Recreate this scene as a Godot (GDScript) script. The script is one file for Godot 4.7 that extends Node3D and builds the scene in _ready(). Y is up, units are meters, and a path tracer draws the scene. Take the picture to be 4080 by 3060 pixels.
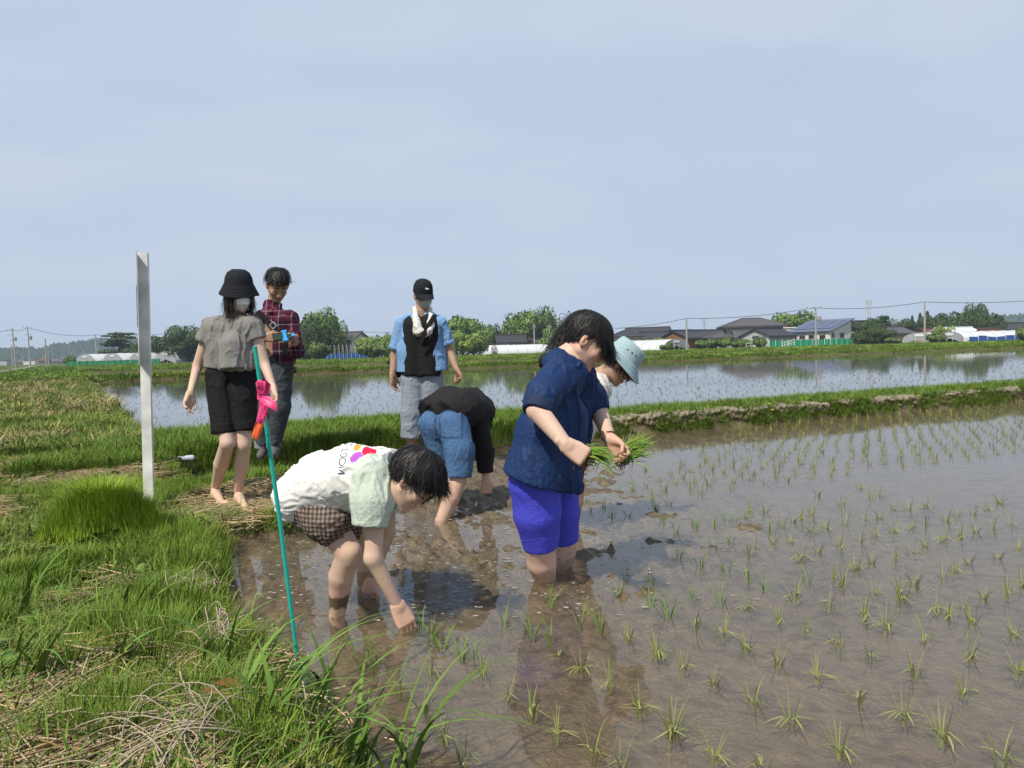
extends Node3D
# A rice paddy on a hazy May day: seven people planting seedlings, a grassy bank, flooded fields, a village and low wooded hills.
# y = 0 is the water of the paddy, metres, the camera looks along -z.

var rng := RandomNumberGenerator.new()
var nz := FastNoiseLite.new()      # broad noise
var nf := FastNoiseLite.new()      # fine noise
var M := {}                        # materials
var T := {}                        # textures
var taken := {}                    # numbers already given to names
var t0 := 0

func _ready():
	t0 = Time.get_ticks_msec()
	rng.seed = 20
	var cam := Camera3D.new()
	cam.name = "camera"
	add_child(cam)
	cam.position = Vector3(0, 1.1, 0)
	cam.rotation = Vector3(deg_to_rad(-2.57), 0, deg_to_rad(-1.6))
	cam.fov = 53.08
	cam.near = 0.05
	cam.far = 6000.0
	cam.current = true
	nz.seed = 3
	nz.noise_type = FastNoiseLite.TYPE_SIMPLEX_SMOOTH
	nz.frequency = 1.0
	nz.fractal_octaves = 3
	nf.seed = 11
	nf.noise_type = FastNoiseLite.TYPE_SIMPLEX
	nf.frequency = 1.0
	nf.fractal_octaves = 2
	var we := WorldEnvironment.new()
	we.name = "world"
	var env := Environment.new()
	env.background_mode = Environment.BG_SKY
	var sky := Sky.new()
	var pano := PanoramaSkyMaterial.new()
	pano.panorama = make_sky()
	sky.sky_material = pano
	env.sky = sky
	env.background_energy_multiplier = 1.0
	env.tonemap_mode = Environment.TONE_MAPPER_LINEAR
	env.tonemap_exposure = 1.0
	env.fog_enabled = true
	env.fog_density = 0.00035
	env.fog_light_color = Color(0.80, 0.87, 0.95)
	env.sdfgi_enabled = true
	env.ssao_enabled = true
	env.ssil_enabled = true
	we.environment = env
	add_child(we)
	var sun := DirectionalLight3D.new()
	sun.name = "sun"
	add_child(sun)
	sun.look_at_from_position(Vector3.ZERO, Vector3(0.30, -0.66, -0.40), Vector3.UP)
	sun.light_energy = 1.6
	sun.light_color = Color(1.0, 0.965, 0.90)
	sun.light_angular_distance = 0.55
	sun.shadow_enabled = true
	make_materials()
	stage("materials")
	make_ground()
	stage("ground")
	make_water()
	make_far_setting()
	stage("far setting")
	make_village()
	stage("village")
	make_trees()
	stage("trees")
	make_grass()
	stage("grass")
	make_rice()
	stage("rice")
	make_people()
	stage("people")
	make_small_things()
	stage("small things")

func stage(s):
	print("%s %.1f s" % [s, (Time.get_ticks_msec() - t0) / 1000.0])

func make_sky() -> ImageTexture:
	# air and thin high cloud only
	var w := 768
	var h := 384
	var im := Image.create_empty(w, h, false, Image.FORMAT_RGBF)
	var cl := FastNoiseLite.new()
	cl.seed = 8
	cl.noise_type = FastNoiseLite.TYPE_SIMPLEX_SMOOTH
	cl.frequency = 0.9
	cl.fractal_octaves = 5
	cl.domain_warp_enabled = true
	cl.domain_warp_amplitude = 0.5
	for j in h:
		var up := PI * (0.5 - (j + 0.5) / h)
		for i in w:
			if j > h / 2 + 8:
				im.set_pixel(i, j, Color(0.30, 0.32, 0.30))
				continue
			var az := TAU * (i + 0.5) / w
			var d := Vector3(sin(az) * cos(up), sin(up), -cos(az) * cos(up))
			var e := clampf(sin(up), 0.0, 1.0)
			var c := Color(0.530, 0.630, 0.785).lerp(Color(0.490, 0.590, 0.765), clampf(e / 0.45, 0, 1))
			c = c.lerp(Color(0.33, 0.44, 0.67), clampf((e - 0.45) / 0.55, 0, 1))
			# the cloud sheet lies on a plane overhead, so it draws out towards the horizon
			var q := Vector3(d.x, 0, d.z) / (e + 0.16)
			var n := cl.get_noise_3d(q.x * 0.55 + 0.25 * q.z, 3.0, q.z * 0.9) * 0.75 + 0.25 * cl.get_noise_3d(q.x * 2.2, 9.0, q.z * 3.4 + q.x)
			var cov := smoothstep(-0.25, 0.60, n + 0.16) * 0.52
			c = c.lerp(Color(0.665, 0.715, 0.815), cov * (0.35 + 0.65 * clampf(e * 5.0, 0, 1)))
			im.set_pixel(i, j, c)
	return ImageTexture.create_from_image(im)

# ---------------------------------------------------------------- names and tags
func numbered(called: String) -> String:
	if not taken.has(called):
		taken[called] = 0
		return called
	taken[called] += 1
	return "%s_%03d" % [called, taken[called]]

func tag(o, label, category, group = "", kind = ""):
	if label != "": o.set_meta("label", label)
	if category != "": o.set_meta("category", category)
	if group != "": o.set_meta("group", group)
	if kind != "": o.set_meta("kind", kind)
	return o

func thing(called, label, category, at = Vector3.ZERO, turn = 0.0, group = "") -> Node3D:
	var o := Node3D.new()
	o.name = numbered(called)
	add_child(o)
	o.position = at
	o.rotation.y = turn
	tag(o, label, category, group)
	return o

func part(called, mesh, m, parent) -> MeshInstance3D:
	var o := MeshInstance3D.new()
	o.name = called
	o.mesh = mesh
	o.material_override = m
	parent.add_child(o, true)
	return o

func solo(called, mesh, m, label, category, group = "", kind = "") -> MeshInstance3D:
	var o := MeshInstance3D.new()
	o.name = numbered(called)
	o.mesh = mesh
	o.material_override = m
	add_child(o)
	tag(o, label, category, group, kind)
	return o

func structure(called, mesh, m) -> MeshInstance3D:
	return solo(called, mesh, m, "", "", "", "structure")

func scatter(called, mesh, m, xf: Array, cols: Array, label, category) -> MultiMeshInstance3D:
	var mm := MultiMesh.new()
	mm.transform_format = MultiMesh.TRANSFORM_3D
	mm.use_colors = not cols.is_empty()
	mm.mesh = mesh
	mm.instance_count = xf.size()
	for i in xf.size():
		mm.set_instance_transform(i, xf[i])
		if not cols.is_empty(): mm.set_instance_color(i, cols[i])
	var o := MultiMeshInstance3D.new()
	o.name = numbered(called)
	o.multimesh = mm
	o.material_override = m
	add_child(o)
	tag(o, label, category, "", "stuff")
	return o

func rnd(a, b): return rng.randf_range(a, b)

# ---------------------------------------------------------------- mesh builder
class Mb:
	var v := PackedVector3Array()
	var n := PackedVector3Array()
	var c := PackedColorArray()
	var uv := PackedVector2Array()
	var ix := PackedInt32Array()
	var col := Color.WHITE

	func vert(p: Vector3, nn: Vector3, u := Vector2.ZERO) -> int:
		v.append(p)
		n.append(nn)
		c.append(col)
		uv.append(u)
		return v.size() - 1

	func tri_to(a: int, b: int, d: int):   # wound so that its face looks the way of its first normal
		if (v[b] - v[a]).cross(v[d] - v[a]).dot(n[a]) < 0.0: tri_ix(a, d, b)
		else: tri_ix(a, b, d)

	func tri_ix(a: int, b: int, d: int):   # counter-clockwise from outside
		ix.append(a)
		ix.append(d)
		ix.append(b)

	func quad(a: Vector3, b: Vector3, d: Vector3, e: Vector3):
		var nn := (b - a).cross(e - a)
		if nn.length_squared() < 1e-14:
			nn = (d - b).cross(e - b)
		nn = nn.normalized()
		var i := vert(a, nn, Vector2(0, 0))
		vert(b, nn, Vector2(1, 0))
		vert(d, nn, Vector2(1, 1))
		vert(e, nn, Vector2(0, 1))
		tri_ix(i, i + 1, i + 2)
		tri_ix(i, i + 2, i + 3)

	func tri(a: Vector3, b: Vector3, d: Vector3):
		var nn := (b - a).cross(d - a).normalized()
		var i := vert(a, nn)
		vert(b, nn)
		vert(d, nn)
		tri_ix(i, i + 1, i + 2)

	func box(at: Vector3, size: Vector3, t := Transform3D()):
		var h := size / 2.0
		var p := []
		for k in 8:
			p.append(t * (at + Vector3(h.x * (1 if k & 1 else -1), h.y * (1 if k & 2 else -1), h.z * (1 if k & 4 else -1))))
		quad(p[4], p[5], p[7], p[6])
		quad(p[1], p[0], p[2], p[3])
		quad(p[5], p[1], p[3], p[7])
		quad(p[0], p[4], p[6], p[2])
		quad(p[6], p[7], p[3], p[2])
		quad(p[0], p[1], p[5], p[4])

	# a slab over a planar quad given counter-clockwise from outside, thickness downwards along its normal
	func slab(a: Vector3, b: Vector3, d: Vector3, e: Vector3, th: float):
		var nn := (b - a).cross(e - a)
		if nn.length_squared() < 1e-10: nn = (d - b).cross(e - b)
		nn = nn.normalized() * th
		quad(a, b, d, e)
		quad(e - nn, d - nn, b - nn, a - nn)
		var r := [a, b, d, e]
		for k in 4:
			var p: Vector3 = r[k]
			var q: Vector3 = r[(k + 1) % 4]
			if p.distance_squared_to(q) > 1e-8: quad(p - nn, q - nn, q, p)

	func tube(path: Array, radii: Array, sides := 6, capped := true, squash := 1.0):
		var m := path.size()
		var last := Vector3.ZERO
		var first := v.size()
		for i in m:
			var d: Vector3 = (path[mini(i + 1, m - 1)] - path[maxi(i - 1, 0)]).normalized()
			var s := last - d * last.dot(d)
			if s.length_squared() < 1e-6:
				s = d.cross(Vector3.UP if absf(d.y) < 0.9 else Vector3.RIGHT)
			s = s.normalized()
			last = s
			var u := d.cross(s)
			for k in sides:
				var a := TAU * k / sides
				var o := s * cos(a) + u * sin(a) * squash
				vert(path[i] + o * radii[i], o.normalized(), Vector2(float(k) / sides, float(i) / maxi(m - 1, 1)))
		for i in m - 1:
			for k in sides:
				var a := first + i * sides + k
				var b := first + i * sides + (k + 1) % sides
				tri_ix(a, b, b + sides)
				tri_ix(a, b + sides, a + sides)
		if capped:
			for e in 2:
				var i0 := first if e == 0 else first + (m - 1) * sides
				var d: Vector3 = (path[0] - path[1]) if e == 0 else (path[m - 1] - path[m - 2])
				var cc := vert(path[0] if e == 0 else path[m - 1], d.normalized())
				for k in sides:
					if e == 0: tri_ix(cc, i0 + (k + 1) % sides, i0 + k)
					else: tri_ix(cc, i0 + k, i0 + (k + 1) % sides)

	# profile of [radius, height], turned about t's y axis; rx, rz squash
	func lathe(prof: Array, sides: int, t := Transform3D(), rx := 1.0, rz := 1.0):
		var first := v.size()
		var m := prof.size()
		for i in m:
			var p: Vector2 = prof[i]
			var tg: Vector2 = prof[mini(i + 1, m - 1)] - prof[maxi(i - 1, 0)]
			for k in sides:
				var a := TAU * k / sides
				var nn := Vector3(cos(a) * tg.y, -tg.x, sin(a) * tg.y)
				vert(t * Vector3(cos(a) * p.x * rx, p.y, sin(a) * p.x * rz), (t.basis * nn).normalized(), Vector2(float(k) / sides, float(i) / (m - 1)))
		for i in m - 1:
			for k in sides:
				var a := first + i * sides + k
				var b := first + i * sides + (k + 1) % sides
				tri_ix(a, b + sides, b)
				tri_ix(a, a + sides, b + sides)

	# a flat ribbon through points, w = widths, nn = surface normals
	func ribbon(path: Array, w: Array, nrm: Array):
		var first := v.size()
		var m := path.size()
		for i in m:
			var d: Vector3 = (path[mini(i + 1, m - 1)] - path[maxi(i - 1, 0)]).normalized()
			var s: Vector3 = d.cross(nrm[i]).normalized() * (w[i] * 0.5)
			vert(path[i] - s, nrm[i], Vector2(0, float(i) / (m - 1)))
			vert(path[i] + s, nrm[i], Vector2(1, float(i) / (m - 1)))
		for i in m - 1:
			var a := first + 2 * i
			tri_to(a, a + 1, a + 3)
			tri_to(a, a + 3, a + 2)

	func add(o: Mb, t: Transform3D, tint := Color.WHITE):
		var first := v.size()
		var flip := t.basis.determinant() < 0.0
		var nb := t.basis.inverse().transposed()
		for i in o.v.size():
			v.append(t * o.v[i])
			n.append((nb * o.n[i]).normalized())
			c.append(o.c[i] * tint)
			uv.append(o.uv[i])
		for i in range(0, o.ix.size(), 3):
			ix.append(first + o.ix[i])
			ix.append(first + o.ix[i + (2 if flip else 1)])
			ix.append(first + o.ix[i + (1 if flip else 2)])

	func smooth_normals(from := 0):
		for i in range(from, n.size()): n[i] = Vector3.ZERO
		for i in range(0, ix.size(), 3):
			var a := ix[i]
			if a < from: continue
			var b := ix[i + 1]
			var d := ix[i + 2]
			var nn := (v[d] - v[a]).cross(v[b] - v[a])
			n[a] += nn
			n[b] += nn
			n[d] += nn
		for i in range(from, n.size()): n[i] = n[i].normalized()

	func done() -> ArrayMesh:
		var a := []
		a.resize(Mesh.ARRAY_MAX)
		a[Mesh.ARRAY_VERTEX] = v
		a[Mesh.ARRAY_NORMAL] = n
		a[Mesh.ARRAY_COLOR] = c
		a[Mesh.ARRAY_TEX_UV] = uv
		a[Mesh.ARRAY_INDEX] = ix
		var m := ArrayMesh.new()
		m.add_surface_from_arrays(Mesh.PRIMITIVE_TRIANGLES, a)
		return m

# ---------------------------------------------------------------- distance field, meshed as surface nets
class Field:
	var ops := []
	var lo := Vector3(1e9, 1e9, 1e9)
	var hi := Vector3(-1e9, -1e9, -1e9)
	var f := PackedFloat32Array()

	# tapered capsule; flat: 1 cuts it square at a, 2 at b, 3 both; minus takes it away
	func cap(a: Vector3, b: Vector3, ra: float, rb: float, k := 0.03, flat := 0, minus := false):
		var r := Vector3.ONE * maxf(ra, rb)
		ops.append([0, a, b, ra, rb, k, flat, minus])
		if not minus:
			lo = lo.min(a - r).min(b - r)
			hi = hi.max(a + r).max(b + r)

	func chain(pts: Array, radii: Array, k := 0.03, flat := 0):
		for i in pts.size() - 1:
			var fl := 0
			if i == 0 and flat & 1: fl |= 1
			if i == pts.size() - 2 and flat & 2: fl |= 2
			cap(pts[i], pts[i + 1], radii[i], radii[i + 1], k, fl)

	func ell(c: Vector3, r: Vector3, k := 0.02, b := Basis(), minus := false):
		var e := Vector3.ONE * maxf(r.x, maxf(r.y, r.z))
		ops.append([1, c, r, b, k, minus, e.x])
		if not minus:
			lo = lo.min(c - e)
			hi = hi.max(c + e)

	# keeps what lies behind the plane through p with normal n, within reach of p
	func cut(p: Vector3, n: Vector3, reach := 9.0):
		ops.append([2, p, n.normalized(), reach])

	func run(cell: float, mb: Mb):
		var pad := cell * 3.0
		var o := lo - Vector3.ONE * pad
		var size := hi - lo + Vector3.ONE * pad * 2.0
		var nx := int(ceil(size.x / cell)) + 1
		var ny := int(ceil(size.y / cell)) + 1
		var nzz := int(ceil(size.z / cell)) + 1
		f.resize(nx * ny * nzz)
		f.fill(1.0)
		var sy := nx
		var sz := nx * ny
		for op in ops:
			var e0: Vector3
			var e1: Vector3
			var k := 0.0
			if op[0] == 0:
				var r: float = maxf(op[3], op[4]) + op[5] + cell * 3.5
				e0 = Vector3(op[1]).min(op[2]) - Vector3.ONE * r
				e1 = Vector3(op[1]).max(op[2]) + Vector3.ONE * r
			elif op[0] == 1:
				var r: float = op[6] + op[4] + cell * 3.5
				e0 = op[1] - Vector3.ONE * r
				e1 = op[1] + Vector3.ONE * r
			else:
				var r: float = op[3]
				e0 = op[1] - Vector3.ONE * r
				e1 = op[1] + Vector3.ONE * r
			var i0 := clampi(int((e0.x - o.x) / cell), 0, nx - 1)
			var i1 := clampi(int((e1.x - o.x) / cell) + 1, 0, nx - 1)
			var j0 := clampi(int((e0.y - o.y) / cell), 0, ny - 1)
			var j1 := clampi(int((e1.y - o.y) / cell) + 1, 0, ny - 1)
			var k0 := clampi(int((e0.z - o.z) / cell), 0, nzz - 1)
			var k1 := clampi(int((e1.z - o.z) / cell) + 1, 0, nzz - 1)
			if op[0] == 0:
				var a: Vector3 = op[1]
				var ba: Vector3 = op[2] - a
				var il := 1.0 / maxf(ba.length_squared(), 1e-9)
				var dir := ba.normalized()
				var ln := ba.length()
				var ra: float = op[3]
				var dr: float = op[4] - ra
				k = op[5]
				var flat: int = op[6]
				var minus: bool = op[7]
				for kk in range(k0, k1 + 1):
					for jj in range(j0, j1 + 1):
						var q := kk * sz + jj * sy + i0
						var pa := o + Vector3(i0, jj, kk) * cell - a
						for ii in range(i0, i1 + 1):
							var h := clampf(pa.dot(ba) * il, 0.0, 1.0)
							var d := (pa - ba * h).length() - ra - dr * h
							if flat:
								var al := pa.dot(dir)
								if flat & 1: d = maxf(d, -al)
								if flat & 2: d = maxf(d, al - ln)
							var g := f[q]
							if minus:
								if -d > g: f[q] = -d
							elif d < g + k:
								var w := k - absf(g - d)
								f[q] = minf(g, d) - (w * w * 0.25 / k if w > 0.0 else 0.0)
							q += 1
							pa.x += cell
			elif op[0] == 1:
				var b: Basis = op[3].transposed()
				var r: Vector3 = op[2]
				k = op[4]
				var minus: bool = op[5]
				var step := b * Vector3(cell, 0, 0)
				for kk in range(k0, k1 + 1):
					for jj in range(j0, j1 + 1):
						var q := kk * sz + jj * sy + i0
						var pa: Vector3 = b * (o + Vector3(i0, jj, kk) * cell - op[1])
						for ii in range(i0, i1 + 1):
							var s := pa / r
							var l0 := s.length()
							var d := l0 * (l0 - 1.0) / maxf((s / r).length(), 1e-6)
							var g := f[q]
							if minus:
								if -d > g: f[q] = -d
							elif d < g + k:
								var w := k - absf(g - d)
								f[q] = minf(g, d) - (w * w * 0.25 / k if w > 0.0 else 0.0)
							q += 1
							pa += step
			else:
				var n: Vector3 = op[2]
				var reach: float = op[3]
				for kk in range(k0, k1 + 1):
					for jj in range(j0, j1 + 1):
						var q := kk * sz + jj * sy + i0
						var pa: Vector3 = o + Vector3(i0, jj, kk) * cell - op[1]
						for ii in range(i0, i1 + 1):
							var d := pa.dot(n)
							if d > f[q] and pa.length_squared() < reach * reach: f[q] = d
							q += 1
							pa.x += cell
		# one vertex in each cell that the surface crosses
		var vi := PackedInt32Array()
		vi.resize(f.size())
		vi.fill(-1)
		var act := PackedInt32Array()
		var lim := cell * 3.0
		var first := mb.v.size()
		for kk in nzz - 1:
			for jj in ny - 1:
				var q := kk * sz + jj * sy - 1
				for ii in nx - 1:
					q += 1
					var a := f[q]
					if a > lim or a < -lim: continue
					var b := f[q + 1]
					var c := f[q + sy]
					var d := f[q + sy + 1]
					var a2 := f[q + sz]
					var b2 := f[q + sz + 1]
					var c2 := f[q + sz + sy]
					var d2 := f[q + sz + sy + 1]
					var s := int(a < 0) + int(b < 0) + int(c < 0) + int(d < 0) + int(a2 < 0) + int(b2 < 0) + int(c2 < 0) + int(d2 < 0)
					if s == 0 or s == 8: continue
					var p := Vector3.ZERO
					var m := 0
					if (a < 0) != (b < 0):
						p += Vector3(a / (a - b), 0, 0)
						m += 1
					if (c < 0) != (d < 0):
						p += Vector3(c / (c - d), 1, 0)
						m += 1
					if (a2 < 0) != (b2 < 0):
						p += Vector3(a2 / (a2 - b2), 0, 1)
						m += 1
					if (c2 < 0) != (d2 < 0):
						p += Vector3(c2 / (c2 - d2), 1, 1)
						m += 1
					if (a < 0) != (c < 0):
						p += Vector3(0, a / (a - c), 0)
						m += 1
					if (b < 0) != (d < 0):
						p += Vector3(1, b / (b - d), 0)
						m += 1
					if (a2 < 0) != (c2 < 0):
						p += Vector3(0, a2 / (a2 - c2), 1)
						m += 1
					if (b2 < 0) != (d2 < 0):
						p += Vector3(1, b2 / (b2 - d2), 1)
						m += 1
					if (a < 0) != (a2 < 0):
						p += Vector3(0, 0, a / (a - a2))
						m += 1
					if (b < 0) != (b2 < 0):
						p += Vector3(1, 0, b / (b - b2))
						m += 1
					if (c < 0) != (c2 < 0):
						p += Vector3(0, 1, c / (c - c2))
						m += 1
					if (d < 0) != (d2 < 0):
						p += Vector3(1, 1, d / (d - d2))
						m += 1
					vi[q] = mb.vert(o + (Vector3(ii, jj, kk) + p / m) * cell, Vector3.ZERO)
					act.append(q)
		for q in act:
			var inside := f[q] < 0
			for ax in 3:
				var st := 1 if ax == 0 else (sy if ax == 1 else sz)
				if (f[q + st] < 0) == inside: continue
				var u := sy if ax == 0 else (sz if ax == 1 else 1)
				var w := sz if ax == 0 else (1 if ax == 1 else sy)
				if q - u - w < 0: continue
				var p0 := vi[q]
				var p1 := vi[q - u]
				var p2 := vi[q - u - w]
				var p3 := vi[q - w]
				if p1 < 0 or p2 < 0 or p3 < 0: continue
				if inside:
					mb.tri_ix(p0, p1, p2)
					mb.tri_ix(p0, p2, p3)
				else:
					mb.tri_ix(p0, p2, p1)
					mb.tri_ix(p0, p3, p2)
		mb.smooth_normals(first)
		f = PackedFloat32Array()

# meshes a field, paints it, and pushes its vertices along their normals by a fold function
func net(fd: Field, cell: float, paint = null, fold = null, mb: Mb = null) -> Mb:
	if mb == null: mb = Mb.new()
	var first := mb.v.size()
	fd.run(cell, mb)
	if fold != null:
		for i in range(first, mb.v.size()):
			mb.v[i] += mb.n[i] * fold.call(mb.v[i], mb.n[i])
		mb.smooth_normals(first)
	if paint is Color:
		for i in range(first, mb.v.size()): mb.c[i] = paint
	elif paint != null:
		for i in range(first, mb.v.size()): mb.c[i] = paint.call(mb.v[i], mb.n[i])
	return mb

# ---------------------------------------------------------------- textures and materials
func tex_noise(size: int, freq: float, oct: int, ramp: Array, seed_: int, type = FastNoiseLite.TYPE_SIMPLEX_SMOOTH) -> NoiseTexture2D:
	var n := FastNoiseLite.new()
	n.seed = seed_
	n.noise_type = type
	n.frequency = freq
	n.fractal_octaves = oct
	var t := NoiseTexture2D.new()
	t.width = size
	t.height = size
	t.seamless = true
	t.noise = n
	if not ramp.is_empty():
		var g := Gradient.new()
		g.offsets = PackedFloat32Array(ramp.map(func(x): return x[0]))
		g.colors = PackedColorArray(ramp.map(func(x): return x[1]))
		t.color_ramp = g
	return t

func lin(r, g, b) -> Color: return Color(r, g, b).linear_to_srgb()

func mat(r, g, b, rough = 0.8, spec = 0.4) -> StandardMaterial3D:
	var m := StandardMaterial3D.new()
	m.albedo_color = lin(r, g, b)
	m.roughness = rough
	m.metallic_specular = spec
	m.cull_mode = BaseMaterial3D.CULL_DISABLED
	return m

func vmat(rough = 0.8, spec = 0.4) -> StandardMaterial3D:
	var m := mat(1, 1, 1, rough, spec)
	m.vertex_color_use_as_albedo = true
	return m

func tri_tex(m: StandardMaterial3D, t: Texture2D, scale: float, world = false, bump: Texture2D = null, depth = 1.0):
	m.albedo_texture = t
	m.uv1_triplanar = true
	m.uv1_world_triplanar = world
	m.uv1_scale = Vector3.ONE * scale
	if bump != null:
		m.heightmap_enabled = true
		m.heightmap_texture = bump
		m.heightmap_scale = depth
	return m

func grey(a, b): return [[0.0, Color(a, a, a)], [1.0, Color(b, b, b)]]

func make_materials():
	T.cloud = tex_noise(512, 0.012, 5, grey(0.80, 1.0), 1)
	T.fine = tex_noise(512, 0.06, 4, grey(0.70, 1.0), 2)
	T.weave = tex_noise(256, 0.25, 2, grey(0.86, 1.0), 4)
	T.bump = tex_noise(512, 0.03, 5, grey(0.0, 1.0), 5)
	T.lump = tex_noise(512, 0.035, 4, [[0.0, Color.BLACK], [0.45, Color(0.35, 0.35, 0.35)], [0.6, Color(0.75, 0.75, 0.75)], [1.0, Color.WHITE]], 6)
	T.wrinkle = tex_noise(512, 0.010, 3, [[0.0, Color.BLACK], [1.0, Color.WHITE]], 7)
	T.wrinkle.noise.fractal_type = FastNoiseLite.FRACTAL_RIDGED
	T.wrinkle.noise.domain_warp_enabled = true
	T.wrinkle.noise.domain_warp_amplitude = 40.0
	M.grass = vmat(0.62, 0.3)
	M.grass.backlight = Color(0.45, 0.5, 0.2)
	M.straw = vmat(0.85, 0.2)
	M.leaf = vmat(0.7, 0.25)
	M.leaf.backlight = Color(0.25, 0.3, 0.1)
	M.bark = tri_tex(mat(0.10, 0.075, 0.05, 0.95), T.fine, 3.0)
	M.skin = tri_tex(vmat(0.5, 0.35), tex_noise(256, 0.08, 3, grey(0.9, 1.0), 9), 6.0)
	M.hair = mat(0.010, 0.009, 0.009, 0.50, 0.4)
	M.hair_brown = mat(0.026, 0.014, 0.009, 0.50, 0.4)
	M.plain = vmat(0.75, 0.3)
	M.metal = mat(0.45, 0.46, 0.47, 0.45, 0.5)
	M.pole = tri_tex(mat(0.42, 0.41, 0.39, 0.9), T.cloud, 0.5)
	M.cable = mat(0.07, 0.08, 0.09, 0.7)
	M.glass = mat(0.03, 0.035, 0.04, 0.08, 0.5)
	M.white = mat(0.72, 0.72, 0.70, 0.55)

# ---------------------------------------------------------------- the land
# s > 0: on the grassy bank left of the paddies, metres from its edge
func bank_s(x: float, z: float) -> float:
	var d := -z
	var s := ((-0.25 - 0.575 * (d - 2.0)) - x) * 0.867
	s -= 0.23 * smoothstep(4.3, 3.2, d)
	s += 0.14 * nz.get_noise_2d(d * 0.9, 4.0) * clampf(d * 0.3, 0.3, 2.0)
	# the trodden corner where the path meets the dike
	var q := Vector2(x + 1.85, d - 5.55)
	return maxf(s, 0.93 - q.length() + 0.15 * nz.get_noise_2d(x * 2.0, d * 2.0))

# distance from the middle of the dike between the two paddies, metres
func dike_t(x: float, z: float) -> float:
	return (-z - (9.62 + 0.4635 * x)) / 1.102

func far_edge(x: float) -> float: return 48.6 + 0.39 * x       # where the far paddy ends
func strip_far(x: float) -> float: return 76.0 + 0.1 * x

const MOUNDS := [Vector3(0.960, 0.000, -4.924), Vector3(1.393, 0.000, -4.536), Vector3(2.652, 0.000, -5.659), Vector3(1.863, 0.000, -5.821), Vector3(0.566, 0.000, -3.360), Vector3(0.512, 0.000, -4.122), Vector3(0.757, 0.000, -4.296), Vector3(0.884, 0.000, -4.282), Vector3(0.985, 0.000, -4.129), Vector3(0.128, 0.000, -3.202), Vector3(0.360, 0.000, -4.062), Vector3(0.410, 0.000, -3.685), Vector3(-0.063, 0.000, -3.850), Vector3(-0.262, 0.000, -4.044), Vector3(-0.476, 0.000, -4.208), Vector3(-0.555, 0.000, -3.841), Vector3(-0.748, 0.000, -4.555), Vector3(-1.028, 0.000, -4.267), Vector3(-1.019, 0.000, -3.920), Vector3(-1.057, 0.000, -3.709), Vector3(-1.293, 0.000, -3.808), Vector3(-0.607, 0.000, -3.100), Vector3(-0.840, 0.000, -3.201), Vector3(-0.131, 0.000, -4.847), Vector3(0.010, 0.000, -4.205), Vector3(0.248, 0.000, -3.350), Vector3(0.482, 0.000, -4.527)]
const MOUND_SIZE := [0.15, 0.13, 0.15, 0.07, 0.13, 0.03, 0.03, 0.08, 0.09, 0.06, 0.13, 0.09, 0.12, 0.15, 0.22, 0.12, 0.25, 0.10, 0.12, 0.08, 0.10, 0.07, 0.06, 0.22, 0.12, 0.07, 0.14]

func height(x: float, z: float) -> float:
	var d := -z
	if d < 0.5: d = 0.5
	var s := bank_s(x, z)
	var t := dike_t(x, z)
	var fe := far_edge(x)
	var near := d < 14.0 and absf(x) < 14.0
	# bed of the paddies
	var h := -0.055 + 0.018 * nz.get_noise_2d(x * 1.4, z * 1.4)
	if near:
		h += 0.012 * nf.get_noise_2d(x * 6.0, z * 6.0)
		if t < 0.0:
			# churned mud in the corner that is being planted
			var q := Vector2((x + 0.62) * 0.85, d - 6.55)
			var churn := smoothstep(2.1, 0.7, q.length())
			h += churn * (0.062 + 0.05 * nz.get_noise_2d(x * 2.6 + 7.0, z * 2.6) + 0.016 * nf.get_noise_2d(x * 12.0, z * 12.0))
			var wide := smoothstep(2.6, 1.2, Vector2((x + 0.3) * 0.8, d - 4.4).length())
			h += wide * (0.021 + 0.030 * nz.get_noise_2d(x * 3.1 + 30.0, z * 3.1) + 0.016 * nf.get_noise_2d(x * 10.0, z * 10.0))
			for i in MOUNDS.size():
				var m: Vector3 = MOUNDS[i]
				var r: float = MOUND_SIZE[i]
				var e := Vector2((x - m.x) / 1.5, z - m.z).length()
				if e < r * 1.5:
					var lump := smoothstep(1.15, 0.1, e / r + 0.45 * nf.get_noise_2d(x * 11.0, z * 11.0))
					h += lump * (0.032 + 0.012 * nf.get_noise_2d(x * 17.0 + 5.0, z * 17.0) + 0.04 * r)
	# the dike
	if d < 45.0:
		var dk := 0.19 + 0.02 * nz.get_noise_2d(x * 1.5, z * 1.5)
		var wob := 0.06 * nz.get_noise_2d(x * 2.2, 9.0)
		var hw := 0.62 if x > 0.3 else lerpf(0.62, 1.05, clampf((0.3 - x) / 1.5, 0, 1))
		var k := smoothstep(hw + 0.16, hw - 0.06, absf(t) + wob)
		h = lerpf(h, dk, k)
	# low dikes and fields beyond the far paddy
	if d > fe - 1.0:
		var sf := strip_far(x)
		var k := smoothstep(fe - 0.5, fe + 0.3, d)
		var g := 0.20 + 0.05 * nz.get_noise_2d(x * 0.3, z * 0.3)
		if d > fe + 2.2 and d < sf and x < 46.0:
			g = lerpf(g, -0.05, smoothstep(fe + 2.2, fe + 2.8, d) * smoothstep(sf, sf - 0.6, d) * smoothstep(46.0, 44.0, x))
		h = lerpf(h, g, k)
	# the bank along the path
	var b := smoothstep(-0.04, 0.17, s)
	if b > 0.0:
		var hb := 0.135 + 0.05 * smoothstep(0.2, 2.5, s) + 0.035 * nz.get_noise_2d(x * 0.9, z * 0.9)
		if near: hb += 0.015 * nf.get_noise_2d(x * 5.0, z * 5.0)
		h = lerpf(h, hb, b)
		h = lerpf(h, minf(h, 0.088), smoothstep(0.62, 0.35, Vector2(x + 1.80, d - 5.05).length()))
	return h

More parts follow.
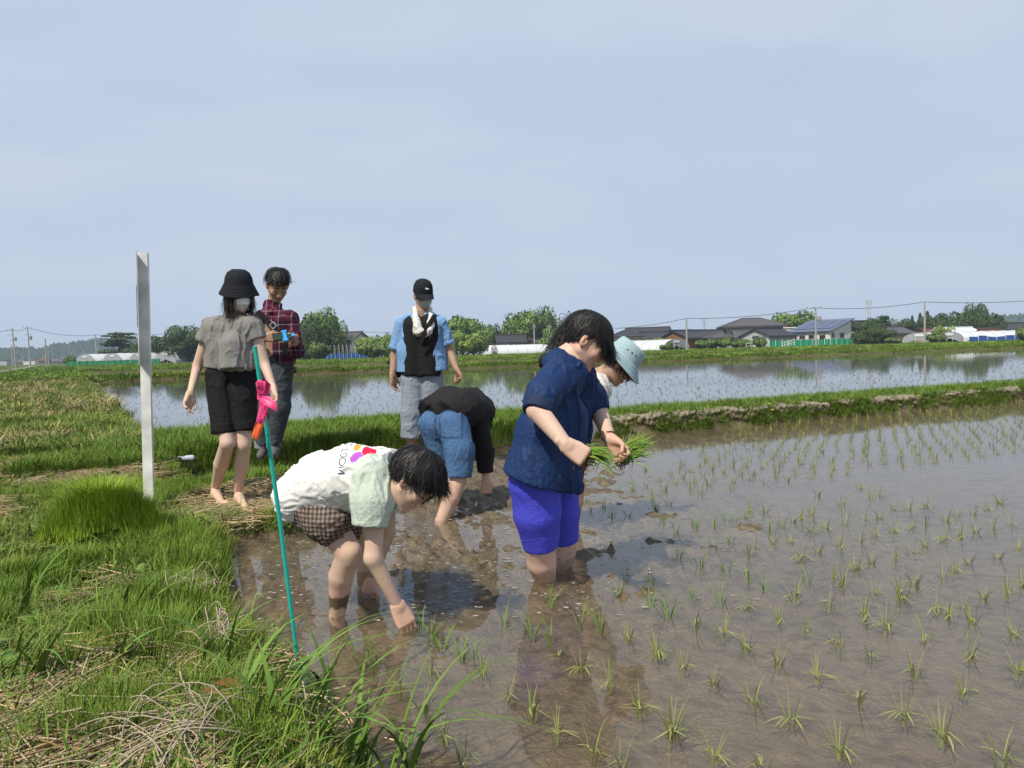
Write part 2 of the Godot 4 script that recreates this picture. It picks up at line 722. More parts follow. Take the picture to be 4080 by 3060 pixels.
func is_mud(x: float, z: float) -> bool:
	return bank_s(x, z) < 0.0 and dike_t(x, z) < -0.50 and z < 5.0

func straw_amount(x: float, z: float) -> float:
	# how much of the ground is covered by dead straw
	var n := nz.get_noise_2d(x * 0.45 + 20.0, z * 0.45) * 0.7 + nz.get_noise_2d(x * 1.7, z * 1.7 + 40.0) * 0.45
	var a := smoothstep(0.28, 0.7, n) * (0.6 if z > -7.0 else 1.0)
	for p in [Vector3(-7.935, 0.180, -13.053), Vector3(-5.957, 0.180, -9.225), Vector3(-4.424, 0.180, -6.766), Vector3(-1.089, 0.150, -2.238), Vector3(-1.205, 0.160, -1.970), Vector3(-0.862, 0.150, -1.875), Vector3(-3.685, 0.160, -6.761)]:
		var e := Vector2(x - p.x, (z - p.z) * 0.8).length() / (0.055 * absf(p.z) + 0.12)
		a = maxf(a, smoothstep(1.5, 0.4, e) * (0.9 if p.z < -6.0 else 0.6))
	return clampf(a, 0, 1)

func lines(stops: Array) -> PackedFloat32Array:
	# [from, to, step] runs of coordinates
	var out := PackedFloat32Array()
	for s in stops:
		var n := maxi(1, int(round((s[1] - s[0]) / s[2])))
		for i in n: out.append(lerpf(s[0], s[1], float(i) / n))
	out.append(stops[-1][1])
	return out

func make_ground():
	var xs := lines([[-900, -120, 60], [-120, -30, 5], [-30, -8, 0.5], [-8, -2.6, 0.08], [-2.6, 2.2, 0.026], [2.2, 9, 0.08], [9, 50, 0.8], [50, 150, 8], [150, 900, 60]])
	var zs := lines([[-1500, -200, 100], [-200, -90, 8], [-90, -44, 0.8], [-44, -14, 0.6], [-14, -7.6, 0.07], [-7.6, -2.0, 0.026], [-2.0, -0.8, 0.05], [-0.8, 6, 0.5], [6, 60, 9]])
	var w := xs.size()
	var gm := Mb.new()
	var mm := Mb.new()
	var gi := PackedInt32Array()
	var mi := PackedInt32Array()
	gi.resize(w * zs.size())
	gi.fill(-1)
	mi.resize(w * zs.size())
	mi.fill(-1)
	var hs := PackedFloat32Array()
	hs.resize(w * zs.size())
	for j in zs.size():
		for i in w:
			hs[j * w + i] = height(xs[i], zs[j])
	for j in zs.size() - 1:
		for i in w - 1:
			var mud := is_mud((xs[i] + xs[i + 1]) * 0.5, (zs[j] + zs[j + 1]) * 0.5)
			var idx := mi if mud else gi
			var mb := mm if mud else gm
			var id := []
			for q in [j * w + i, j * w + i + 1, (j + 1) * w + i + 1, (j + 1) * w + i]:
				if idx[q] < 0:
					var qi: int = q % w
					var qj: int = q / w
					var p := Vector3(xs[qi], hs[q], zs[qj])
					var l := maxi(qi - 1, 0)
					var r := mini(qi + 1, w - 1)
					var u := maxi(qj - 1, 0)
					var e := mini(qj + 1, zs.size() - 1)
					var nn := Vector3(-(hs[qj * w + r] - hs[qj * w + l]) / (xs[r] - xs[l]), 1, -(hs[e * w + qi] - hs[u * w + qi]) / (zs[e] - zs[u])).normalized()
					mb.col = mud_colour(p) if mud else ground_colour(p)
					idx[q] = mb.vert(p, nn)
				id.append(idx[q])
			mb.tri_ix(id[0], id[3], id[2])
			mb.tri_ix(id[0], id[2], id[1])
			if mud: mi = idx
			else: gi = idx
	var g = tri_tex(vmat(0.95, 0.2), T.fine, 1.3, true, T.bump, 2.0)
	structure("ground", gm.done(), g)
	var m = tri_tex(vmat(0.42, 0.45), T.cloud, 2.1, true, T.lump, 0.8)
	structure("paddy_mud", mm.done(), m)

func mud_colour(p: Vector3) -> Color:
	var a := Color(0.140, 0.104, 0.058)
	var k := 0.5 + 0.5 * nz.get_noise_2d(p.x * 1.1, p.z * 1.1)
	a = a.lerp(Color(0.190, 0.148, 0.088), k)
	# dark bits of last year's stubble in the bed
	var bits := smoothstep(0.22, 0.55, nf.get_noise_2d(p.x * 9.0, p.z * 16.0) + 0.45 * nz.get_noise_2d(p.x * 2.0, p.z * 2.0))
	return a.lerp(Color(0.060, 0.043, 0.026), bits * 0.8)

func ground_colour(p: Vector3) -> Color:
	var d := -p.z
	var soil := Color(0.120, 0.090, 0.050)
	var green := Color(0.085, 0.135, 0.028)
	var straw := Color(0.30, 0.235, 0.14)
	var n := nz.get_noise_2d(p.x * 0.8, p.z * 0.8)
	if p.y < 0.02: return Color(0.16, 0.12, 0.075)
	if d < 45.0 and bank_s(p.x, p.z) < -0.1:
		var t := dike_t(p.x, p.z)
		var pale := Color(0.42, 0.36, 0.25)
		var k := smoothstep(-0.1, 0.35, nz.get_noise_2d(p.x * 1.3 + 3.0, p.z * 1.3) + (0.25 if t < -0.2 and p.x > 0.3 else -0.6))
		return soil.lerp(green, 0.35 + 0.3 * n).lerp(pale, k)
	if d > 46.0:
		return green.lerp(Color(0.15, 0.18, 0.05), 0.5 + 0.5 * n).lerp(straw, smoothstep(0.25, 0.7, nz.get_noise_2d(p.x * 0.15, p.z * 0.4)) * 0.6)
	return soil.lerp(green, 0.45 + 0.4 * n).lerp(straw, straw_amount(p.x, p.z) * 0.7)

func sheet(p: Array, y: float) -> ArrayMesh:
	var mb := Mb.new()
	for i in p.size(): mb.vert(Vector3(p[i].x, y, p[i].y), Vector3.UP, p[i])
	var area := 0.0
	for i in p.size(): area += p[i].x * p[(i + 1) % p.size()].y - p[i].y * p[(i + 1) % p.size()].x
	for i in range(1, p.size() - 1):
		mb.ix.append_array(PackedInt32Array([0, i, i + 1] if area > 0 else [0, i + 1, i]))
	return mb.done()

func make_water():
	var rip := tex_noise(512, 0.020, 3, grey(0.0, 1.0), 31)
	var near := mat(0.235, 0.180, 0.110, 0.02, 0.43)
	near.transparency = BaseMaterial3D.TRANSPARENCY_ALPHA
	near.albedo_color.a = 0.17
	near.uv1_triplanar = true
	near.uv1_world_triplanar = true
	near.uv1_scale = Vector3(0.9, 0.9, 0.9)
	near.heightmap_enabled = true
	near.heightmap_texture = rip
	near.heightmap_scale = 0.006
	# the near paddy: a sheet with rings spreading from the hand that plants and the legs that wade
	var mb := Mb.new()
	var xs := lines([[-6, -1.6, 0.4], [-1.6, 1.2, 0.035], [1.2, 40, 1.0]])
	var zs := lines([[-34, -5.4, 0.8], [-5.4, -2.6, 0.03], [-2.6, 4, 0.4]])
	var src := [Vector3(-0.437, 0.000, -2.979), Vector3(0.130, 0.000, -3.548), Vector3(-0.756, 0.000, -3.150), Vector3(-0.471, 0.000, -4.863), Vector3(-0.217, 0.000, -5.701)]
	var amp := [0.0016, 0.0010, 0.0007, 0.0008, 0.0006]
	for z in zs:
		for x in xs:
			var h := 0.0
			var sx := 0.0
			var sz := 0.0
			for i in src.size():
				var e := Vector2(x - src[i].x, z - src[i].z)
				var l := e.length()
				if l > 0.7 or l < 0.01: continue
				var k: float = TAU / 0.075
				var a: float = amp[i] * exp(-l * 5.0) * smoothstep(0.7, 0.4, l)
				h += a * sin(k * l)
				var g := a * k * cos(k * l)
				sx += g * e.x / l
				sz += g * e.y / l
			mb.vert(Vector3(x, h, z), Vector3(-sx, 1, -sz).normalized())
	var w := xs.size()
	for j in zs.size() - 1:
		for i in w - 1:
			# only on this side of the dike
			if -zs[j + 1] > 10.6 + 0.4635 * xs[i + 1]: continue
			var q := j * w + i
			mb.ix.append_array(PackedInt32Array([q, q + 1, q + w + 1, q, q + w + 1, q + w]))
	structure("paddy_water", mb.done(), near)
	var far := mat(0.10, 0.085, 0.06, 0.04, 0.5)
	far.transparency = BaseMaterial3D.TRANSPARENCY_ALPHA
	far.albedo_color.a = 0.35
	far.uv1_triplanar = true
	far.uv1_world_triplanar = true
	far.uv1_scale = Vector3(0.35, 0.35, 0.35)
	far.heightmap_enabled = true
	far.heightmap_texture = rip
	far.heightmap_scale = 0.03
	structure("far_paddy_water", sheet([Vector2(-30, -45), Vector2(-4, -9), Vector2(-3, -7.6), Vector2(40, -27.6), Vector2(110, -60), Vector2(110, -92), Vector2(-30, -38)], 0.002), far)
	structure("field_strip_water", sheet([Vector2(-50, -31), Vector2(46, -68), Vector2(46, -81), Vector2(-50, -72)], 0.004), far)

func make_far_setting():
	# gravel path on the left bank
	var mb := Mb.new()
	var m := 60
	for i in m + 1:
		var d := lerpf(-4.0, 190.0, float(i) / m)
		var x := -0.25 - 0.575 * (d - 2.0) - 6.0 - d * 0.01
		for k in 5:
			var xx := x - 2.4 * k / 4.0 + 0.12 * nz.get_noise_2d(d * 0.4, k * 3.0)
			var a := 0.5 + 0.5 * nz.get_noise_2d(d, xx)
			mb.col = Color(0.30, 0.27, 0.23).lerp(Color(0.38, 0.35, 0.30), a)
			mb.vert(Vector3(xx, height(xx, -d) + 0.16 + (0.02 if k == 1 or k == 3 else 0.0), -d), Vector3.UP)
	for i in m:
		for k in 4:
			var q := i * 5 + k
			mb.tri_ix(q, q + 5, q + 6)
			mb.tri_ix(q, q + 6, q + 1)
	mb.smooth_normals()
	for i in mb.n.size():
		if mb.n[i].y < 0: mb.n[i] = -mb.n[i]
	structure("path", mb.done(), tri_tex(vmat(0.95, 0.2), T.fine, 1.0, true, T.bump, 1.5))
	hill("hill_left", Vector3(-737.416, 0.000, -900.000), Vector3(-348.670, 0.000, -1250.000), [14, 19, 24, 26, 23, 22, 33, 41, 46, 46, 41, 35, 30, 27, 24], 260.0, 2600)
	hill("hill_middle", Vector3(-171.751, 0.000, -1400.000), Vector3(622.541, 0.000, -1300.000), [6, 7, 8, 9, 9, 10, 9, 11, 10, 11, 10, 10, 12, 14, 16], 200.0, 1500)
	hill("hill_right", Vector3(394.343, 0.000, -1100.000), Vector3(649.477, 0.000, -820.000), [14, 15, 17, 20, 24, 26, 28, 30, 30, 33, 34, 36], 240.0, 1800)

func hill(called, a: Vector3, b: Vector3, tops: Array, deep: float, trees: int):
	# a wooded ridge from a to b
	var mb := Mb.new()
	mb.col = Color(0.040, 0.062, 0.026)
	var along := b - a
	var back := Vector3(along.z, 0, -along.x).normalized()
	if back.z > 0: back = -back
	var m := 60
	var rows := 14
	var hh := func(u: float, w: float) -> float:
		var q := clampf(u, 0, 0.9999) * (tops.size() - 1)
		var t: float = lerpf(tops[int(q)], tops[int(q) + 1], smoothstep(0, 1, q - int(q)))
		return (t * 0.62) * smoothstep(0.0, 0.55, w) * (1.0 - 0.5 * smoothstep(0.7, 1.0, w)) + 2.0 * nz.get_noise_2d(u * 14.0, w * 3.0) * w
	for i in m + 1:
		for j in rows + 1:
			var u := float(i) / m
			var w := float(j) / rows
			var p := a + along * u + back * deep * w
			mb.vert(Vector3(p.x, hh.call(u, w) - 0.5, p.z), Vector3.UP)
	for i in m:
		for j in rows:
			var q := i * (rows + 1) + j
			mb.tri_ix(q, q + rows + 1, q + rows + 2)
			mb.tri_ix(q, q + rows + 2, q + 1)
	mb.smooth_normals()
	structure(called, mb.done(), M.leaf)
	var xf := []
	var cols := []
	for i in trees:
		var u := rng.randf()
		var w := pow(rng.randf(), 0.8) * 0.72
		var p := a + along * u + back * deep * w
		var s: float = rnd(5.5, 9.5)
		xf.append(Transform3D(Basis(Vector3.UP, rnd(0, TAU)).scaled(Vector3(s * rnd(0.8, 1.25), s * rnd(0.9, 1.5), s)), Vector3(p.x, hh.call(u, w) - 1.0, p.z)))
		var g: float = rng.randf()
		var c := Color(0.55, 0.62, 0.5).lerp(Color(1.0, 1.05, 0.6), g * g * g)
		if w < 0.12 and g > 0.5: c = Color(1.5, 1.45, 0.85)
		cols.append(c)
	scatter("forest", crown_mesh(7, 130, 0.30, Vector3(0.5, 0.55, 0.5), 41), M.leaf, xf, cols, "distant wooded ridge under the sky, %s" % {"hill_left": "behind the plastic tunnels at the left", "hill_middle": "low behind the village roofs", "hill_right": "beyond the trees at the right edge"}[called], "forest")

# ---------------------------------------------------------------- foliage
# a crown of leaf clumps on the outside of several lobes; unit size about 1, foot at y = 0
func crown_mesh(lobes: int, per: int, leaf: float, spread: Vector3, seed_: int, base := Color(0.085, 0.130, 0.040), flatness := 1.0) -> ArrayMesh:
	var r := RandomNumberGenerator.new()
	r.seed = seed_
	var mb := Mb.new()
	for l in lobes:
		var c := Vector3(r.randf_range(-1, 1) * spread.x, 0.45 + r.randf_range(-0.35, 0.55) * spread.y * 1.1, r.randf_range(-1, 1) * spread.z) * 0.8
		if l == 0: c = Vector3(0, 0.5, 0)
		var rad := r.randf_range(0.14, 0.40)
		var lc := base * r.randf_range(0.75, 1.3)
		for k in per:
			var d := Vector3(r.randfn(), r.randfn() * 0.9 + 0.25, r.randfn()).normalized()
			var p := c + d * Vector3(rad, rad * 0.8 * flatness, rad) * r.randf_range(0.72, 1.05)
			if p.y < 0.02: continue
			var nn := (d + Vector3(r.randfn(), r.randfn(), r.randfn()) * 0.45).normalized()
			var s := nn.cross(Vector3(r.randfn(), r.randfn(), r.randfn())).normalized()
			var u := nn.cross(s)
			var e := leaf * r.randf_range(0.35, 0.75)
			mb.col = lc * r.randf_range(0.7, 1.35)
			var i := mb.vert(p - s * e * 0.5, (d + nn).normalized())
			mb.vert(p + u * e * 0.32, (d + nn).normalized())
			mb.vert(p + s * e * 0.55, (d + nn).normalized())
			mb.vert(p - u * e * 0.36 + nn * e * 0.15, (d + nn).normalized())
			mb.tri_to(i, i + 1, i + 2)
			mb.tri_to(i, i + 2, i + 3)
	# fitted to a width of 1 and a height of 1
	var far := 0.0
	var top := 0.0
	for p in mb.v:
		far = maxf(far, Vector2(p.x, p.z).length())
		top = maxf(top, p.y)
	for i in mb.v.size(): mb.v[i] *= Vector3(0.55 / far, 1.0 / top, 0.55 / far)
	return mb.done()

# ---------------------------------------------------------------- village
# box, gable, hip or mono roof; windows: [face f r l, across, height of its middle, width, height]
func house(called, label, at: Vector3, turn: float, w: float, d: float, h: float, roof: String, rise: float, wall_m, roof_m, wins: Array, over := 0.6, doors: Array = []) -> Node3D:
	var t := thing(called, label, "building", at, turn)
	building(t, Vector3.ZERO, w, d, h, roof, rise, wall_m, roof_m, wins, over, doors)
	return t

func building(t: Node3D, o: Vector3, w: float, d: float, h: float, roof: String, rise: float, wall_m, roof_m, wins: Array, over := 0.6, doors: Array = []):
	var mb := Mb.new()
	var x := w / 2.0
	var z := d / 2.0
	var hb := h + (rise if roof == "mono" else 0.0)
	var A := [o + Vector3(-x, -0.3, z), o + Vector3(x, -0.3, z), o + Vector3(x, -0.3, -z), o + Vector3(-x, -0.3, -z)]
	var B := [o + Vector3(-x, h, z), o + Vector3(x, h, z), o + Vector3(x, hb, -z), o + Vector3(-x, hb, -z)]
	for k in 4: mb.quad(A[k], A[(k + 1) % 4], B[(k + 1) % 4], B[k])
	if roof == "gable":
		mb.tri(B[1], B[2], o + Vector3(x, h + rise, 0))
		mb.tri(B[3], B[0], o + Vector3(-x, h + rise, 0))
	part("wall", mb.done(), wall_m, t)
	mb = Mb.new()
	var e := over
	var X := x + e
	var Z := z + e
	var y0 := h - (rise * e / z if roof != "flat" else 0.0) + 0.12
	var th := 0.16
	if roof == "gable":
		var r1 := o + Vector3(-X, h + rise + 0.12, 0)
		var r2 := o + Vector3(X, h + rise + 0.12, 0)
		mb.slab(o + Vector3(-X, y0, Z), o + Vector3(X, y0, Z), r2, r1, th)
		mb.slab(o + Vector3(X, y0, -Z), o + Vector3(-X, y0, -Z), r1, r2, th)
		mb.box(o + Vector3(0, h + rise + 0.18, 0), Vector3(2 * X, 0.28, 0.4))
	elif roof == "hip":
		var rl := maxf(x - z * 0.9, 0.2)
		var r1 := o + Vector3(-rl, h + rise + 0.12, 0)
		var r2 := o + Vector3(rl, h + rise + 0.12, 0)
		var c := [o + Vector3(-X, y0, Z), o + Vector3(X, y0, Z), o + Vector3(X, y0, -Z), o + Vector3(-X, y0, -Z)]
		mb.slab(c[0], c[1], r2, r1, th)
		mb.slab(c[2], c[3], r1, r2, th)
		mb.slab(c[1], c[2], r2, r2, th)
		mb.slab(c[3], c[0], r1, r1, th)
		mb.tube([r1, r2], [0.16, 0.16], 6)
		for q in [[c[0], r1], [c[1], r2], [c[2], r2], [c[3], r1]]: mb.tube([q[0], q[1]], [0.1, 0.1], 5)
	elif roof == "mono":
		var g := rise * e / d
		mb.slab(o + Vector3(-X, h - g + 0.1, Z), o + Vector3(X, h - g + 0.1, Z), o + Vector3(X, h + rise + g + 0.1, -Z), o + Vector3(-X, h + rise + g + 0.1, -Z), 0.22)
	else:
		mb.box(o + Vector3(0, h + 0.12, 0), Vector3(2 * X, 0.3, 2 * Z))
	var rf := part("roof", mb.done(), roof_m, t)
	if roof == "gable" or roof == "hip":
		var gb := Mb.new()
		for s in [-1, 1]:
			gb = Mb.new()
			gb.box(o + Vector3(0, y0 - th - 0.06, s * (Z - 0.02)), Vector3(2 * X, 0.12, 0.12))
			part("gutter", gb.done(), M.gutter, rf)
	for q in wins:
		var wn := Mb.new()
		wn.box(Vector3.ZERO, Vector3(q[3] + 0.16, q[4] + 0.16, 0.10))
		var f := part("window", wn.done(), M.sash, t)
		place_on(f, q, o, x, z, 0.02)
		var pn := Mb.new()
		var cells := 2 if q[3] > 1.1 else 1
		for c in cells:
			pn.box(Vector3((c - (cells - 1) * 0.5) * q[3] / cells, 0, 0.045), Vector3(q[3] / cells - 0.06, q[4] - 0.06, 0.03))
		part("pane", pn.done(), M.glass, f)
	for q in doors:
		var dn := Mb.new()
		dn.box(Vector3.ZERO, Vector3(q[3], q[4], 0.12))
		var f := part("door", dn.done(), M.dark, t)
		place_on(f, q, o, x, z, 0.02)

func place_on(f, q, o, x, z, proud):
	if q[0] == "f": f.position = o + Vector3(q[1], q[2], z + proud)
	elif q[0] == "r":
		f.position = o + Vector3(x + proud, q[2], -q[1])
		f.rotation.y = PI / 2
	else:
		f.position = o + Vector3(-x - proud, q[2], q[1])
		f.rotation.y = -PI / 2

func tunnel(label, at: Vector3, turn: float, w: float, l: float, h: float, m, ribs := 8, door := true, skin := true, group := "") -> Node3D:
	# a hooped plastic tunnel, its near end at local z = 0, running back
	var t := thing("plastic_tunnel", label, "greenhouse", at, turn, group)
	var prof := []
	for k in 13:
		var a := PI * k / 12.0
		var q := pow(maxf(sin(a), 0.0), 0.62)
		prof.append(Vector3(-cos(a) * w / 2.0, q * h, 0))
	if skin:
		var mb := Mb.new()
		var rows := 12
		for j in rows + 1:
			for k in 13:
				var p: Vector3 = prof[k]
				var sag := 0.03 * nf.get_noise_2d(j * 3.0, k * 2.0)
				mb.vert(p * (1.0 + sag * 0.5) + Vector3(0, 0, -l * j / rows), Vector3(p.x / w, p.y / h, 0).normalized())
		for j in rows:
			for k in 12:
				var q := j * 13 + k
				mb.tri_ix(q, q + 1, q + 14)
				mb.tri_ix(q, q + 14, q + 13)
		part("cover", mb.done(), m, t)
		mb = Mb.new()
		var c := mb.vert(Vector3(0, h * 0.4, 0.0), Vector3(0, 0, 1))
		for k in 13: mb.vert(prof[k], Vector3(0, 0, 1))
		for k in 12: mb.tri_ix(c, c + k + 2, c + k + 1)
		part("end_wall", mb.done(), M.film_end, t)
	for j in ribs:
		var rb := Mb.new()
		var pts := []
		var rad := []
		for p in prof:
			pts.append(p * 1.012 + Vector3(0, 0, -l * j / maxf(ribs - 1, 1)))
			rad.append(0.035)
		rb.tube(pts, rad, 4)
		part("hoop", rb.done(), M.metal, t)
	if door:
		var db := Mb.new()
		for s in [-0.55, 0.55]: db.box(Vector3(s, h * 0.33, 0.03), Vector3(0.08, h * 0.66, 0.06))
		db.box(Vector3(0, h * 0.66, 0.03), Vector3(1.18, 0.08, 0.06))
		part("door_frame", db.done(), M.metal, t)
		db = Mb.new()
		db.box(Vector3(0, h * 0.80, 0.06), Vector3(1.3, 0.35, 0.05))
		part("vent_panel", db.done(), M.white, t)
	return t

func fence(label, a: Vector3, b: Vector3, h: float, posts: int, net_m, rail_m) -> Node3D:
	var t := thing("net_fence", label, "fence", a)
	var v := b - a
	for i in posts + 1:
		var mb := Mb.new()
		var p := v * (float(i) / posts)
		mb.tube([p + Vector3(0, -0.3, 0), p + Vector3(0, h + 0.08, 0)], [0.05, 0.05], 6)
		part("post", mb.done(), rail_m, t)
		if i < posts:
			var q := v * (float(i + 1) / posts)
			mb = Mb.new()
			var m := 5
			for k in m:
				var u := lerpf(0, 1, float(k) / m)
				var w := lerpf(0, 1, float(k + 1) / m)
				var s0 := 0.06 * sin(u * PI * 3.0 + i)
				var s1 := 0.06 * sin(w * PI * 3.0 + i)
				var pu := p.lerp(q, u) + Vector3(0, 0, s0)
				var pw := p.lerp(q, w) + Vector3(0, 0, s1)
				mb.quad(pu + Vector3(0, 0.05, 0), pw + Vector3(0, 0.05, 0), pw + Vector3(0, h - 0.08 * sin(w * PI), 0), pu + Vector3(0, h - 0.08 * sin(u * PI), 0))
			part("net", mb.done(), net_m, t)
	return t

func utility_pole(label, at: Vector3, h: float, arms: Array, gear := false, lean := 0.0) -> Node3D:
	var t := thing("utility_pole", label, "pole", at, 0.0, "poles carrying the power lines")
	t.rotation.z = lean
	var mb := Mb.new()
	mb.tube([Vector3(0, -0.5, 0), Vector3(0, h, 0)], [0.19, 0.12], 8)
	part("shaft", mb.done(), M.pole, t)
	for a in arms:
		mb = Mb.new()
		mb.box(Vector3(a[1], a[0], 0.16), Vector3(a[2], 0.10, 0.09))
		var c := part("crossarm", mb.done(), M.metal, t)
		for k in 3:
			mb = Mb.new()
			mb.lathe([Vector2(0.03, 0), Vector2(0.08, 0.05), Vector2(0.04, 0.11), Vector2(0.08, 0.15), Vector2(0.03, 0.24)], 6, Transform3D(Basis(), Vector3(a[1] + (k - 1) * a[2] * 0.44, a[0] + 0.05, 0.16)))
			part("insulator", mb.done(), M.dark, c)
	if gear:
		mb = Mb.new()
		mb.lathe([Vector2(0.0, -0.45), Vector2(0.3, -0.42), Vector2(0.3, 0.4), Vector2(0.22, 0.5), Vector2(0.0, 0.52)], 10, Transform3D(Basis(), Vector3(0.55, h * 0.72, 0)))
		part("transformer", mb.done(), M.pole, t)
		mb = Mb.new()
		mb.tube([Vector3(0, h * 0.72, 0), Vector3(0.3, h * 0.72, 0)], [0.06, 0.06], 5)
		part("bracket", mb.done(), M.metal, t)
	return t

func cable(label, a: Vector3, b: Vector3, sag: float, r := 0.022):
	var pts := []
	var rad := []
	for i in 15:
		var u := i / 14.0
		pts.append(a.lerp(b, u) - Vector3(0, sag * 4.0 * u * (1.0 - u), 0))
		rad.append(r)
	var mb := Mb.new()
	mb.tube(pts, rad, 5)
	solo("power_cable", mb.done(), M.cable, label, "cable", "power cables against the sky")

func make_village():
	M.tile = tri_tex(mat(0.052, 0.053, 0.060, 0.6, 0.4), T.fine, 0.5)
	M.tile_grey = tri_tex(mat(0.115, 0.110, 0.115, 0.6, 0.4), T.fine, 0.5)
	M.roof_blue = tri_tex(mat(0.13, 0.16, 0.24, 0.42, 0.5), T.cloud, 0.3)
	M.roof_red = tri_tex(mat(0.20, 0.075, 0.05, 0.8), T.fine, 0.5)
	M.cream = tri_tex(mat(0.62, 0.54, 0.38, 0.9), T.cloud, 0.2)
	M.beige = tri_tex(mat(0.52, 0.44, 0.36, 0.9), T.cloud, 0.2)
	M.offwhite = tri_tex(mat(0.76, 0.74, 0.68, 0.9), T.cloud, 0.2)
	M.greywall = tri_tex(mat(0.48, 0.49, 0.49, 0.9), T.cloud, 0.2)
	M.tan = tri_tex(mat(0.55, 0.39, 0.28, 0.9), T.cloud, 0.2)
	M.wood = tri_tex(mat(0.30, 0.15, 0.075, 0.85), T.fine, 0.6)
	M.darkwood = tri_tex(mat(0.055, 0.042, 0.036, 0.85), T.fine, 0.6)
	M.redbox = mat(0.30, 0.06, 0.055, 0.7)
	M.gutter = mat(0.10, 0.095, 0.09, 0.6)
	M.sash = mat(0.28, 0.27, 0.26, 0.5)
	M.dark = mat(0.03, 0.03, 0.035, 0.5)
	M.film = mat(0.60, 0.62, 0.63, 0.35, 0.5)
	M.film.backlight = Color(0.3, 0.3, 0.3)
	M.film_end = tri_tex(mat(0.40, 0.43, 0.45, 0.4, 0.5), T.cloud, 0.4)
	M.net_green = tri_tex(mat(0.045, 0.30, 0.13, 0.8), T.cloud, 0.8)
	M.net_bright = tri_tex(mat(0.03, 0.42, 0.20, 0.8), T.cloud, 0.8)
	M.net_post = mat(0.05, 0.22, 0.11, 0.6)
	M.tarp = tri_tex(mat(0.02, 0.10, 0.36, 0.5), T.cloud, 0.9)
	# left and middle
	var t := house("farmhouse", "beige house with dark lower shed behind the man in the plaid shirt", Vector3(-43.823, 0.200, -150.000), 0.15, 6.0, 6.0, 3.6, "flat", 0.4, M.beige, M.tile_grey, [["f", 0.2, 2.6, 0.9, 1.1]], 0.3)
	building(t, Vector3(1.6, 0, 3.6), 7.0, 3.0, 2.0, "mono", 0.5, M.darkwood, M.tile, [], 0.2)
	house("farmhouse", "off-white house with grey gable roof above the bare greenhouse hoops", Vector3(-34.919, 0.200, -165.000), -0.55, 7.5, 5.6, 3.9, "gable", 1.5, M.offwhite, M.tile_grey, [["r", 0.2, 2.1, 1.6, 1.9], ["f", -2.0, 2.7, 1.4, 1.0], ["f", 1.6, 2.7, 1.4, 1.0]], 0.5)
	house("wooden_house", "dark wooden house with black tiled roof left of the long white tunnel", Vector3(-0.109, 0.200, -172.000), 0.12, 6.2, 5.0, 2.6, "gable", 1.5, M.darkwood, M.tile, [["f", -1.6, 1.7, 1.2, 1.0], ["f", 1.2, 1.7, 1.2, 1.0]], 0.4)
	house("shed", "low brown shed with grey gable roof beside the dark wooden house", Vector3(5.452, 0.200, -178.000), 1.2, 5.0, 4.0, 1.9, "gable", 1.2, M.darkwood, M.tile_grey, [], 0.3)
	tunnel("long white plastic tunnel behind the navy-shirted woman's back", Vector3(-3.252, 0.250, -150.000), -1.25, 4.6, 24.0, 1.75, M.film, 13)
	tunnel("white plastic tunnel half hidden behind the garden trees", Vector3(-11.310, 0.200, -158.000), -1.35, 4.6, 11.0, 1.9, M.film, 8)
	tunnel("bare greenhouse frame of metal hoops without its cover", Vector3(-33.583, 0.200, -140.000), -1.3, 5.0, 10.0, 2.6, M.film, 15, false, false)
	var tb := Mb.new()
	for i in 12: tb.quad(Vector3(i * 0.75 - 4.5, 0, 0.1 * sin(i * 1.3)), Vector3(i * 0.75 - 3.75, 0, 0.1 * sin(i * 1.3 + 1.3)), Vector3(i * 0.75 - 3.75, 1.0 + 0.2 * sin(i * 2.0 + 2.0), 0.1 * sin(i * 1.3 + 1.3)), Vector3(i * 0.75 - 4.5, 1.0 + 0.2 * sin(i * 2.0), 0.1 * sin(i * 1.3)))
	var tp := solo("tarp", tb.done(), M.tarp, "blue tarp hung along the bare greenhouse hoops", "tarp")
	tp.position = Vector3(-29.629, 0.200, -140.000)
	# behind the navy-shirted woman's head and to the right
	house("farmhouse", "cream house with black hipped roof beside the navy-shirted woman's fringe", Vector3(24.603, 0.200, -165.000), 0.0, 6.5, 6.0, 3.0, "hip", 1.1, M.cream, M.tile, [["f", 1.2, 0.9, 1.2, 0.9]], 0.4)
	t = house("farmhouse", "two-storey cream house with black gabled roof far behind the light blue hat", Vector3(38.267, 0.200, -215.000), -0.35, 11.0, 8.5, 4.1, "gable", 1.7, M.cream, M.tile, [["f", -3.4, 3.1, 2.0, 1.1], ["f", 0.2, 3.1, 2.0, 1.1], ["r", 0.0, 3.1, 1.6, 1.0]], 0.8)
	building(t, Vector3(3.0, 0, 5.5), 12.0, 4.0, 2.8, "gable", 0.8, M.cream, M.tile, [], 0.6)
	house("farmhouse", "low house with long black roof behind the white garden tunnel", Vector3(38.961, 0.200, -190.000), 0.1, 14.0, 7.0, 2.6, "gable", 1.5, M.cream, M.tile, [["f", -2.0, 1.6, 1.6, 0.9]], 0.5)
	t = house("barn", "barn with orange-brown plank gable and black tiled roof behind the hedge", Vector3(37.141, 0.200, -160.000), -0.75, 9.5, 7.5, 2.3, "gable", 1.4, M.wood, M.tile, [], 0.45)
	t.rotation.y = 0.62
	for k in 9:
		var pb := Mb.new()
		var z0 := -3.2 + k * 0.8
		pb.box(Vector3(-4.79, 1.1 + (1.3 - absf(z0) * 0.36) * 0.5, z0), Vector3(0.05, 2.2 + 1.3 - absf(z0) * 0.36, 0.72))
		part("plank", pb.done(), M.wood, t)
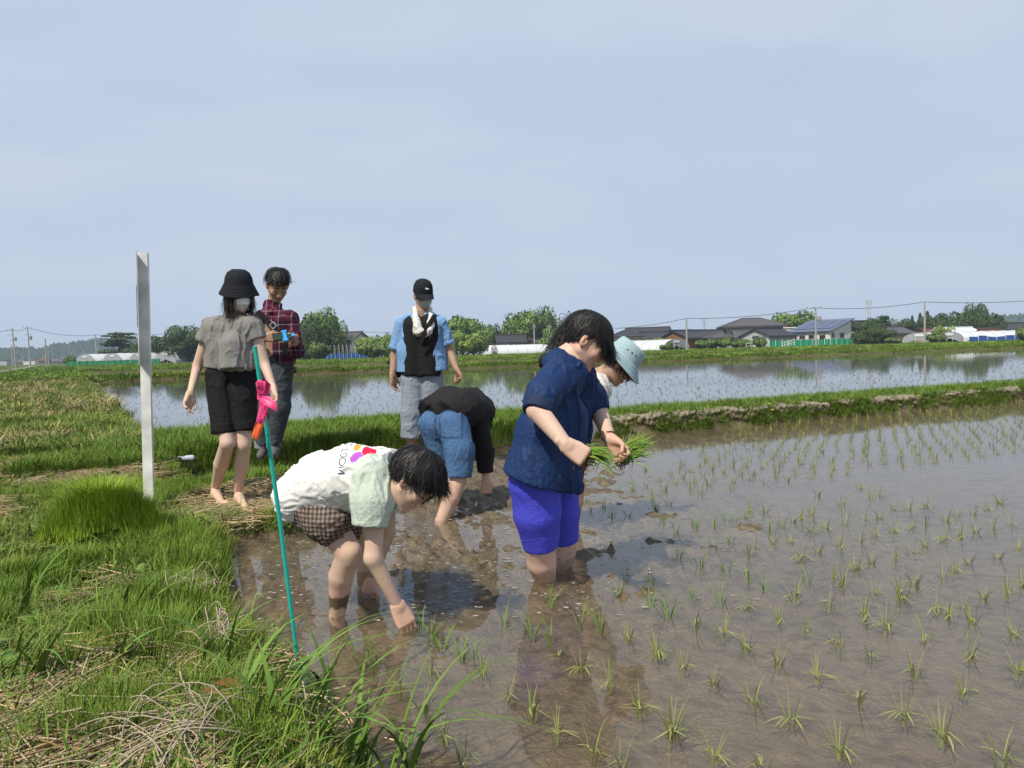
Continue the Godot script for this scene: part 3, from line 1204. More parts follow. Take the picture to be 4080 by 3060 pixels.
	house("farmhouse", "house with wide black roof between the plank barn and the grey villa", Vector3(49.066, 0.200, -185.000), 0.05, 16.0, 8.0, 2.6, "gable", 1.5, M.offwhite, M.tile, [["f", 3.0, 1.6, 2.2, 1.0]], 0.6)
	t = house("villa", "big two-storey grey villa with hipped roof above the hedge", Vector3(47.448, 0.200, -152.000), -0.12, 10.4, 7.6, 4.3, "hip", 1.3, M.greywall, M.tile_grey, [["f", -3.4, 3.5, 1.6, 0.9], ["f", -0.9, 3.5, 1.2, 0.8], ["f", 2.0, 3.5, 1.2, 1.0], ["f", 4.2, 3.5, 1.2, 0.9], ["f", -3.6, 1.2, 2.2, 1.0]], 0.8)
	building(t, Vector3(-5.6, 0, 2.0), 6.0, 6.5, 2.2, "hip", 1.2, M.greywall, M.tile_grey, [["f", 0.4, 1.3, 2.6, 0.9]], 0.6)
	building(t, Vector3(-1.0, 0, 5.2), 6.0, 3.6, 2.1, "gable", 1.2, M.greywall, M.tile_grey, [["f", 0.6, 0.95, 2.4, 1.7]], 0.5)
	house("garage", "grey shed with black gabled roof standing before the villa", Vector3(46.819, 0.200, -140.000), 0.72, 9.0, 5.6, 2.1, "gable", 1.2, M.greywall, M.tile, [["l", 0.2, 1.8, 1.3, 0.6]], 0.4)
	t = thing("carport", "flat-roofed white building over an open carport right of the villa", "building", Vector3(60.936, 0.200, -172.000))
	for q in [["wall", Vector3(0, 3.1, 0), Vector3(8.5, 1.6, 6.0), M.offwhite], ["back_wall", Vector3(0, 1.1, -2.9), Vector3(8.5, 2.4, 0.2), M.greywall], ["side_wall", Vector3(-4.15, 1.1, 0.1), Vector3(0.2, 2.4, 5.8), M.greywall], ["roof", Vector3(0, 4.0, 0), Vector3(8.9, 0.2, 6.4), M.white]]:
		tb = Mb.new()
		tb.box(q[1], q[2])
		part(q[0], tb.done(), q[3], t)
	for k in 4:
		tb = Mb.new()
		tb.box(Vector3(-3.9 + k * 2.6, 1.1, 2.85), Vector3(0.16, 2.4, 0.16))
		part("post", tb.done(), M.darkwood, t)
	house("red_building", "dark red box-shaped building right of the villa roof", Vector3(60.737, 0.200, -180.000), 0.0, 6.0, 5.0, 4.4, "flat", 0.3, M.redbox, M.redbox, [], 0.05)
	t = house("white_house", "white house with blue-grey single-slope roof behind the green net fence", Vector3(60.274, 0.200, -150.000), -0.95, 8.6, 7.2, 2.8, "mono", 2.1, M.offwhite, M.roof_blue, [["f", -3.3, 1.7, 1.2, 0.8], ["f", -1.5, 1.7, 1.2, 0.8], ["f", 0.5, 1.7, 1.1, 0.8], ["r", 0.4, 1.8, 1.2, 0.9], ["r", -2.6, 2.0, 0.5, 0.9]], 0.45, [["f", 2.8, 1.05, 1.2, 1.9]])
	tb = Mb.new()
	tb.box(Vector3(4.5, 0.5, 1.2), Vector3(0.35, 0.7, 0.8))
	part("air_conditioner", tb.done(), M.white, t)
	tb = Mb.new()
	for k in 4:      # solar panels lie on the roof
		tb.slab(Vector3(-4.0 + k * 2.0, 3.26, 2.7), Vector3(-2.15 + k * 2.0, 3.26, 2.7), Vector3(-2.15 + k * 2.0, 4.89, -2.9), Vector3(-4.0 + k * 2.0, 4.89, -2.9), 0.06)
	part("solar_panels", tb.done(), mat(0.05, 0.07, 0.14, 0.25, 0.5), t)
	t = house("farmhouse", "farmhouse with dark stepped roofs and tan gable among the garden trees", Vector3(73.457, 0.200, -150.000), 0.5, 8.0, 5.5, 2.0, "gable", 1.1, M.tan, M.tile_grey, [["r", 0.0, 2.3, 0.6, 0.5]], 0.5)
	building(t, Vector3(1.0, 0.5, -6.0), 12.0, 6.0, 2.8, "gable", 1.2, M.offwhite, M.tile, [["f", -2.0, 2.4, 1.0, 0.4], ["f", 2.0, 2.4, 1.0, 0.4]], 0.7)
	tunnel("small white tunnel beside the tan gable", Vector3(67.924, 0.200, -128.000), -0.7, 5.2, 6.0, 1.75, M.film, 5)
	t = tunnel("long low tunnel with blue sheeting at the far right", Vector3(71.299, 0.200, -125.000), -1.2, 5.0, 22.0, 1.75, M.film, 10)
	for k in 10:
		tb = Mb.new()
		var z0 := -1.0 - k * 2.1
		tb.quad(Vector3(2.75, 0, z0), Vector3(2.7, 0, z0 - 2.0), Vector3(2.62, 0.85 + 0.15 * sin(k * 2.1), z0 - 2.0), Vector3(2.62, 0.9 + 0.15 * sin(k * 1.7), z0))
		part("blue_sheet", tb.done(), M.tarp, t)
	house("greenhouse", "glazed roof shed behind the blue-sheeted tunnel", Vector3(86.282, 0.200, -150.000), 0.2, 8.0, 5.0, 1.7, "gable", 0.9, M.film_end, M.film, [], 0.2)
	t = house("farmhouse", "farmhouse with broad grey and black roofs at the right edge", Vector3(107.330, 0.200, -165.000), -0.2, 16.0, 9.0, 2.2, "gable", 1.2, M.greywall, M.tile, [["f", 2.0, 1.3, 2.0, 0.9]], 0.7)
	building(t, Vector3(-4.0, 0.6, -8.0), 16.0, 8.0, 2.4, "hip", 1.3, M.offwhite, M.tile_grey, [], 0.8)
	t = house("shed", "small red-roofed sheds in front of the rightmost farmhouse", Vector3(86.852, 0.200, -140.000), 0.2, 3.6, 3.0, 1.3, "gable", 0.7, M.darkwood, M.roof_red, [], 0.4)
	house("shed", "low orange-roofed shed behind the small white tunnel", Vector3(87.024, 0.200, -160.000), 0.1, 3.2, 3.0, 1.7, "gable", 1.0, M.tan, M.roof_red, [], 0.3)
	tunnel("white garden tunnel with rounded end beside the plank barn", Vector3(27.556, 0.200, -128.000), 0.55, 5.6, 13.0, 1.85, M.film, 8)
	# green fences
	fence("bright green net fence in front of the white house", Vector3(42.960, 0.150, -128.000), Vector3(63.427, 0.200, -138.000), 1.25, 16, M.net_bright, M.white)
	# white hand rails at the ends of the slope
	for q in [[Vector3(38.803, 0.000, -127.000), Vector3(42.960, 0.500, -128.000), "white slanted railing left of the bright green net fence"], [Vector3(43.707, 0.000, -124.000), Vector3(46.015, 0.500, -125.000), "short white railing in front of the bright green net fence"]]:
		t = thing("railing", q[2], "railing", q[0])
		var v: Vector3 = q[1] - q[0]
		for i in 6:
			tb = Mb.new()
			tb.tube([v * i / 5.0, v * i / 5.0 + Vector3(0, 0.95, 0)], [0.04, 0.04], 5)
			part("post", tb.done(), M.white, t)
		for y in [0.5, 0.95]:
			tb = Mb.new()
			tb.tube([Vector3(0, y, 0), v + Vector3(0, y, 0)], [0.04, 0.04], 5)
			part("rail", tb.done(), M.white, t)
	# four tunnels and their green fence at the left
	var names := ["first plastic tunnel from the left behind the green net fence", "second plastic tunnel from the left with white vent panel", "third plastic tunnel from the left, partly behind the white post", "rightmost of the four left plastic tunnels, door standing clear of the fence"]
	var px := [Vector3(-105.153, -0.100, -190.000), Vector3(-97.386, -0.100, -188.000), Vector3(-89.871, -0.100, -186.000), Vector3(-82.606, -0.100, -184.000)]
	for i in 4: tunnel(names[i], px[i], -0.25, 5.6, 16.0, 2.95, M.film, 7, true, true, "plastic tunnels in a row at the left")
	fence("dark green net fence along the plastic tunnels", Vector3(-97.113, -0.100, -168.000), Vector3(-79.371, -0.050, -174.000), 1.30, 14, M.net_green, M.net_post)
	fence("short side of the green net fence left of the tunnels", Vector3(-97.287, -0.100, -168.300), Vector3(-102.672, -0.100, -181.000), 1.28, 4, M.net_green, M.net_post)
	house("far_shed", "far shed with red roof below the left power poles", Vector3(-255.896, 0.000, -420.000), 0.0, 5.6, 4.0, 2.2, "gable", 0.7, M.beige, M.roof_red, [], 0.8)
	house("far_warehouse", "far white warehouse at the left edge of the view", Vector3(-283.157, 0.000, -430.000), 0.0, 5.0, 4.0, 2.6, "flat", 0.3, M.greywall, M.tile_grey, [], 0.1)
	house("far_house", "far small house with grey roof between the left power poles", Vector3(-292.694, 0.000, -460.000), 0.1, 5.5, 4.0, 2.0, "hip", 1.5, M.offwhite, M.tile_grey, [], 0.8)
	house("far_house", "far house with tan walls left of the green net fence", Vector3(-278.459, 0.000, -470.000), -0.2, 6.0, 4.0, 2.0, "gable", 1.5, M.tan, M.tile_grey, [], 0.8)
	house("far_house", "far low house beside the left end of the green net fence", Vector3(-262.557, 0.000, -450.000), 0.2, 4.5, 4.0, 1.8, "hip", 1.3, M.beige, M.tile_grey, [], 0.8)
	house("far_shed", "far pale roadside shed under the leftmost power pole", Vector3(-249.714, 0.000, -400.000), 0.0, 6.0, 3.0, 1.6, "flat", 0.3, M.offwhite, M.white, [], 0.1)
	# poles and lines
	var a1 := [[9.2, 0.0, 1.7], [8.4, 0.0, 1.4]]
	utility_pole("leftmost tall power pole with crossarms and brackets", Vector3(-119.047, 0.000, -185.000), 9.6, [[9.0, -0.4, 2.0], [7.9, -0.3, 1.6], [6.6, 0.0, 1.0]], true, 0.05)
	utility_pole("second tall power pole from the left carrying a transformer", Vector3(-112.479, 0.000, -180.000), 9.6, [[9.3, 0.0, 2.0], [7.6, 0.2, 1.3]], true, 0.02)
	utility_pole("thin bare pole right of the two tall left power poles", Vector3(-105.678, 0.000, -175.000), 6.6, [])
	utility_pole("slender short pole beside the thin bare pole", Vector3(-138.200, 0.000, -230.000), 6.2, [])
	utility_pole("short street-light pole beside the leftmost power pole", Vector3(-129.540, 0.000, -200.000), 6.0, [])
	utility_pole("pale pole between the first two plastic tunnels", Vector3(-107.685, 0.000, -200.000), 8.0, [])
	utility_pole("pole with box among the trees above the long white tunnel", Vector3(5.054, 0.200, -165.000), 6.4, [[5.6, 0, 0.8]])
	utility_pole("plain pole left of the navy-shirted woman's ponytail", Vector3(8.480, 0.200, -168.000), 6.0, [[5.8, 0, 0.9]])
	utility_pole("slim power pole beside the white garden tunnel", Vector3(28.565, 0.100, -125.000), 5.3, [])
	utility_pole("power pole with crossarm standing before the white house", Vector3(48.362, 0.100, -122.000), 6.2, [[6.1, -0.3, 2.4]], true)
	utility_pole("tall bare power pole right of the small white tunnel", Vector3(64.545, 0.100, -120.000), 6.6, [])
	utility_pole("distant pole with three crossarms above the black roofs", Vector3(60.332, 0.200, -240.000), 8.6, [[8.4, 0, 2.0], [7.6, 0, 2.0], [6.8, 0, 1.6]])
	var pa := Vector3(28.565, 0.100, -125.000) + Vector3(0, 5.25, 0)
	var pb2 := Vector3(48.362, 0.100, -122.000) + Vector3(-0.3, 6.25, 0)
	var pc := Vector3(64.545, 0.100, -120.000) + Vector3(0, 6.6, 0)
	cable("cable running left from the slim pole by the white tunnel", Vector3(17.936, 0.100, -132.000) + Vector3(0, 4.1, 0), pa, 0.25, 0.045)
	cable("cable between the slim pole and the pole before the white house", pa, pb2, 0.5, 0.045)
	cable("cable between the white-house pole and the tall bare pole", pb2, pc, 0.5, 0.045)
	cable("cable leaving the tall bare pole to the right edge", pc, Vector3(89.196, 0.100, -118.000) + Vector3(0, 6.9, 0), 0.55, 0.045)
	var l1 := Vector3(-119.047, 0.000, -185.000) + Vector3(-0.5, 9.2, 0)
	var l2 := Vector3(-112.479, 0.000, -180.000) + Vector3(-0.2, 9.4, 0)
	cable("cable leaving the leftmost power pole to the left edge", Vector3(-139.714, 0.000, -190.000) + Vector3(0, 8.6, 0), l1, 0.4, 0.05)
	cable("cable between the two tall left power poles", l1, l2, 0.5, 0.05)
	cable("long cable from the second left pole over the plastic tunnels", l2, Vector3(-107.685, 0.000, -200.000) + Vector3(0, 7.9, 0), 0.9, 0.05)
	cable("cable from the pole by the tunnels towards the dark wood", Vector3(-107.685, 0.000, -200.000) + Vector3(0, 7.9, 0), Vector3(-73.545, 0.000, -190.000) + Vector3(0, 9.2, 0), 1.2, 0.05)
	cable("cable crossing the sky left of the man in the denim shirt", Vector3(-34.629, 0.000, -150.000) + Vector3(0, 5.6, 0), Vector3(-18.402, 0.000, -150.000) + Vector3(0, 5.0, 0), 0.1, 0.035)
	# lattice radio mast
	t = thing("radio_mast", "far lattice radio mast above the trees right of the white house", "mast", Vector3(153.262, 0.200, -330.000))
	for s in [Vector2(-0.5, -0.5), Vector2(0.5, -0.5), Vector2(0.5, 0.5), Vector2(-0.5, 0.5)]:
		tb = Mb.new()
		tb.tube([Vector3(s.x * 2.0, 0, s.y * 2.0), Vector3(s.x * 1.2, 18.0, s.y * 1.2)], [0.12, 0.10], 5)
		part("leg", tb.done(), M.metal, t)
	for k in 8:
		tb = Mb.new()
		var w := lerpf(2.0, 1.2, k / 8.0) * 0.5
		tb.tube([Vector3(-w, k * 2.2, w), Vector3(w, k * 2.2 + 2.2, w)], [0.07, 0.07], 4)
		tb.tube([Vector3(w, k * 2.2, w), Vector3(-w, k * 2.2 + 2.2, w)], [0.07, 0.07], 4)
		part("brace", tb.done(), M.metal, t)
	for k in 3:
		tb = Mb.new()
		tb.box(Vector3((k - 1) * 1.1, 16.6, 0.9), Vector3(0.35, 2.2, 0.25))
		part("antenna_panel", tb.done(), M.metal, t)

# ---------------------------------------------------------------- trees
func limb_mesh(h: float, r: float, n: int, seed_: int, reach: float) -> ArrayMesh:
	var q := RandomNumberGenerator.new()
	q.seed = seed_
	var mb := Mb.new()
	mb.tube([Vector3(0, -0.05, 0), Vector3(q.randf_range(-0.02, 0.02), h * 0.5, 0), Vector3(q.randf_range(-0.05, 0.05), h, q.randf_range(-0.05, 0.05))], [r, r * 0.7, r * 0.3], 7)
	for k in n:
		var y := h * q.randf_range(0.35, 0.9)
		var a := q.randf() * TAU
		var l := reach * q.randf_range(0.5, 1.0)
		var o := Vector3(cos(a), 0, sin(a))
		mb.tube([Vector3(0, y, 0), Vector3(0, y + l * 0.35, 0) + o * l * 0.5, Vector3(0, y + l * 0.6, 0) + o * l], [r * 0.45, r * 0.3, r * 0.1], 5)
	return mb.done()

var crowns := {}
func tree(kind: String, label: String, at: Vector3, w: float, h: float, group := "trees around the village", called := "tree"):
	var t := thing(called, label, "tree", at, rnd(0, TAU), group)
	if not crowns.has(kind):
		match kind:
			"broad": crowns[kind] = [crown_mesh(24, 300, 0.13, Vector3(0.75, 0.62, 0.75), 51, Color(0.105, 0.165, 0.040)), limb_mesh(0.55, 0.035, 7, 5, 0.4)]
			"dark": crowns[kind] = [crown_mesh(24, 300, 0.13, Vector3(0.7, 0.8, 0.7), 52, Color(0.048, 0.078, 0.028)), limb_mesh(0.6, 0.035, 6, 6, 0.35)]
			"bright": crowns[kind] = [crown_mesh(22, 280, 0.13, Vector3(0.8, 0.55, 0.8), 53, Color(0.165, 0.240, 0.055)), limb_mesh(0.5, 0.03, 6, 7, 0.35)]
			"bush": crowns[kind] = [crown_mesh(8, 260, 0.20, Vector3(0.55, 0.35, 0.55), 54, Color(0.095, 0.140, 0.040)), limb_mesh(0.35, 0.03, 5, 8, 0.3)]
			"cone": crowns[kind] = [cone_crown(55), limb_mesh(0.85, 0.03, 4, 9, 0.15)]
			"pine": crowns[kind] = [pine_crown(56), limb_mesh(0.9, 0.03, 9, 10, 0.4)]
	var c: Array = crowns[kind]
	var tr := part("trunk", c[1], M.bark, t)
	var cr := part("crown", c[0], M.leaf, t)
	tr.scale = Vector3(w, h, w)
	cr.scale = Vector3(w, h, w)
	return t

func cone_crown(seed_: int) -> ArrayMesh:
	var r := RandomNumberGenerator.new()
	r.seed = seed_
	var mb := Mb.new()
	for k in 2600:
		var y := pow(r.randf(), 0.8)
		var a := r.randf() * TAU
		var rad := (1.0 - y) * 0.42 * (0.75 + 0.3 * sin(y * 34.0 + a * 2.0)) * sqrt(r.randf_range(0.45, 1.0)) + 0.02
		leaf_card(mb, r, Vector3(cos(a) * rad, 0.08 + y * 0.92, sin(a) * rad), Vector3(cos(a), 0.4, sin(a)), 0.075, Color(0.055, 0.085, 0.038) * r.randf_range(0.6, 1.35))
	return mb.done()

func pine_crown(seed_: int) -> ArrayMesh:
	# clouds of needles on level boughs
	var r := RandomNumberGenerator.new()
	r.seed = seed_
	var mb := Mb.new()
	var y := 0.16
	while y < 0.96:
		for b in 3:
			var a := r.randf() * TAU
			var l := (1.05 - y) * 0.55 + 0.10
			var c := Vector3(cos(a) * l * r.randf_range(0.3, 0.9), y, sin(a) * l * r.randf_range(0.3, 0.9))
			var w := r.randf_range(0.15, 0.30)
			for k in 210:
				var d := Vector3(r.randfn(), absf(r.randfn()) * 0.35, r.randfn()).normalized()
				leaf_card(mb, r, c + d * Vector3(w, 0.11 if y < 0.8 else 0.07, w) * sqrt(r.randf()) + Vector3(0, 0.05 * sin(c.x * 20.0 + c.z * 13.0), 0), d + Vector3.UP, 0.07, Color(0.055, 0.085, 0.036) * r.randf_range(0.6, 1.4))
		y += r.randf_range(0.07, 0.12)
	return mb.done()

func leaf_card(mb: Mb, r: RandomNumberGenerator, p: Vector3, d: Vector3, e: float, col: Color):
	var nn := (d.normalized() + Vector3(r.randfn(), r.randfn(), r.randfn()) * 0.5).normalized()
	var s := nn.cross(Vector3(r.randfn(), r.randfn(), r.randfn())).normalized()
	var u := nn.cross(s)
	e *= r.randf_range(0.6, 1.3)
	mb.col = col
	var i := mb.vert(p - s * e * 0.5, nn)
	mb.vert(p + u * e * 0.3, nn)
	mb.vert(p + s * e * 0.5, nn)
	mb.vert(p - u * e * 0.3, nn)
	mb.tri_to(i, i + 1, i + 2)
	mb.tri_to(i, i + 2, i + 3)

func make_trees():
	# [kind, place, width, height, label]; sizes in metres
	var list := [
		["pine", Vector3(-107.781, 0.000, -212.000), 11.8, 8.6, "old spreading pine rising behind the left plastic tunnels"],
		["dark", Vector3(-88.950, 0.000, -195.000), 13.0, 6.8, "dark tree right of the white post's lower half"],
		["dark", Vector3(-82.104, 0.000, -190.000), 15.0, 8.2, "tall dark tree left of the woman in the grey blouse"],
		["dark", Vector3(-76.723, 0.000, -188.000), 15.0, 9.6, "dark evergreen beside the grey-bloused woman's elbow"],
		["dark", Vector3(-99.052, 0.000, -205.000), 9.0, 6.0, "small dark tree directly behind the white post"],
		["bush", Vector3(-102.253, 0.000, -178.000), 2.8, 2.6, "brownish bush at the left end of the green net fence"],
		["dark", Vector3(-40.759, 0.200, -150.000), 9.5, 8.4, "dark broad tree beside the plaid-shirted man's elbow"],
		["broad", Vector3(-38.091, 0.200, -158.000), 10.3, 10.7, "tall round tree above the off-white farmhouse"],
		["dark", Vector3(-37.220, 0.200, -142.000), 5.6, 7.2, "dark narrow tree in front of the tall round tree"],
		["bright", Vector3(-27.418, 0.200, -150.000), 6.6, 4.4, "light green tree right of the off-white farmhouse"],
		["bright", Vector3(-23.992, 0.200, -150.000), 5.7, 4.9, "light green tree at the denim-shirted man's elbow"],
		["bush", Vector3(-32.457, 0.200, -132.000), 4.6, 3.2, "bush at the left foot of the bare greenhouse hoops"],
		["bush", Vector3(-24.128, 0.200, -132.000), 5.2, 2.8, "bush at the right end of the bare greenhouse hoops"],
		["broad", Vector3(-12.169, 0.200, -170.000), 12.6, 9.1, "round tree beside the denim-shirted man's shoulder"],
		["broad", Vector3(-8.232, 0.200, -180.000), 10.9, 8.2, "round tree right of the one at the denim shirt"],
		["bright", Vector3(-8.759, 0.200, -140.000), 8.2, 4.8, "light green garden tree in front of the white tunnel"],
		["bright", Vector3(-5.811, 0.200, -142.000), 5.3, 4.1, "small light green garden tree left of the dark wooden house"],
		["broad", Vector3(2.392, 0.200, -190.000), 12.1, 10.3, "tallest round tree behind the dark wooden house"],
		["broad", Vector3(7.146, 0.200, -195.000), 14.9, 11.7, "big round tree left of the navy-shirted woman's head"],
		["dark", Vector3(-3.285, 0.200, -188.000), 6.0, 7.6, "dark conifer between the round trees"],
		["broad", Vector3(10.117, 0.200, -185.000), 7.0, 6.4, "tree behind the navy-shirted woman's ponytail"],
		["bush", Vector3(8.010, 0.200, -155.000), 6.0, 4.0, "low bush right of the long white tunnel"],
		["broad", Vector3(68.571, 0.200, -190.000), 15.4, 8.7, "broad dome-shaped tree above the red building"],
		["bush", Vector3(24.497, 0.200, -140.000), 3.2, 2.2, "leafy bush right of the cream house"],
		["bright", Vector3(29.453, 0.200, -155.000), 4.8, 2.7, "garden tree above the white garden tunnel"],
		["bush", Vector3(31.407, 0.150, -128.000), 3.4, 1.8, "clipped bush right of the white garden tunnel"],
		["bush", Vector3(34.322, 0.150, -130.000), 3.0, 1.8, "clipped bush in front of the plank barn"],
		["bush", Vector3(36.320, 0.150, -131.000), 2.7, 2.1, "round-topped bush in the hedge before the villa"],
		["bush", Vector3(37.706, 0.150, -129.000), 3.5, 1.7, "yellowish low bush in the hedge before the villa"],
		["bush", Vector3(39.720, 0.150, -130.000), 2.9, 1.7, "dark bush at the villa's front door"],
		["bush", Vector3(40.298, 0.150, -125.000), 2.4, 2.0, "bush against the grey shed wall"],
		["bush", Vector3(24.681, 0.150, -124.000), 1.6, 1.1, "small bush before the white garden tunnel's side"],
		["bush", Vector3(25.518, 0.150, -123.000), 1.3, 1.7, "small upright bush before the white garden tunnel"],
		["cone", Vector3(80.469, 0.200, -195.000), 4.0, 5.8, "conifer behind the left part of the blue-grey roof"],
		["cone", Vector3(82.347, 0.200, -195.000), 4.0, 5.9, "conifer behind the middle of the blue-grey roof"],
		["dark", Vector3(82.409, 0.200, -190.000), 4.8, 5.5, "dark tree behind the blue-grey roof's ridge"],
		["dark", Vector3(69.303, 0.200, -150.000), 7.6, 4.4, "dark tree right of the white house"],
		["dark", Vector3(70.026, 0.200, -150.000), 6.6, 5.4, "pointed dark tree below the radio mast"],
		["dark", Vector3(63.627, 0.150, -137.000), 5.8, 2.5, "dark bush at the right end of the bright green net fence"],
		["dark", Vector3(61.929, 0.150, -133.000), 6.9, 3.0, "large dark bush left of the tan gable"],
		["dark", Vector3(62.733, 0.150, -131.000), 5.3, 2.9, "dark bush touching the tan gable farmhouse"],
		["pine", Vector3(75.252, 0.200, -155.000), 3.4, 5.5, "cloud-pruned pine left of the stepped roofs"],
		["dark", Vector3(88.018, 0.200, -175.000), 8.9, 5.6, "dark tree above the stepped roofs"],
		["cone", Vector3(93.892, 0.200, -180.000), 3.9, 6.1, "conifer left of the tall bare power pole"],
		["cone", Vector3(98.394, 0.200, -185.000), 4.7, 6.8, "conifer directly behind the tall bare power pole"],
		["cone", Vector3(97.468, 0.200, -180.000), 5.1, 7.0, "tall conifer just right of the tall bare power pole"],
		["dark", Vector3(91.333, 0.200, -165.000), 8.7, 6.0, "dark tree above the blue-sheeted tunnel's left end"],
		["dark", Vector3(100.673, 0.200, -178.000), 8.7, 7.0, "dark rounded tree above the blue-sheeted tunnel"],
		["cone", Vector3(106.003, 0.200, -182.000), 4.7, 6.4, "conifer right of the dark rounded tree"],
		["dark", Vector3(103.823, 0.200, -175.000), 8.7, 8.7, "tallest dark tree of the right wood"],
		["dark", Vector3(102.904, 0.200, -170.000), 9.8, 6.6, "dark tree left of the rightmost farmhouse"],
		["dark", Vector3(102.064, 0.200, -165.000), 8.7, 6.0, "dark tree at the left corner of the rightmost farmhouse"],
		["dark", Vector3(92.034, 0.200, -160.000), 9.8, 4.9, "wide dark tree behind the glazed shed"],
		["bright", Vector3(78.422, 0.200, -140.000), 4.4, 3.2, "bright green garden tree left of the glazed shed"],
		["bush", Vector3(65.991, 0.150, -120.000), 3.4, 1.9, "dark bush before the blue-sheeted tunnel's left end"],
		["bush", Vector3(60.480, 0.150, -122.000), 2.7, 1.2, "light green bush before the tan gable"],
		["bush", Vector3(82.215, 0.150, -130.000), 3.9, 1.9, "bush before the rightmost farmhouse"],
		["cone", Vector3(165.212, 0.200, -260.000), 4.7, 5.8, "far conifer behind the rightmost roofs"],
		["bush", Vector3(72.879, 0.150, -110.000), 2.3, 2.3, "reddish leafy bush at the right edge of the field"],
		["bright", Vector3(134.073, 0.200, -210.000), 7.0, 5.1, "pale green tree beyond the rightmost roofs"],
		["broad", Vector3(64.045, 0.200, -230.000), 3.6, 6.1, "small tree above the black roofs left of the villa"],
		["broad", Vector3(67.318, 0.200, -290.000), 6.4, 6.9, "far tree behind the slim power pole"],
	]
	for q in list:
		if q[0] == "bush": tree(q[0], q[4], q[1], q[2], q[3], "bushes around the village gardens", "bush")
		else: tree(q[0], q[4], q[1], q[2], q[3])

# ---------------------------------------------------------------- grass and straw
# one bent blade from p; dir = way it leans
func blade(mb: Mb, p: Vector3, dir: Vector3, h: float, w: float, bend: float, col: Color, seg := 3, tip := Color(-1, 0, 0)):
	var side := Vector3(-dir.z, 0, dir.x) * (w * 0.5)
	var first := mb.v.size()
	for k in seg + 1:
		var u := float(k) / seg
		var q := p + Vector3(0, h * (u - bend * 0.55 * u * u * u), 0) + dir * (h * (0.18 * u + bend * u * u))
		# the upper face looks up and against the lean
		var slope := Vector3(0, 1.0 - bend * 1.65 * u * u, 0) + dir * (0.18 + 2.0 * bend * u)
		var nn := slope.cross(side).normalized()
		if nn.y < 0.0: nn = -nn
		var ww := (1.0 - u * u) if k < seg else 0.06
		mb.col = col if tip.r < 0 else col.lerp(tip, u)
		mb.vert(q - side * ww, nn)
		mb.vert(q + side * ww, nn)
	for k in seg:
		var a := first + 2 * k
		mb.tri_to(a, a + 1, a + 3)
		mb.tri_to(a, a + 3, a + 2)

func tuft(n: int, spread: float, h0: float, h1: float, w: float, bend: float, cols: Array, seed_: int, seg := 3) -> ArrayMesh:
	var r := RandomNumberGenerator.new()
	r.seed = seed_
	var mb := Mb.new()
	for i in n:
		var a := r.randf() * TAU
		var l := spread * sqrt(r.randf())
		var b := a + r.randf_range(-0.9, 0.9)
		blade(mb, Vector3(cos(a) * l, -0.01, sin(a) * l), Vector3(cos(b), 0, sin(b)), r.randf_range(h0, h1), w * r.randf_range(0.7, 1.3), bend * r.randf_range(0.2, 1.5), cols[r.randi() % cols.size()] * r.randf_range(0.8, 1.2), seg)
	return mb.done()

func straw_mesh(n: int, spread: float, l0: float, l1: float, rad: float, cols: Array, seed_: int) -> ArrayMesh:
	# dead stalks lying across each other
	var r := RandomNumberGenerator.new()
	r.seed = seed_
	var mb := Mb.new()
	for i in n:
		var a := r.randf() * TAU
		var c := Vector3(r.randf_range(-1, 1) * spread, r.randf_range(0.004, 0.03), r.randf_range(-1, 1) * spread)
		var d := Vector3(cos(a), r.randf_range(-0.12, 0.2), sin(a))
		var l := r.randf_range(l0, l1)
		var s := Vector3(-d.z, 0.2, d.x) * l * r.randf_range(-0.18, 0.18)
		mb.col = cols[r.randi() % cols.size()] * r.randf_range(0.75, 1.2)
		mb.tube([c - d * l * 0.5, c + s * 0.8, c + d * l * 0.5 - s * 0.3], [rad, rad, rad * 0.6], 4, false)
	return mb.done()

func rosette(seed_: int) -> ArrayMesh:
	# a low weed with oval leaves
	var r := RandomNumberGenerator.new()
	r.seed = seed_
	var mb := Mb.new()
	for i in 9:
		var a := TAU * i / 9.0 + r.randf_range(-0.3, 0.3)
		var d := Vector3(cos(a), 0, sin(a))
		var l := r.randf_range(0.03, 0.075)
		var up := r.randf_range(0.25, 0.9)
		var pts := []
		var ns := []
		var ws := []
		for k in 6:
			var u := k / 5.0
			pts.append(d * l * u + Vector3(0, l * up * (u - 0.6 * u * u) + 0.01, 0))
			ns.append((Vector3.UP + d * (u - 0.5) * 0.8).normalized())
			ws.append(0.002 + 0.026 * sin(PI * clampf(u * 1.1 - 0.12, 0, 1)) * (0.5 + l * 8.0))
		mb.col = [Color(0.075, 0.15, 0.03), Color(0.11, 0.19, 0.04), Color(0.13, 0.18, 0.05)][i % 3]
		mb.ribbon(pts, ws, ns)
	return mb.done()

func inside_view(x: float, z: float) -> bool:
	return z < -0.9 and absf(x) < 0.75 * -z + 0.8

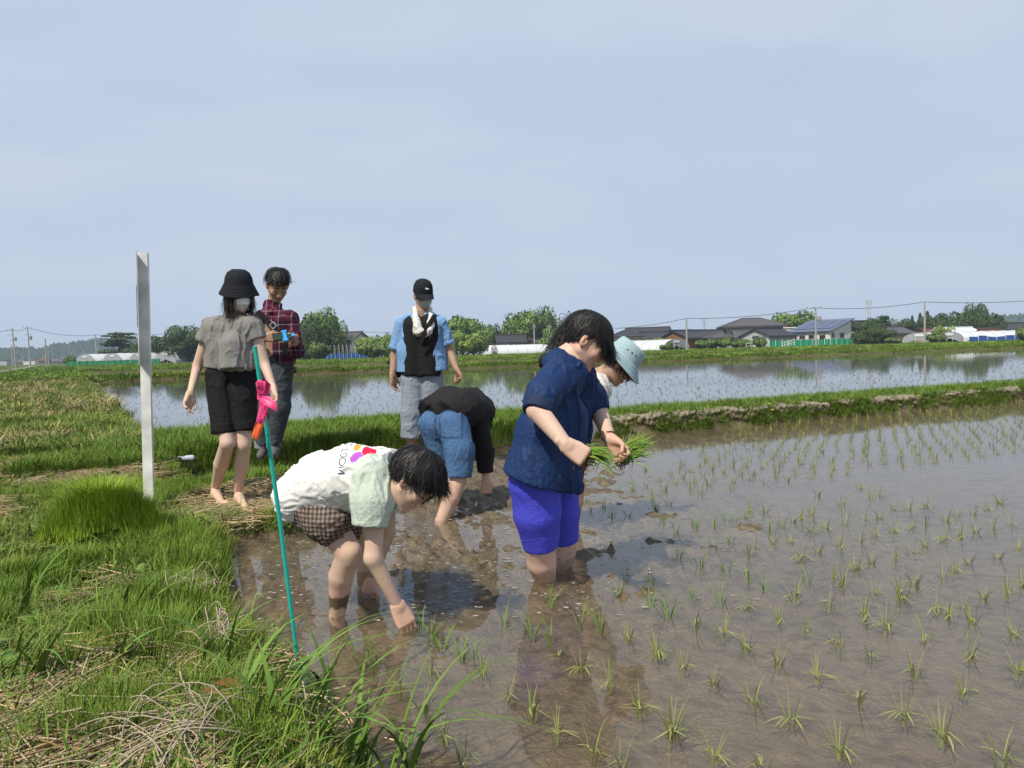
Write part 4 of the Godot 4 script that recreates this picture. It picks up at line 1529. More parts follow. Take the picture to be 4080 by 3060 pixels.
func make_grass():
	var g1 := Color(0.118, 0.195, 0.028)
	var g2 := Color(0.160, 0.248, 0.034)
	var g3 := Color(0.085, 0.145, 0.030)
	var y1 := Color(0.210, 0.205, 0.060)
	var s1 := Color(0.42, 0.34, 0.21)
	var s2 := Color(0.30, 0.225, 0.125)
	var greens := [g1, g2, g3, g1, g2, y1]
	# [name, mesh, label, lists]
	var kinds := {
		"turf": [tuft(30, 0.075, 0.02, 0.062, 0.0040, 0.7, greens + [y1, s2], 61), [], []],
		"fine": [tuft(34, 0.060, 0.05, 0.115, 0.0030, 0.22, [g2, g2, g1, Color(0.15, 0.25, 0.03)], 62), [], []],
		"rank": [tuft(10, 0.10, 0.06, 0.16, 0.0070, 0.7, [g1, g3, g2], 63, 4), [], []],
		"weed": [rosette(68), [], []],
		"straw": [straw_mesh(16, 0.11, 0.08, 0.24, 0.0022, [s1, s2, s1], 64), [], []],
		"sward": [tuft(40, 0.22, 0.06, 0.16, 0.010, 0.6, greens, 65), [], []],
		"dead": [tuft(26, 0.22, 0.08, 0.22, 0.010, 1.0, [s1, s2, y1], 66), [], []],
		"meadow": [tuft(46, 0.8, 0.06, 0.20, 0.05, 0.5, [g1, g2, g3, g2], 67, 2), [], []],
	}
	# near bank
	var n := 0
	for i in 52000:
		var d := 1.2 + 7.4 * pow(rng.randf(), 1.35)
		var x: float = rnd(-0.78 * d - 0.7, 0.35 * d)
		var z := -d
		var s := bank_s(x, z)
		if s < 0.03: continue
		var st := straw_amount(x, z)
		var y := height(x, z)
		if y < 0.015: continue
		var trod := smoothstep(0.75, 0.35, Vector2(x + 1.75, d - 5.3).length())
		var which := "turf"
		var sel := nz.get_noise_2d(x * 1.1 + 60.0, z * 1.1)
		var u := rng.randf()
		if u < st * 0.6 or (trod > 0.3 and u < 0.22): which = "straw"
		elif trod > u: continue
		elif sel > 0.05 and u < 0.75: which = "fine"
		elif u > 0.955: which = "rank"
		elif u > 0.925: which = "weed"
		elif u < st * 0.8: continue
		var k: float = rnd(0.7, 1.25)
		put(kinds[which], x, y, z, k, 0.25)
		n += 1
	# the dike and the corner behind the wading people
	for i in 42000:
		var x: float = rnd(-4.2, 11.0)
		var t: float = rnd(-0.84, 0.72)
		var z := -(9.62 + 0.4635 * x + t * 1.102 * (1.0 if x > 0.3 else 1.5))
		if not inside_view(x, z): continue
		var y := height(x, z)
		if y < 0.02: continue
		var pale := nz.get_noise_2d(x * 1.3 + 3.0, z * 1.3)
		var bare := x > 0.2 and t < -0.05 and t > -0.52 and pale > -0.25
		if bare and rng.randf() < 0.95: continue
		if x > 0.2 and rng.randf() < (0.45 if t > -0.5 else 0.35 + 0.5 * smoothstep(-0.2, 0.25, nz.get_noise_2d(x * 2.0, 77.0))): continue
		var u := rng.randf()
		if x > 0.3:
			put(kinds["fine" if u < 0.2 else ("rank" if u < 0.5 else ("weed" if u < 0.65 else "turf"))], x, y, z, rnd(0.6, 1.25), 0.35)
			continue
		put(kinds["fine" if u < 0.55 else ("rank" if u < 0.8 else "turf")], x, y, z, rnd(0.8, 1.35) * (1.0 if x > 0.3 else 1.35), 0.25)
	# weeds hanging down the near face of the dike
	for i in 7000:
		var x: float = rnd(0.3, 11.0)
		var t: float = rnd(-0.74, -0.52)
		var z := -(9.62 + 0.4635 * x + t * 1.102)
		if not inside_view(x, z): continue
		var y := height(x, z)
		if y < 0.005: continue
		var thick := nz.get_noise_2d(x * 1.6, 77.0) + 0.5 * nz.get_noise_2d(x * 5.0, y * 9.0)
		if rng.randf() > 0.35 + 1.3 * thick: continue
		var u := rng.randf()
		put(kinds["fine" if u < 0.35 else ("rank" if u < 0.55 else ("weed" if u < 0.75 else "turf"))], x, y, z, rnd(0.7, 1.3), 0.3)
	# bank farther off
	for i in 26000:
		var d := 7.8 + 34.0 * pow(rng.randf(), 1.6)
		var x := -0.25 - 0.575 * (d - 2.0) + 0.3 - 14.0 * pow(rng.randf(), 1.2)
		var z := -d
		if not inside_view(x, z) or bank_s(x, z) < 0.02: continue
		var y := height(x, z)
		if y < 0.02: continue
		var st := straw_amount(x, z)
		var off := -0.25 - 0.575 * (d - 2.0) - 6.0 - d * 0.01
		if x < off + 0.1 and x > off - 2.5: continue
		if rng.randf() < st * 0.55 + 0.06: put(kinds["dead" if rng.randf() < 0.5 else "straw"], x, y, z, rnd(0.8, 1.4) * (1.0 if d < 14 else 1.5), 0.35)
		else: put(kinds["sward"], x, y, z, rnd(0.7, 1.25), 0.3)
	# fields and dikes beyond the far paddy
	for i in 46000:
		var d := 36.0 + 110.0 * pow(rng.randf(), 1.7)
		var x: float = rnd(-0.8 * d, 0.8 * d)
		var z := -d
		var y := height(x, z)
		if y < 0.05: continue
		if d < far_edge(x) - 1.0 and bank_s(x, z) < 0.0: continue
		put(kinds["meadow"], x, y, z, rnd(0.6, 1.2), 0.5)
	# band of the left bank between 40 and 90 m
	var info := {"turf": ["short_turf", "short green turf covering the bank in the foreground", "grass"], "fine": ["fine_grass", "fine bright green grass in dense patches on bank and dike", "grass"], "rank": ["rank_grass", "longer broad-bladed grass scattered over the bank", "grass"], "weed": ["broad_weeds", "low broad-leaved weeds among the bank grass", "weeds"], "straw": ["dead_straw", "pale dead straw lying on the bank", "straw"], "sward": ["bank_sward", "taller green grass along the bank farther off", "grass"], "dead": ["dead_grass", "pale dry grass standing on the far bank", "grass"], "meadow": ["field_grass", "green grass of the dikes and fields before the village", "grass"]}
	for k in kinds:
		var q: Array = kinds[k]
		scatter(info[k][0], q[0], M.straw if k in ["straw", "dead"] else M.grass, q[1], q[2], info[k][1], info[k][2])

func put(kind: Array, x, y, z, k, tint):
	var b := Basis(Vector3.UP, rnd(0, TAU)) * Basis(Vector3(rnd(-1, 1), 0, rnd(-1, 1)).normalized(), rnd(0, 0.2))
	kind[1].append(Transform3D(b.scaled(Vector3(k, k * rnd(0.8, 1.2), k)), Vector3(x, y, z)))
	var t: float = 1.0 + rnd(-tint, tint)
	kind[2].append(Color(t * rnd(0.9, 1.15), t, t * rnd(0.8, 1.1)))

# ---------------------------------------------------------------- rice
const SEEDLINGS := [[0.43, -2.13], [0.51, -2.00], [0.62, -1.95], [0.78, -2.18], [0.85, -2.02], [0.71, -2.31], [0.63, -2.45], [0.56, -2.59], [0.49, -2.71], [0.82, -2.73], [0.77, -2.87], [0.69, -2.97], [0.95, -3.15], [1.03, -3.01], [1.19, -3.27], [0.89, -2.60], [1.09, -2.89], [1.16, -2.74], [1.22, -2.62], [0.97, -2.47], [1.03, -2.31], [1.11, -2.19], [1.16, -2.08], [1.25, -1.96], [1.30, -2.49], [1.38, -2.35], [1.56, -2.62], [1.82, -2.78], [1.63, -2.47], [1.49, -2.77], [1.40, -2.89], [1.38, -3.03], [1.29, -3.15], [1.47, -3.43], [1.47, -3.54], [1.28, -4.10], [1.41, -4.18], [1.51, -4.19], [1.57, -3.96], [1.44, -3.86], [1.73, -4.07], [1.62, -3.65], [1.75, -3.75], [1.89, -3.81], [2.04, -3.93], [2.16, -4.02], [2.01, -4.27], [1.89, -4.18], [2.32, -4.14], [2.45, -4.20], [1.95, -3.48], [1.78, -3.40], [1.67, -3.31], [1.55, -3.30], [1.62, -3.19], [2.06, -3.58], [2.19, -3.69], [1.68, -3.05], [1.70, -3.00], [1.81, -3.08], [1.96, -3.19], [2.10, -3.26], [2.23, -3.36], [1.75, -2.92], [2.59, -3.92], [2.38, -3.76], [1.71, -4.41], [1.82, -4.48], [1.98, -4.58], [1.70, -4.66], [1.88, -4.84], [2.14, -4.68], [2.24, -4.69], [2.16, -4.36], [2.42, -4.50], [2.30, -4.43], [2.58, -4.57], [2.71, -4.68], [2.59, -4.29], [2.73, -4.37], [2.88, -4.44], [3.19, -5.02], [3.00, -4.85], [2.85, -4.74], [2.67, -4.97], [2.53, -4.91], [2.18, -5.10], [2.16, -5.44], [2.48, -5.33], [2.58, -5.41], [2.44, -4.92], [2.57, -5.69], [1.21, -3.96], [1.64, -3.67], [1.78, -4.75], [1.59, -4.56], [1.62, -4.95], [1.55, -5.02], [1.46, -4.84]]
const SEEDLINGS_PALE := [[0.41, -2.86], [0.49, -2.71], [0.14, -2.70], [0.21, -2.58], [-0.13, -2.59], [-0.40, -2.48], [-0.30, -2.32], [-0.23, -2.15], [-0.04, -2.40], [0.03, -2.29], [0.10, -2.14], [0.29, -2.45], [0.36, -2.28], [0.43, -2.16], [0.19, -2.04], [0.26, -1.98], [-0.16, -2.02], [-0.31, -2.60]]
const SEEDLINGS_FRESH := [[-0.39, -3.05], [-0.34, -2.94], [-0.29, -2.84], [-0.21, -2.73], [-0.17, -2.77], [-0.58, -2.75], [-0.51, -2.67], [-0.06, -3.07], [0.05, -2.94], [0.12, -2.86], [0.14, -3.29], [0.25, -3.07], [0.32, -2.98], [0.44, -3.34], [0.51, -3.59], [0.62, -3.52], [0.56, -3.22], [0.61, -3.09]]
const SEEDLINGS_FRESH_FAR := [[1.34, -3.50], [1.11, -3.41], [1.08, -3.56], [0.87, -3.25], [0.77, -3.34], [0.62, -3.13], [1.02, -3.70], [0.91, -3.78], [0.83, -3.92], [1.07, -4.12], [1.19, -4.22], [1.49, -4.48], [1.31, -4.73], [1.38, -4.77], [1.20, -4.63], [1.09, -4.62], [0.94, -4.50], [0.92, -4.76]]
const SEEDLINGS_FRESH_MID := [[0.51, -5.16], [0.63, -4.98], [0.73, -4.96], [0.94, -5.10], [1.06, -5.27], [0.62, -5.27], [0.90, -5.84], [1.02, -5.98], [0.44, -5.35], [0.60, -6.13], [0.78, -5.79], [0.72, -6.19], [1.16, -6.77]]

func seedling(fresh: bool, seed_: int) -> ArrayMesh:
	var r := RandomNumberGenerator.new()
	r.seed = seed_
	var mb := Mb.new()
	var up := 8 + r.randi() % 5 if fresh else 6 + r.randi() % 5
	var c0 := Color(0.115, 0.215, 0.028) if fresh else Color(0.15, 0.195, 0.040)
	for i in up:
		var a := r.randf() * TAU
		blade(mb, Vector3(cos(a), 0, sin(a)) * 0.008 + Vector3(0, -0.035, 0), Vector3(cos(a), 0, sin(a)), r.randf_range(0.09, 0.155), 0.0042, r.randf_range(0.1, 0.75) if fresh else r.randf_range(0.0, 0.5), c0 * r.randf_range(0.85, 1.2), 5, Color(0.22, 0.23, 0.07) if not fresh else c0)
	if not fresh:
		# bleached leaves that have fallen over and lie on the water, mostly to one side
		for i in 3 + r.randi() % 4:
			var a := r.randfn() * 0.75 + 0.6
			if r.randf() < 0.25: a += PI
			var l := r.randf_range(0.03, 0.085)
			var d := Vector3(cos(a), 0, sin(a))
			var b := r.randf_range(0.008, 0.022)
			var s := d.cross(Vector3.UP) * 0.012 * r.randfn()
			mb.col = Color(0.25, 0.265, 0.085) * r.randf_range(0.7, 1.2)
			mb.ribbon([Vector3(0, 0.004, 0), d * l * 0.3 + Vector3(0, b, 0), d * l * 0.7 + s + Vector3(0, b * 0.6, 0), d * l + s * 2.0 + Vector3(0, 0.002, 0)], [0.0035, 0.0055, 0.005, 0.001], [Vector3.UP, Vector3.UP, Vector3.UP, Vector3.UP])
	return mb.done()

func make_rice():
	var pale := []
	var fresh := []
	for i in 9:
		pale.append(seedling(false, 100 + i))
		fresh.append(seedling(true, 200 + i))
	var all := []
	for p in SEEDLINGS: all.append([p[0], p[1], false])
	for p in SEEDLINGS_PALE: all.append([p[0], p[1], false])
	for p in SEEDLINGS_FRESH: all.append([p[0], p[1], true])
	for p in SEEDLINGS_FRESH_FAR: all.append([p[0], p[1], true])
	for p in SEEDLINGS_FRESH_MID: all.append([p[0], p[1], true])
	# the planted rows go on towards the dike and to the right
	var rest := []
	for row in 40:
		for k in 90:
			var q := Vector2(0.9 + k * 0.215 + rnd(-0.04, 0.04), row * 0.30 + rnd(-0.03, 0.03))
			var x := q.x * 0.907 - q.y * -0.42
			var z := -5.05 - q.y * 0.907 - (q.x * 0.42)
			if dike_t(x, z) > -0.72 or not inside_view(x, z) or x < 0.35: continue
			if rng.randf() < 0.06: continue
			var clash := false
			for p in all:
				if absf(p[0] - x) < 0.14 and absf(p[1] - z) < 0.14: clash = true
			if not clash: rest.append([x, z, false, Vector2(x, z).length()])
	rest.sort_custom(func(a, b): return a[3] < b[3])
	var i := 0
	var singles := 300 - all.size()
	# counted in rows from the camera and from the left, for their labels
	var chosen := all + rest.slice(0, singles)
	var row_edges := [2.15, 2.42, 2.72, 3.05, 3.4, 3.8, 4.25, 4.7, 5.2, 5.7, 6.2, 6.8, 7.4, 8.0, 8.7, 9.4]
	var rows := {}
	for p in chosen:
		var b := 0
		while b < row_edges.size() and -float(p[1]) > row_edges[b]: b += 1
		p.resize(3)
		p.append(b)
		if not rows.has(b): rows[b] = []
		rows[b].append(p)
	for b in rows:
		rows[b].sort_custom(func(a, c): return a[0] / -a[1] < c[0] / -c[1])
		for k in rows[b].size(): rows[b][k].append(k)
	var nth := func(k: int) -> String: return "%d%s" % [k + 1, "th" if (k + 1) % 100 in [11, 12, 13] else ["th", "st", "nd", "rd", "th", "th", "th", "th", "th", "th"][(k + 1) % 10]]
	for p in chosen:
		var m: ArrayMesh = fresh[i % 9] if p[2] else pale[(i * 5) % 9]
		var d := -float(p[1])
		var label: String
		var group: String
		if p[2]:
			group = "fresh green rice seedlings just planted"
			label = "fresh upright green rice seedling, %s from the left in the %s row from the camera" % [nth.call(p[4]), nth.call(p[3])]
		else:
			group = "pale rice seedlings standing in the paddy"
			label = "pale %s rice seedling, %s from the left in the %s row from the camera" % ["drooping" if d < 3.8 else "small", nth.call(p[4]), nth.call(p[3])]
		var o := solo("rice_seedling", m, M.grass, label, "seedling", group)
		var k: float = rnd(0.85, 1.12) if p[2] else rnd(0.8, 1.1)
		if p[2] and p[0] < 0.6 and d < 3.4: k *= 1.1
		o.transform = Transform3D(Basis(Vector3.UP, rnd(-0.7, 0.7) + (PI if rng.randf() < 0.12 else 0.0)).scaled(Vector3(k, k * rnd(0.85, 1.1), k)), Vector3(p[0], 0.0, p[1]))
		i += 1
	var xf := []
	for p in rest.slice(singles):
		xf.append(Transform3D(Basis(Vector3.UP, rnd(0, TAU)).scaled(Vector3.ONE * rnd(0.7, 1.05)), Vector3(p[0], 0, p[1])))
	scatter("rice_rows", pale[3], M.grass, xf, [], "rows of small rice seedlings far across the near paddy", "rice")
	# the far paddy, planted by machine in rows
	xf = []
	var cols := []
	var tm := tuft(5, 0.03, 0.03, 0.075, 0.005, 0.4, [Color(0.12, 0.17, 0.04), Color(0.09, 0.14, 0.03), Color(0.15, 0.18, 0.05)], 71, 2)
	for row in 170:
		for k in 420:
			var u := -42.0 + k * 0.21 * (1.0 + row * 0.004)
			var w := row * 0.30
			var x := u * 0.92 + w * 0.39
			var z := -(9.6 + w * 0.92 + u * 0.40) - 0.9
			if -z > far_edge(x) - 0.6 or dike_t(x, z) < 0.95 or not inside_view(x, z): continue
			if bank_s(x, z) > -0.25: continue
			if rng.randf() < 0.45: continue
			if -z > 26.0 and (row + k) % 2: continue
			xf.append(Transform3D(Basis(Vector3.UP, rnd(0, TAU)).scaled(Vector3.ONE * rnd(0.7, 1.15) * (1.0 if z > -26.0 else 1.25)), Vector3(x + rnd(-0.07, 0.07), 0, z + rnd(-0.06, 0.06))))
	print("far rice ", xf.size())
	scatter("far_rice_rows", tm, M.grass, xf, [], "machine-planted rice in rows across the far paddy", "rice")
	xf = []
	for k in 5200:
		var x: float = rnd(-45, 45)
		var d: float = rnd(far_edge(x) + 2.6, strip_far(x) - 0.5)
		if d > strip_far(x): continue
		xf.append(Transform3D(Basis(Vector3.UP, rnd(0, TAU)).scaled(Vector3.ONE * rnd(1.2, 1.8)), Vector3(x, 0, -d)))
	scatter("strip_rice", tm, M.grass, xf, [], "rice in the narrow flooded strip before the village", "rice")

# ---------------------------------------------------------------- people: shared parts
var head_cache: Mb
var hands := {}

func frame(at: Vector3, fwd: Vector3, up: Vector3, k := 1.0) -> Transform3D:
	var z := fwd.normalized()
	var x := up.cross(z).normalized()
	return Transform3D(Basis(x, z.cross(x), z).scaled(Vector3.ONE * k), at)

# scaling inside the frame's own axes
func scaled_frame(at: Vector3, fwd: Vector3, up: Vector3, k: float) -> Transform3D:
	var t := frame(at, fwd, up)
	t.basis = Basis(t.basis.x * k, t.basis.y * k, t.basis.z * k)
	return t

func head_mb() -> Mb:
	# skull centre at the origin, eyes at y = 0, face towards +z; colours are factors of the skin colour
	if head_cache != null: return head_cache
	var f := Field.new()
	f.ell(Vector3(0, 0.03, -0.012), Vector3(0.075, 0.087, 0.096), 0.02)
	f.ell(Vector3(0, -0.038, 0.024), Vector3(0.059, 0.072, 0.062), 0.035)
	for s in [-1.0, 1.0]:
		f.cap(Vector3(s * 0.052, -0.045, 0.0), Vector3(s * 0.012, -0.098, 0.058), 0.019, 0.017, 0.022)
		f.ell(Vector3(s * 0.037, -0.026, 0.058), Vector3(0.023, 0.022, 0.022), 0.02)
	f.cap(Vector3(-0.036, 0.019, 0.074), Vector3(0.036, 0.019, 0.074), 0.012, 0.012, 0.014)
	f.ell(Vector3(0, -0.100, 0.066), Vector3(0.018, 0.015, 0.015), 0.014)
	for s in [-1.0, 1.0]:
		f.ell(Vector3(s * 0.031, -0.001, 0.093), Vector3(0.019, 0.011, 0.014), 0.0, Basis(), true)
	for s in [-1.0, 1.0]:
		f.ell(Vector3(s * 0.031, -0.002, 0.074), Vector3(0.0145, 0.0115, 0.0125), 0.004)
		f.ell(Vector3(s * 0.079, -0.006, -0.008), Vector3(0.009, 0.031, 0.018), 0.008, Basis(Vector3.UP, s * -0.35))
		f.cap(Vector3(s * 0.011, -0.037, 0.094), Vector3(s * 0.011, -0.037, 0.096), 0.0085, 0.0085, 0.006)
	f.cap(Vector3(0, 0.008, 0.082), Vector3(0, -0.034, 0.103), 0.0075, 0.0105, 0.012)
	f.cap(Vector3(-0.016, -0.0625, 0.083), Vector3(0.016, -0.0625, 0.083), 0.0065, 0.0065, 0.006)
	f.cap(Vector3(-0.012, -0.074, 0.081), Vector3(0.012, -0.074, 0.081), 0.0075, 0.0075, 0.005)
	f.cap(Vector3(0, -0.05, -0.02), Vector3(0, -0.15, -0.036), 0.050, 0.052, 0.025)
	for s in [-1.0, 1.0]: f.ell(Vector3(s * 0.087, -0.004, -0.002), Vector3(0.005, 0.016, 0.008), 0.0, Basis(), true)
	head_cache = net(f, 0.0042, func(p: Vector3, _n):
		var c := Color(1, 1, 1)
		var ax := absf(p.x)
		if p.z > 0.05:
			var lips := smoothstep(0.017, 0.009, Vector2(p.x * 0.55, p.y + 0.068).length())
			c = c.lerp(Color(0.92, 0.58, 0.56), lips * 0.8)
			var cheek := smoothstep(0.03, 0.01, Vector2(ax - 0.04, p.y + 0.03).length())
			c = c.lerp(Color(1.0, 0.82, 0.80), cheek * 0.6)
			if ax > 0.013 and ax < 0.050 and absf(p.y - 0.0245 - 0.004 * sin((ax - 0.013) * 80.0)) < 0.0042: c = Color(0.16, 0.14, 0.14)
			if ax > 0.016 and ax < 0.047 and absf(p.y + 0.0065 - 0.003 * cos((ax - 0.031) * 90.0)) < 0.0026: c = Color(0.12, 0.09, 0.09)
		if ax > 0.07 and absf(p.y) < 0.035: c = Color(1.0, 0.84, 0.80)
		return c)
	return head_cache

# wrist at the origin, fingers towards -y, palm towards +z, thumb on the +x side
func hand_mb(pose: String) -> Mb:
	if hands.has(pose): return hands[pose]
	var cu: Array = {"relaxed": [0.25, 0.5, 0.35], "fist": [1.35, 1.5, 0.9], "hold": [0.75, 0.95, 0.6], "pinch": [0.30, 0.65, 0.45], "open": [0.3, 0.25, 0.15]}[pose]
	var f := Field.new()
	var xs := [-0.031, -0.0105, 0.0105, 0.031]
	var ls := [0.058, 0.074, 0.080, 0.070]
	for i in 4:
		var r: float = [0.0125, 0.014, 0.0145, 0.014][i]
		f.cap(Vector3(xs[i] * 0.62, -0.005, 0), Vector3(xs[i], -0.088, 0.002), 0.0165, r, 0.014)
	f.cap(Vector3(0.012, -0.02, 0.008), Vector3(0.034, -0.055, 0.014), 0.017, 0.013, 0.012)
	f.cap(Vector3(-0.022, -0.03, 0.006), Vector3(-0.028, -0.07, 0.008), 0.014, 0.011, 0.012)
	f.cap(Vector3(0, 0.03, 0), Vector3(0, -0.01, 0), 0.0235, 0.024, 0.016)
	for i in 4:
		var p := Vector3(xs[i], -0.090, 0.002)
		var a := 0.0
		for k in 3:
			a += cu[k] * (1.0 + (0.12 if i == 0 else 0.0) - (0.1 if i == 3 else 0.0))
			var q: Vector3 = p + Vector3(xs[i] * (0.06 if pose != "fist" else 0.0), -cos(a), sin(a)) * ls[i] * [0.46, 0.31, 0.25][k]
			f.cap(p, q, [0.0092, 0.0083, 0.0075][k], [0.0084, 0.0075, 0.0064][k], 0.002)
			p = q
	var th: Array
	match pose:
		"fist": th = [Vector3(0.030, -0.040, 0.016), Vector3(0.040, -0.075, 0.034), Vector3(0.012, -0.092, 0.046)]
		"pinch": th = [Vector3(0.032, -0.040, 0.016), Vector3(0.042, -0.075, 0.036), Vector3(0.030, -0.105, 0.052)]
		"hold": th = [Vector3(0.032, -0.040, 0.014), Vector3(0.046, -0.070, 0.036), Vector3(0.030, -0.090, 0.056)]
		_: th = [Vector3(0.034, -0.040, 0.010), Vector3(0.052, -0.072, 0.020), Vector3(0.055, -0.100, 0.028)]
	f.cap(Vector3(0.018, -0.018, 0.008), th[0], 0.0150, 0.0130, 0.012)
	f.cap(th[0], th[1], 0.0125, 0.0105, 0.006)
	f.cap(th[1], th[2], 0.0105, 0.0085, 0.004)
	hands[pose] = net(f, 0.0034, func(p: Vector3, n: Vector3):
		var c := Color(1, 0.98, 0.97)
		# knuckles and finger ends are a little redder
		c = c.lerp(Color(1.0, 0.86, 0.82), smoothstep(-0.075, -0.10, p.y) * 0.6 + (0.3 if n.z > 0.3 else 0.0))
		return c)
	return hands[pose]

func add_hand(mb: Mb, pose: String, wrist: Vector3, dir: Vector3, palm: Vector3, mirror: bool, tint: Color, k := 1.0):
	var y := -dir.normalized()
	var z := (palm - y * palm.dot(y)).normalized()
	var x := y.cross(z) * (-1.0 if mirror else 1.0)
	mb.add(hand_mb(pose), Transform3D(Basis(x * k, y * k, z * k), wrist), tint)

func foot_field(f: Field, heel: Vector3, toe: Vector3, side: float):
	# a bare foot from heel to toe on level ground, big toe on the given side
	var d := (toe - heel)
	var l := d.length()
	d = d.normalized()
	var r := Vector3(-d.z, 0, d.x) * side
	var u := Vector3.UP
	f.cap(heel + d * 0.03 + u * 0.030, heel + d * 0.05 + u * 0.032, 0.031, 0.031, 0.02)
	f.cap(heel + d * 0.06 + u * 0.050, heel + d * (l * 0.62) + u * 0.024, 0.033, 0.023, 0.02)
	f.cap(heel + d * (l * 0.70) + u * 0.018 - r * 0.027, heel + d * (l * 0.74) + u * 0.019 + r * 0.024, 0.016, 0.019, 0.015)
	for i in 5:
		var o := r * (0.030 - 0.0145 * i)
		var q: float = [1.0, 0.985, 0.95, 0.91, 0.86][i]
		f.cap(heel + d * (l * (q - 0.20)) + o + u * 0.017, heel + d * (l * q - 0.008) + o + u * 0.011, 0.012 if i == 0 else 0.009, 0.0105 if i == 0 else 0.0075, 0.004)

# a person: a node at the feet; meshes are built in world places
func person(label: String, at: Vector3) -> Node3D:
	return thing("person", label, "person", at, 0.0, "people planting rice")

func wear(called: String, mb: Mb, m, t: Node3D) -> MeshInstance3D:
	var o := part(called, mb.done(), m, t)
	o.position = -t.position
	return o

# creases of cloth: long ridges of noise, stretched along one direction
func creases(amp: float, stretch: Vector3, seed_ := 0.0) -> Callable:
	return func(p: Vector3, _n: Vector3) -> float:
		var w := nz.get_noise_3d(p.x * 2.0 + seed_, p.y * 2.0, p.z * 2.0)
		var q := p * stretch + Vector3(w, -w, w) * 0.5
		var a := maxf(1.0 - absf(nf.get_noise_3d(q.x + seed_, q.y, q.z)) * 3.2, 0.0)
		var b := nz.get_noise_3d(q.x * 0.5 + seed_, q.y * 0.5, q.z * 0.5)
		var c := maxf(1.0 - absf(nf.get_noise_3d(q.x * 2.3 - seed_, q.y * 2.3 + 5.0, q.z * 2.3)) * 3.0, 0.0)
		return amp * (a * a * (0.35 + 0.9 * smoothstep(-0.3, 0.4, w)) + b * 0.7 - 0.25 + 0.38 * c * c * smoothstep(0.2, -0.3, w))

func skin_paint(c: Color, mud = null) -> Callable:
	return func(p: Vector3, _n):
		var k := 1.0 + 0.10 * nz.get_noise_3d(p.x * 9.0, p.y * 9.0, p.z * 9.0)
		var o := Color(c.r * k, c.g * k * (1.0 - 0.10 * nf.get_noise_3d(p.x * 5.0, p.y * 5.0, p.z * 5.0)), c.b * k)
		if mud != null: o = o.lerp(Color(0.105, 0.075, 0.04), mud.call(p))
		return o

# ribbons of hair that follow the skull from the crown and then hang; ends.call(azimuth) gives [angle from crown, hanging length]
func strands(mb: Mb, h: Transform3D, n: int, axis: Vector3, ends: Callable, w: float, seed_: int, lift := 0.06, c := Vector3(0, 0.03, -0.012), r := Vector3(0.080, 0.093, 0.102)):
	var q := RandomNumberGenerator.new()
	q.seed = seed_
	var down := (h.basis.inverse() * Vector3.DOWN).normalized()
	var ay := axis.normalized()
	var e1 := (Vector3(0, 0, 1) - ay * ay.z).normalized()
	var e2 := ay.cross(e1)
	for i in n:
		var az := q.randf() * TAU
		var en: Array = ends.call(az)
		var th0 := q.randf_range(0.02, 0.55)
		var th1: float = en[0] * q.randf_range(0.86, 1.08)
		if th1 < th0 + 0.15: continue
		var pts := []
		var ns := []
		var ws := []
		var lf := 1.0 + lift * pow(q.randf(), 1.6) + 0.012
		var sw := q.randfn() * 0.20
		var tilt := Vector3(q.randfn(), q.randfn(), q.randfn()) * 2.2
		var m := 6
		for k in m + 1:
			var u := float(k) / m
			var th := lerpf(th0, th1, u)
			var aa := az + sw * u * u
			var d := ay * cos(th) + (e1 * cos(aa) + e2 * sin(aa)) * sin(th)
			pts.append(h * (c + d * r * (1.0 + (lf - 1.0) * (0.35 + 0.65 * u) + 0.03 * sin(u * PI))))
			ns.append((h.basis * (d / r + tilt)).normalized())
			ws.append(w * (1.0 - 0.75 * u * u if en[1] <= 0.0 else 1.0))
		if en[1] > 0.0:
			var l: float = en[1] * q.randf_range(0.7, 1.12)
			var side := Vector3(q.randfn(), q.randfn(), q.randfn()) * 0.018
			var out: Vector3 = ns[-1]
			for k in 4:
				var u := (k + 1) / 4.0
				pts.append(pts[m] + h.basis * (down * l * u + side * u * u))
				ns.append(out)
				ws.append(w * (1.0 - 0.85 * u * u))
		mb.ribbon(pts, ws, ns)

# a cap of hair: the skull swelled a little, kept above a plane
func hair_cap(h: Transform3D, cut_at: Vector3, cut_n: Vector3, grow := 1.0) -> Mb:
	var f := Field.new()
	f.ell(Vector3(0, 0.03, -0.014), Vector3(0.0815, 0.0945, 0.103) * grow, 0.01)
	f.cut(cut_at, cut_n)
	var mb := net(f, 0.0065, null, func(p: Vector3, _n): return 0.005 * nf.get_noise_3d(p.x * 60.0, p.y * 14.0, p.z * 60.0))
	var o := Mb.new()
	o.add(mb, h)
	return o

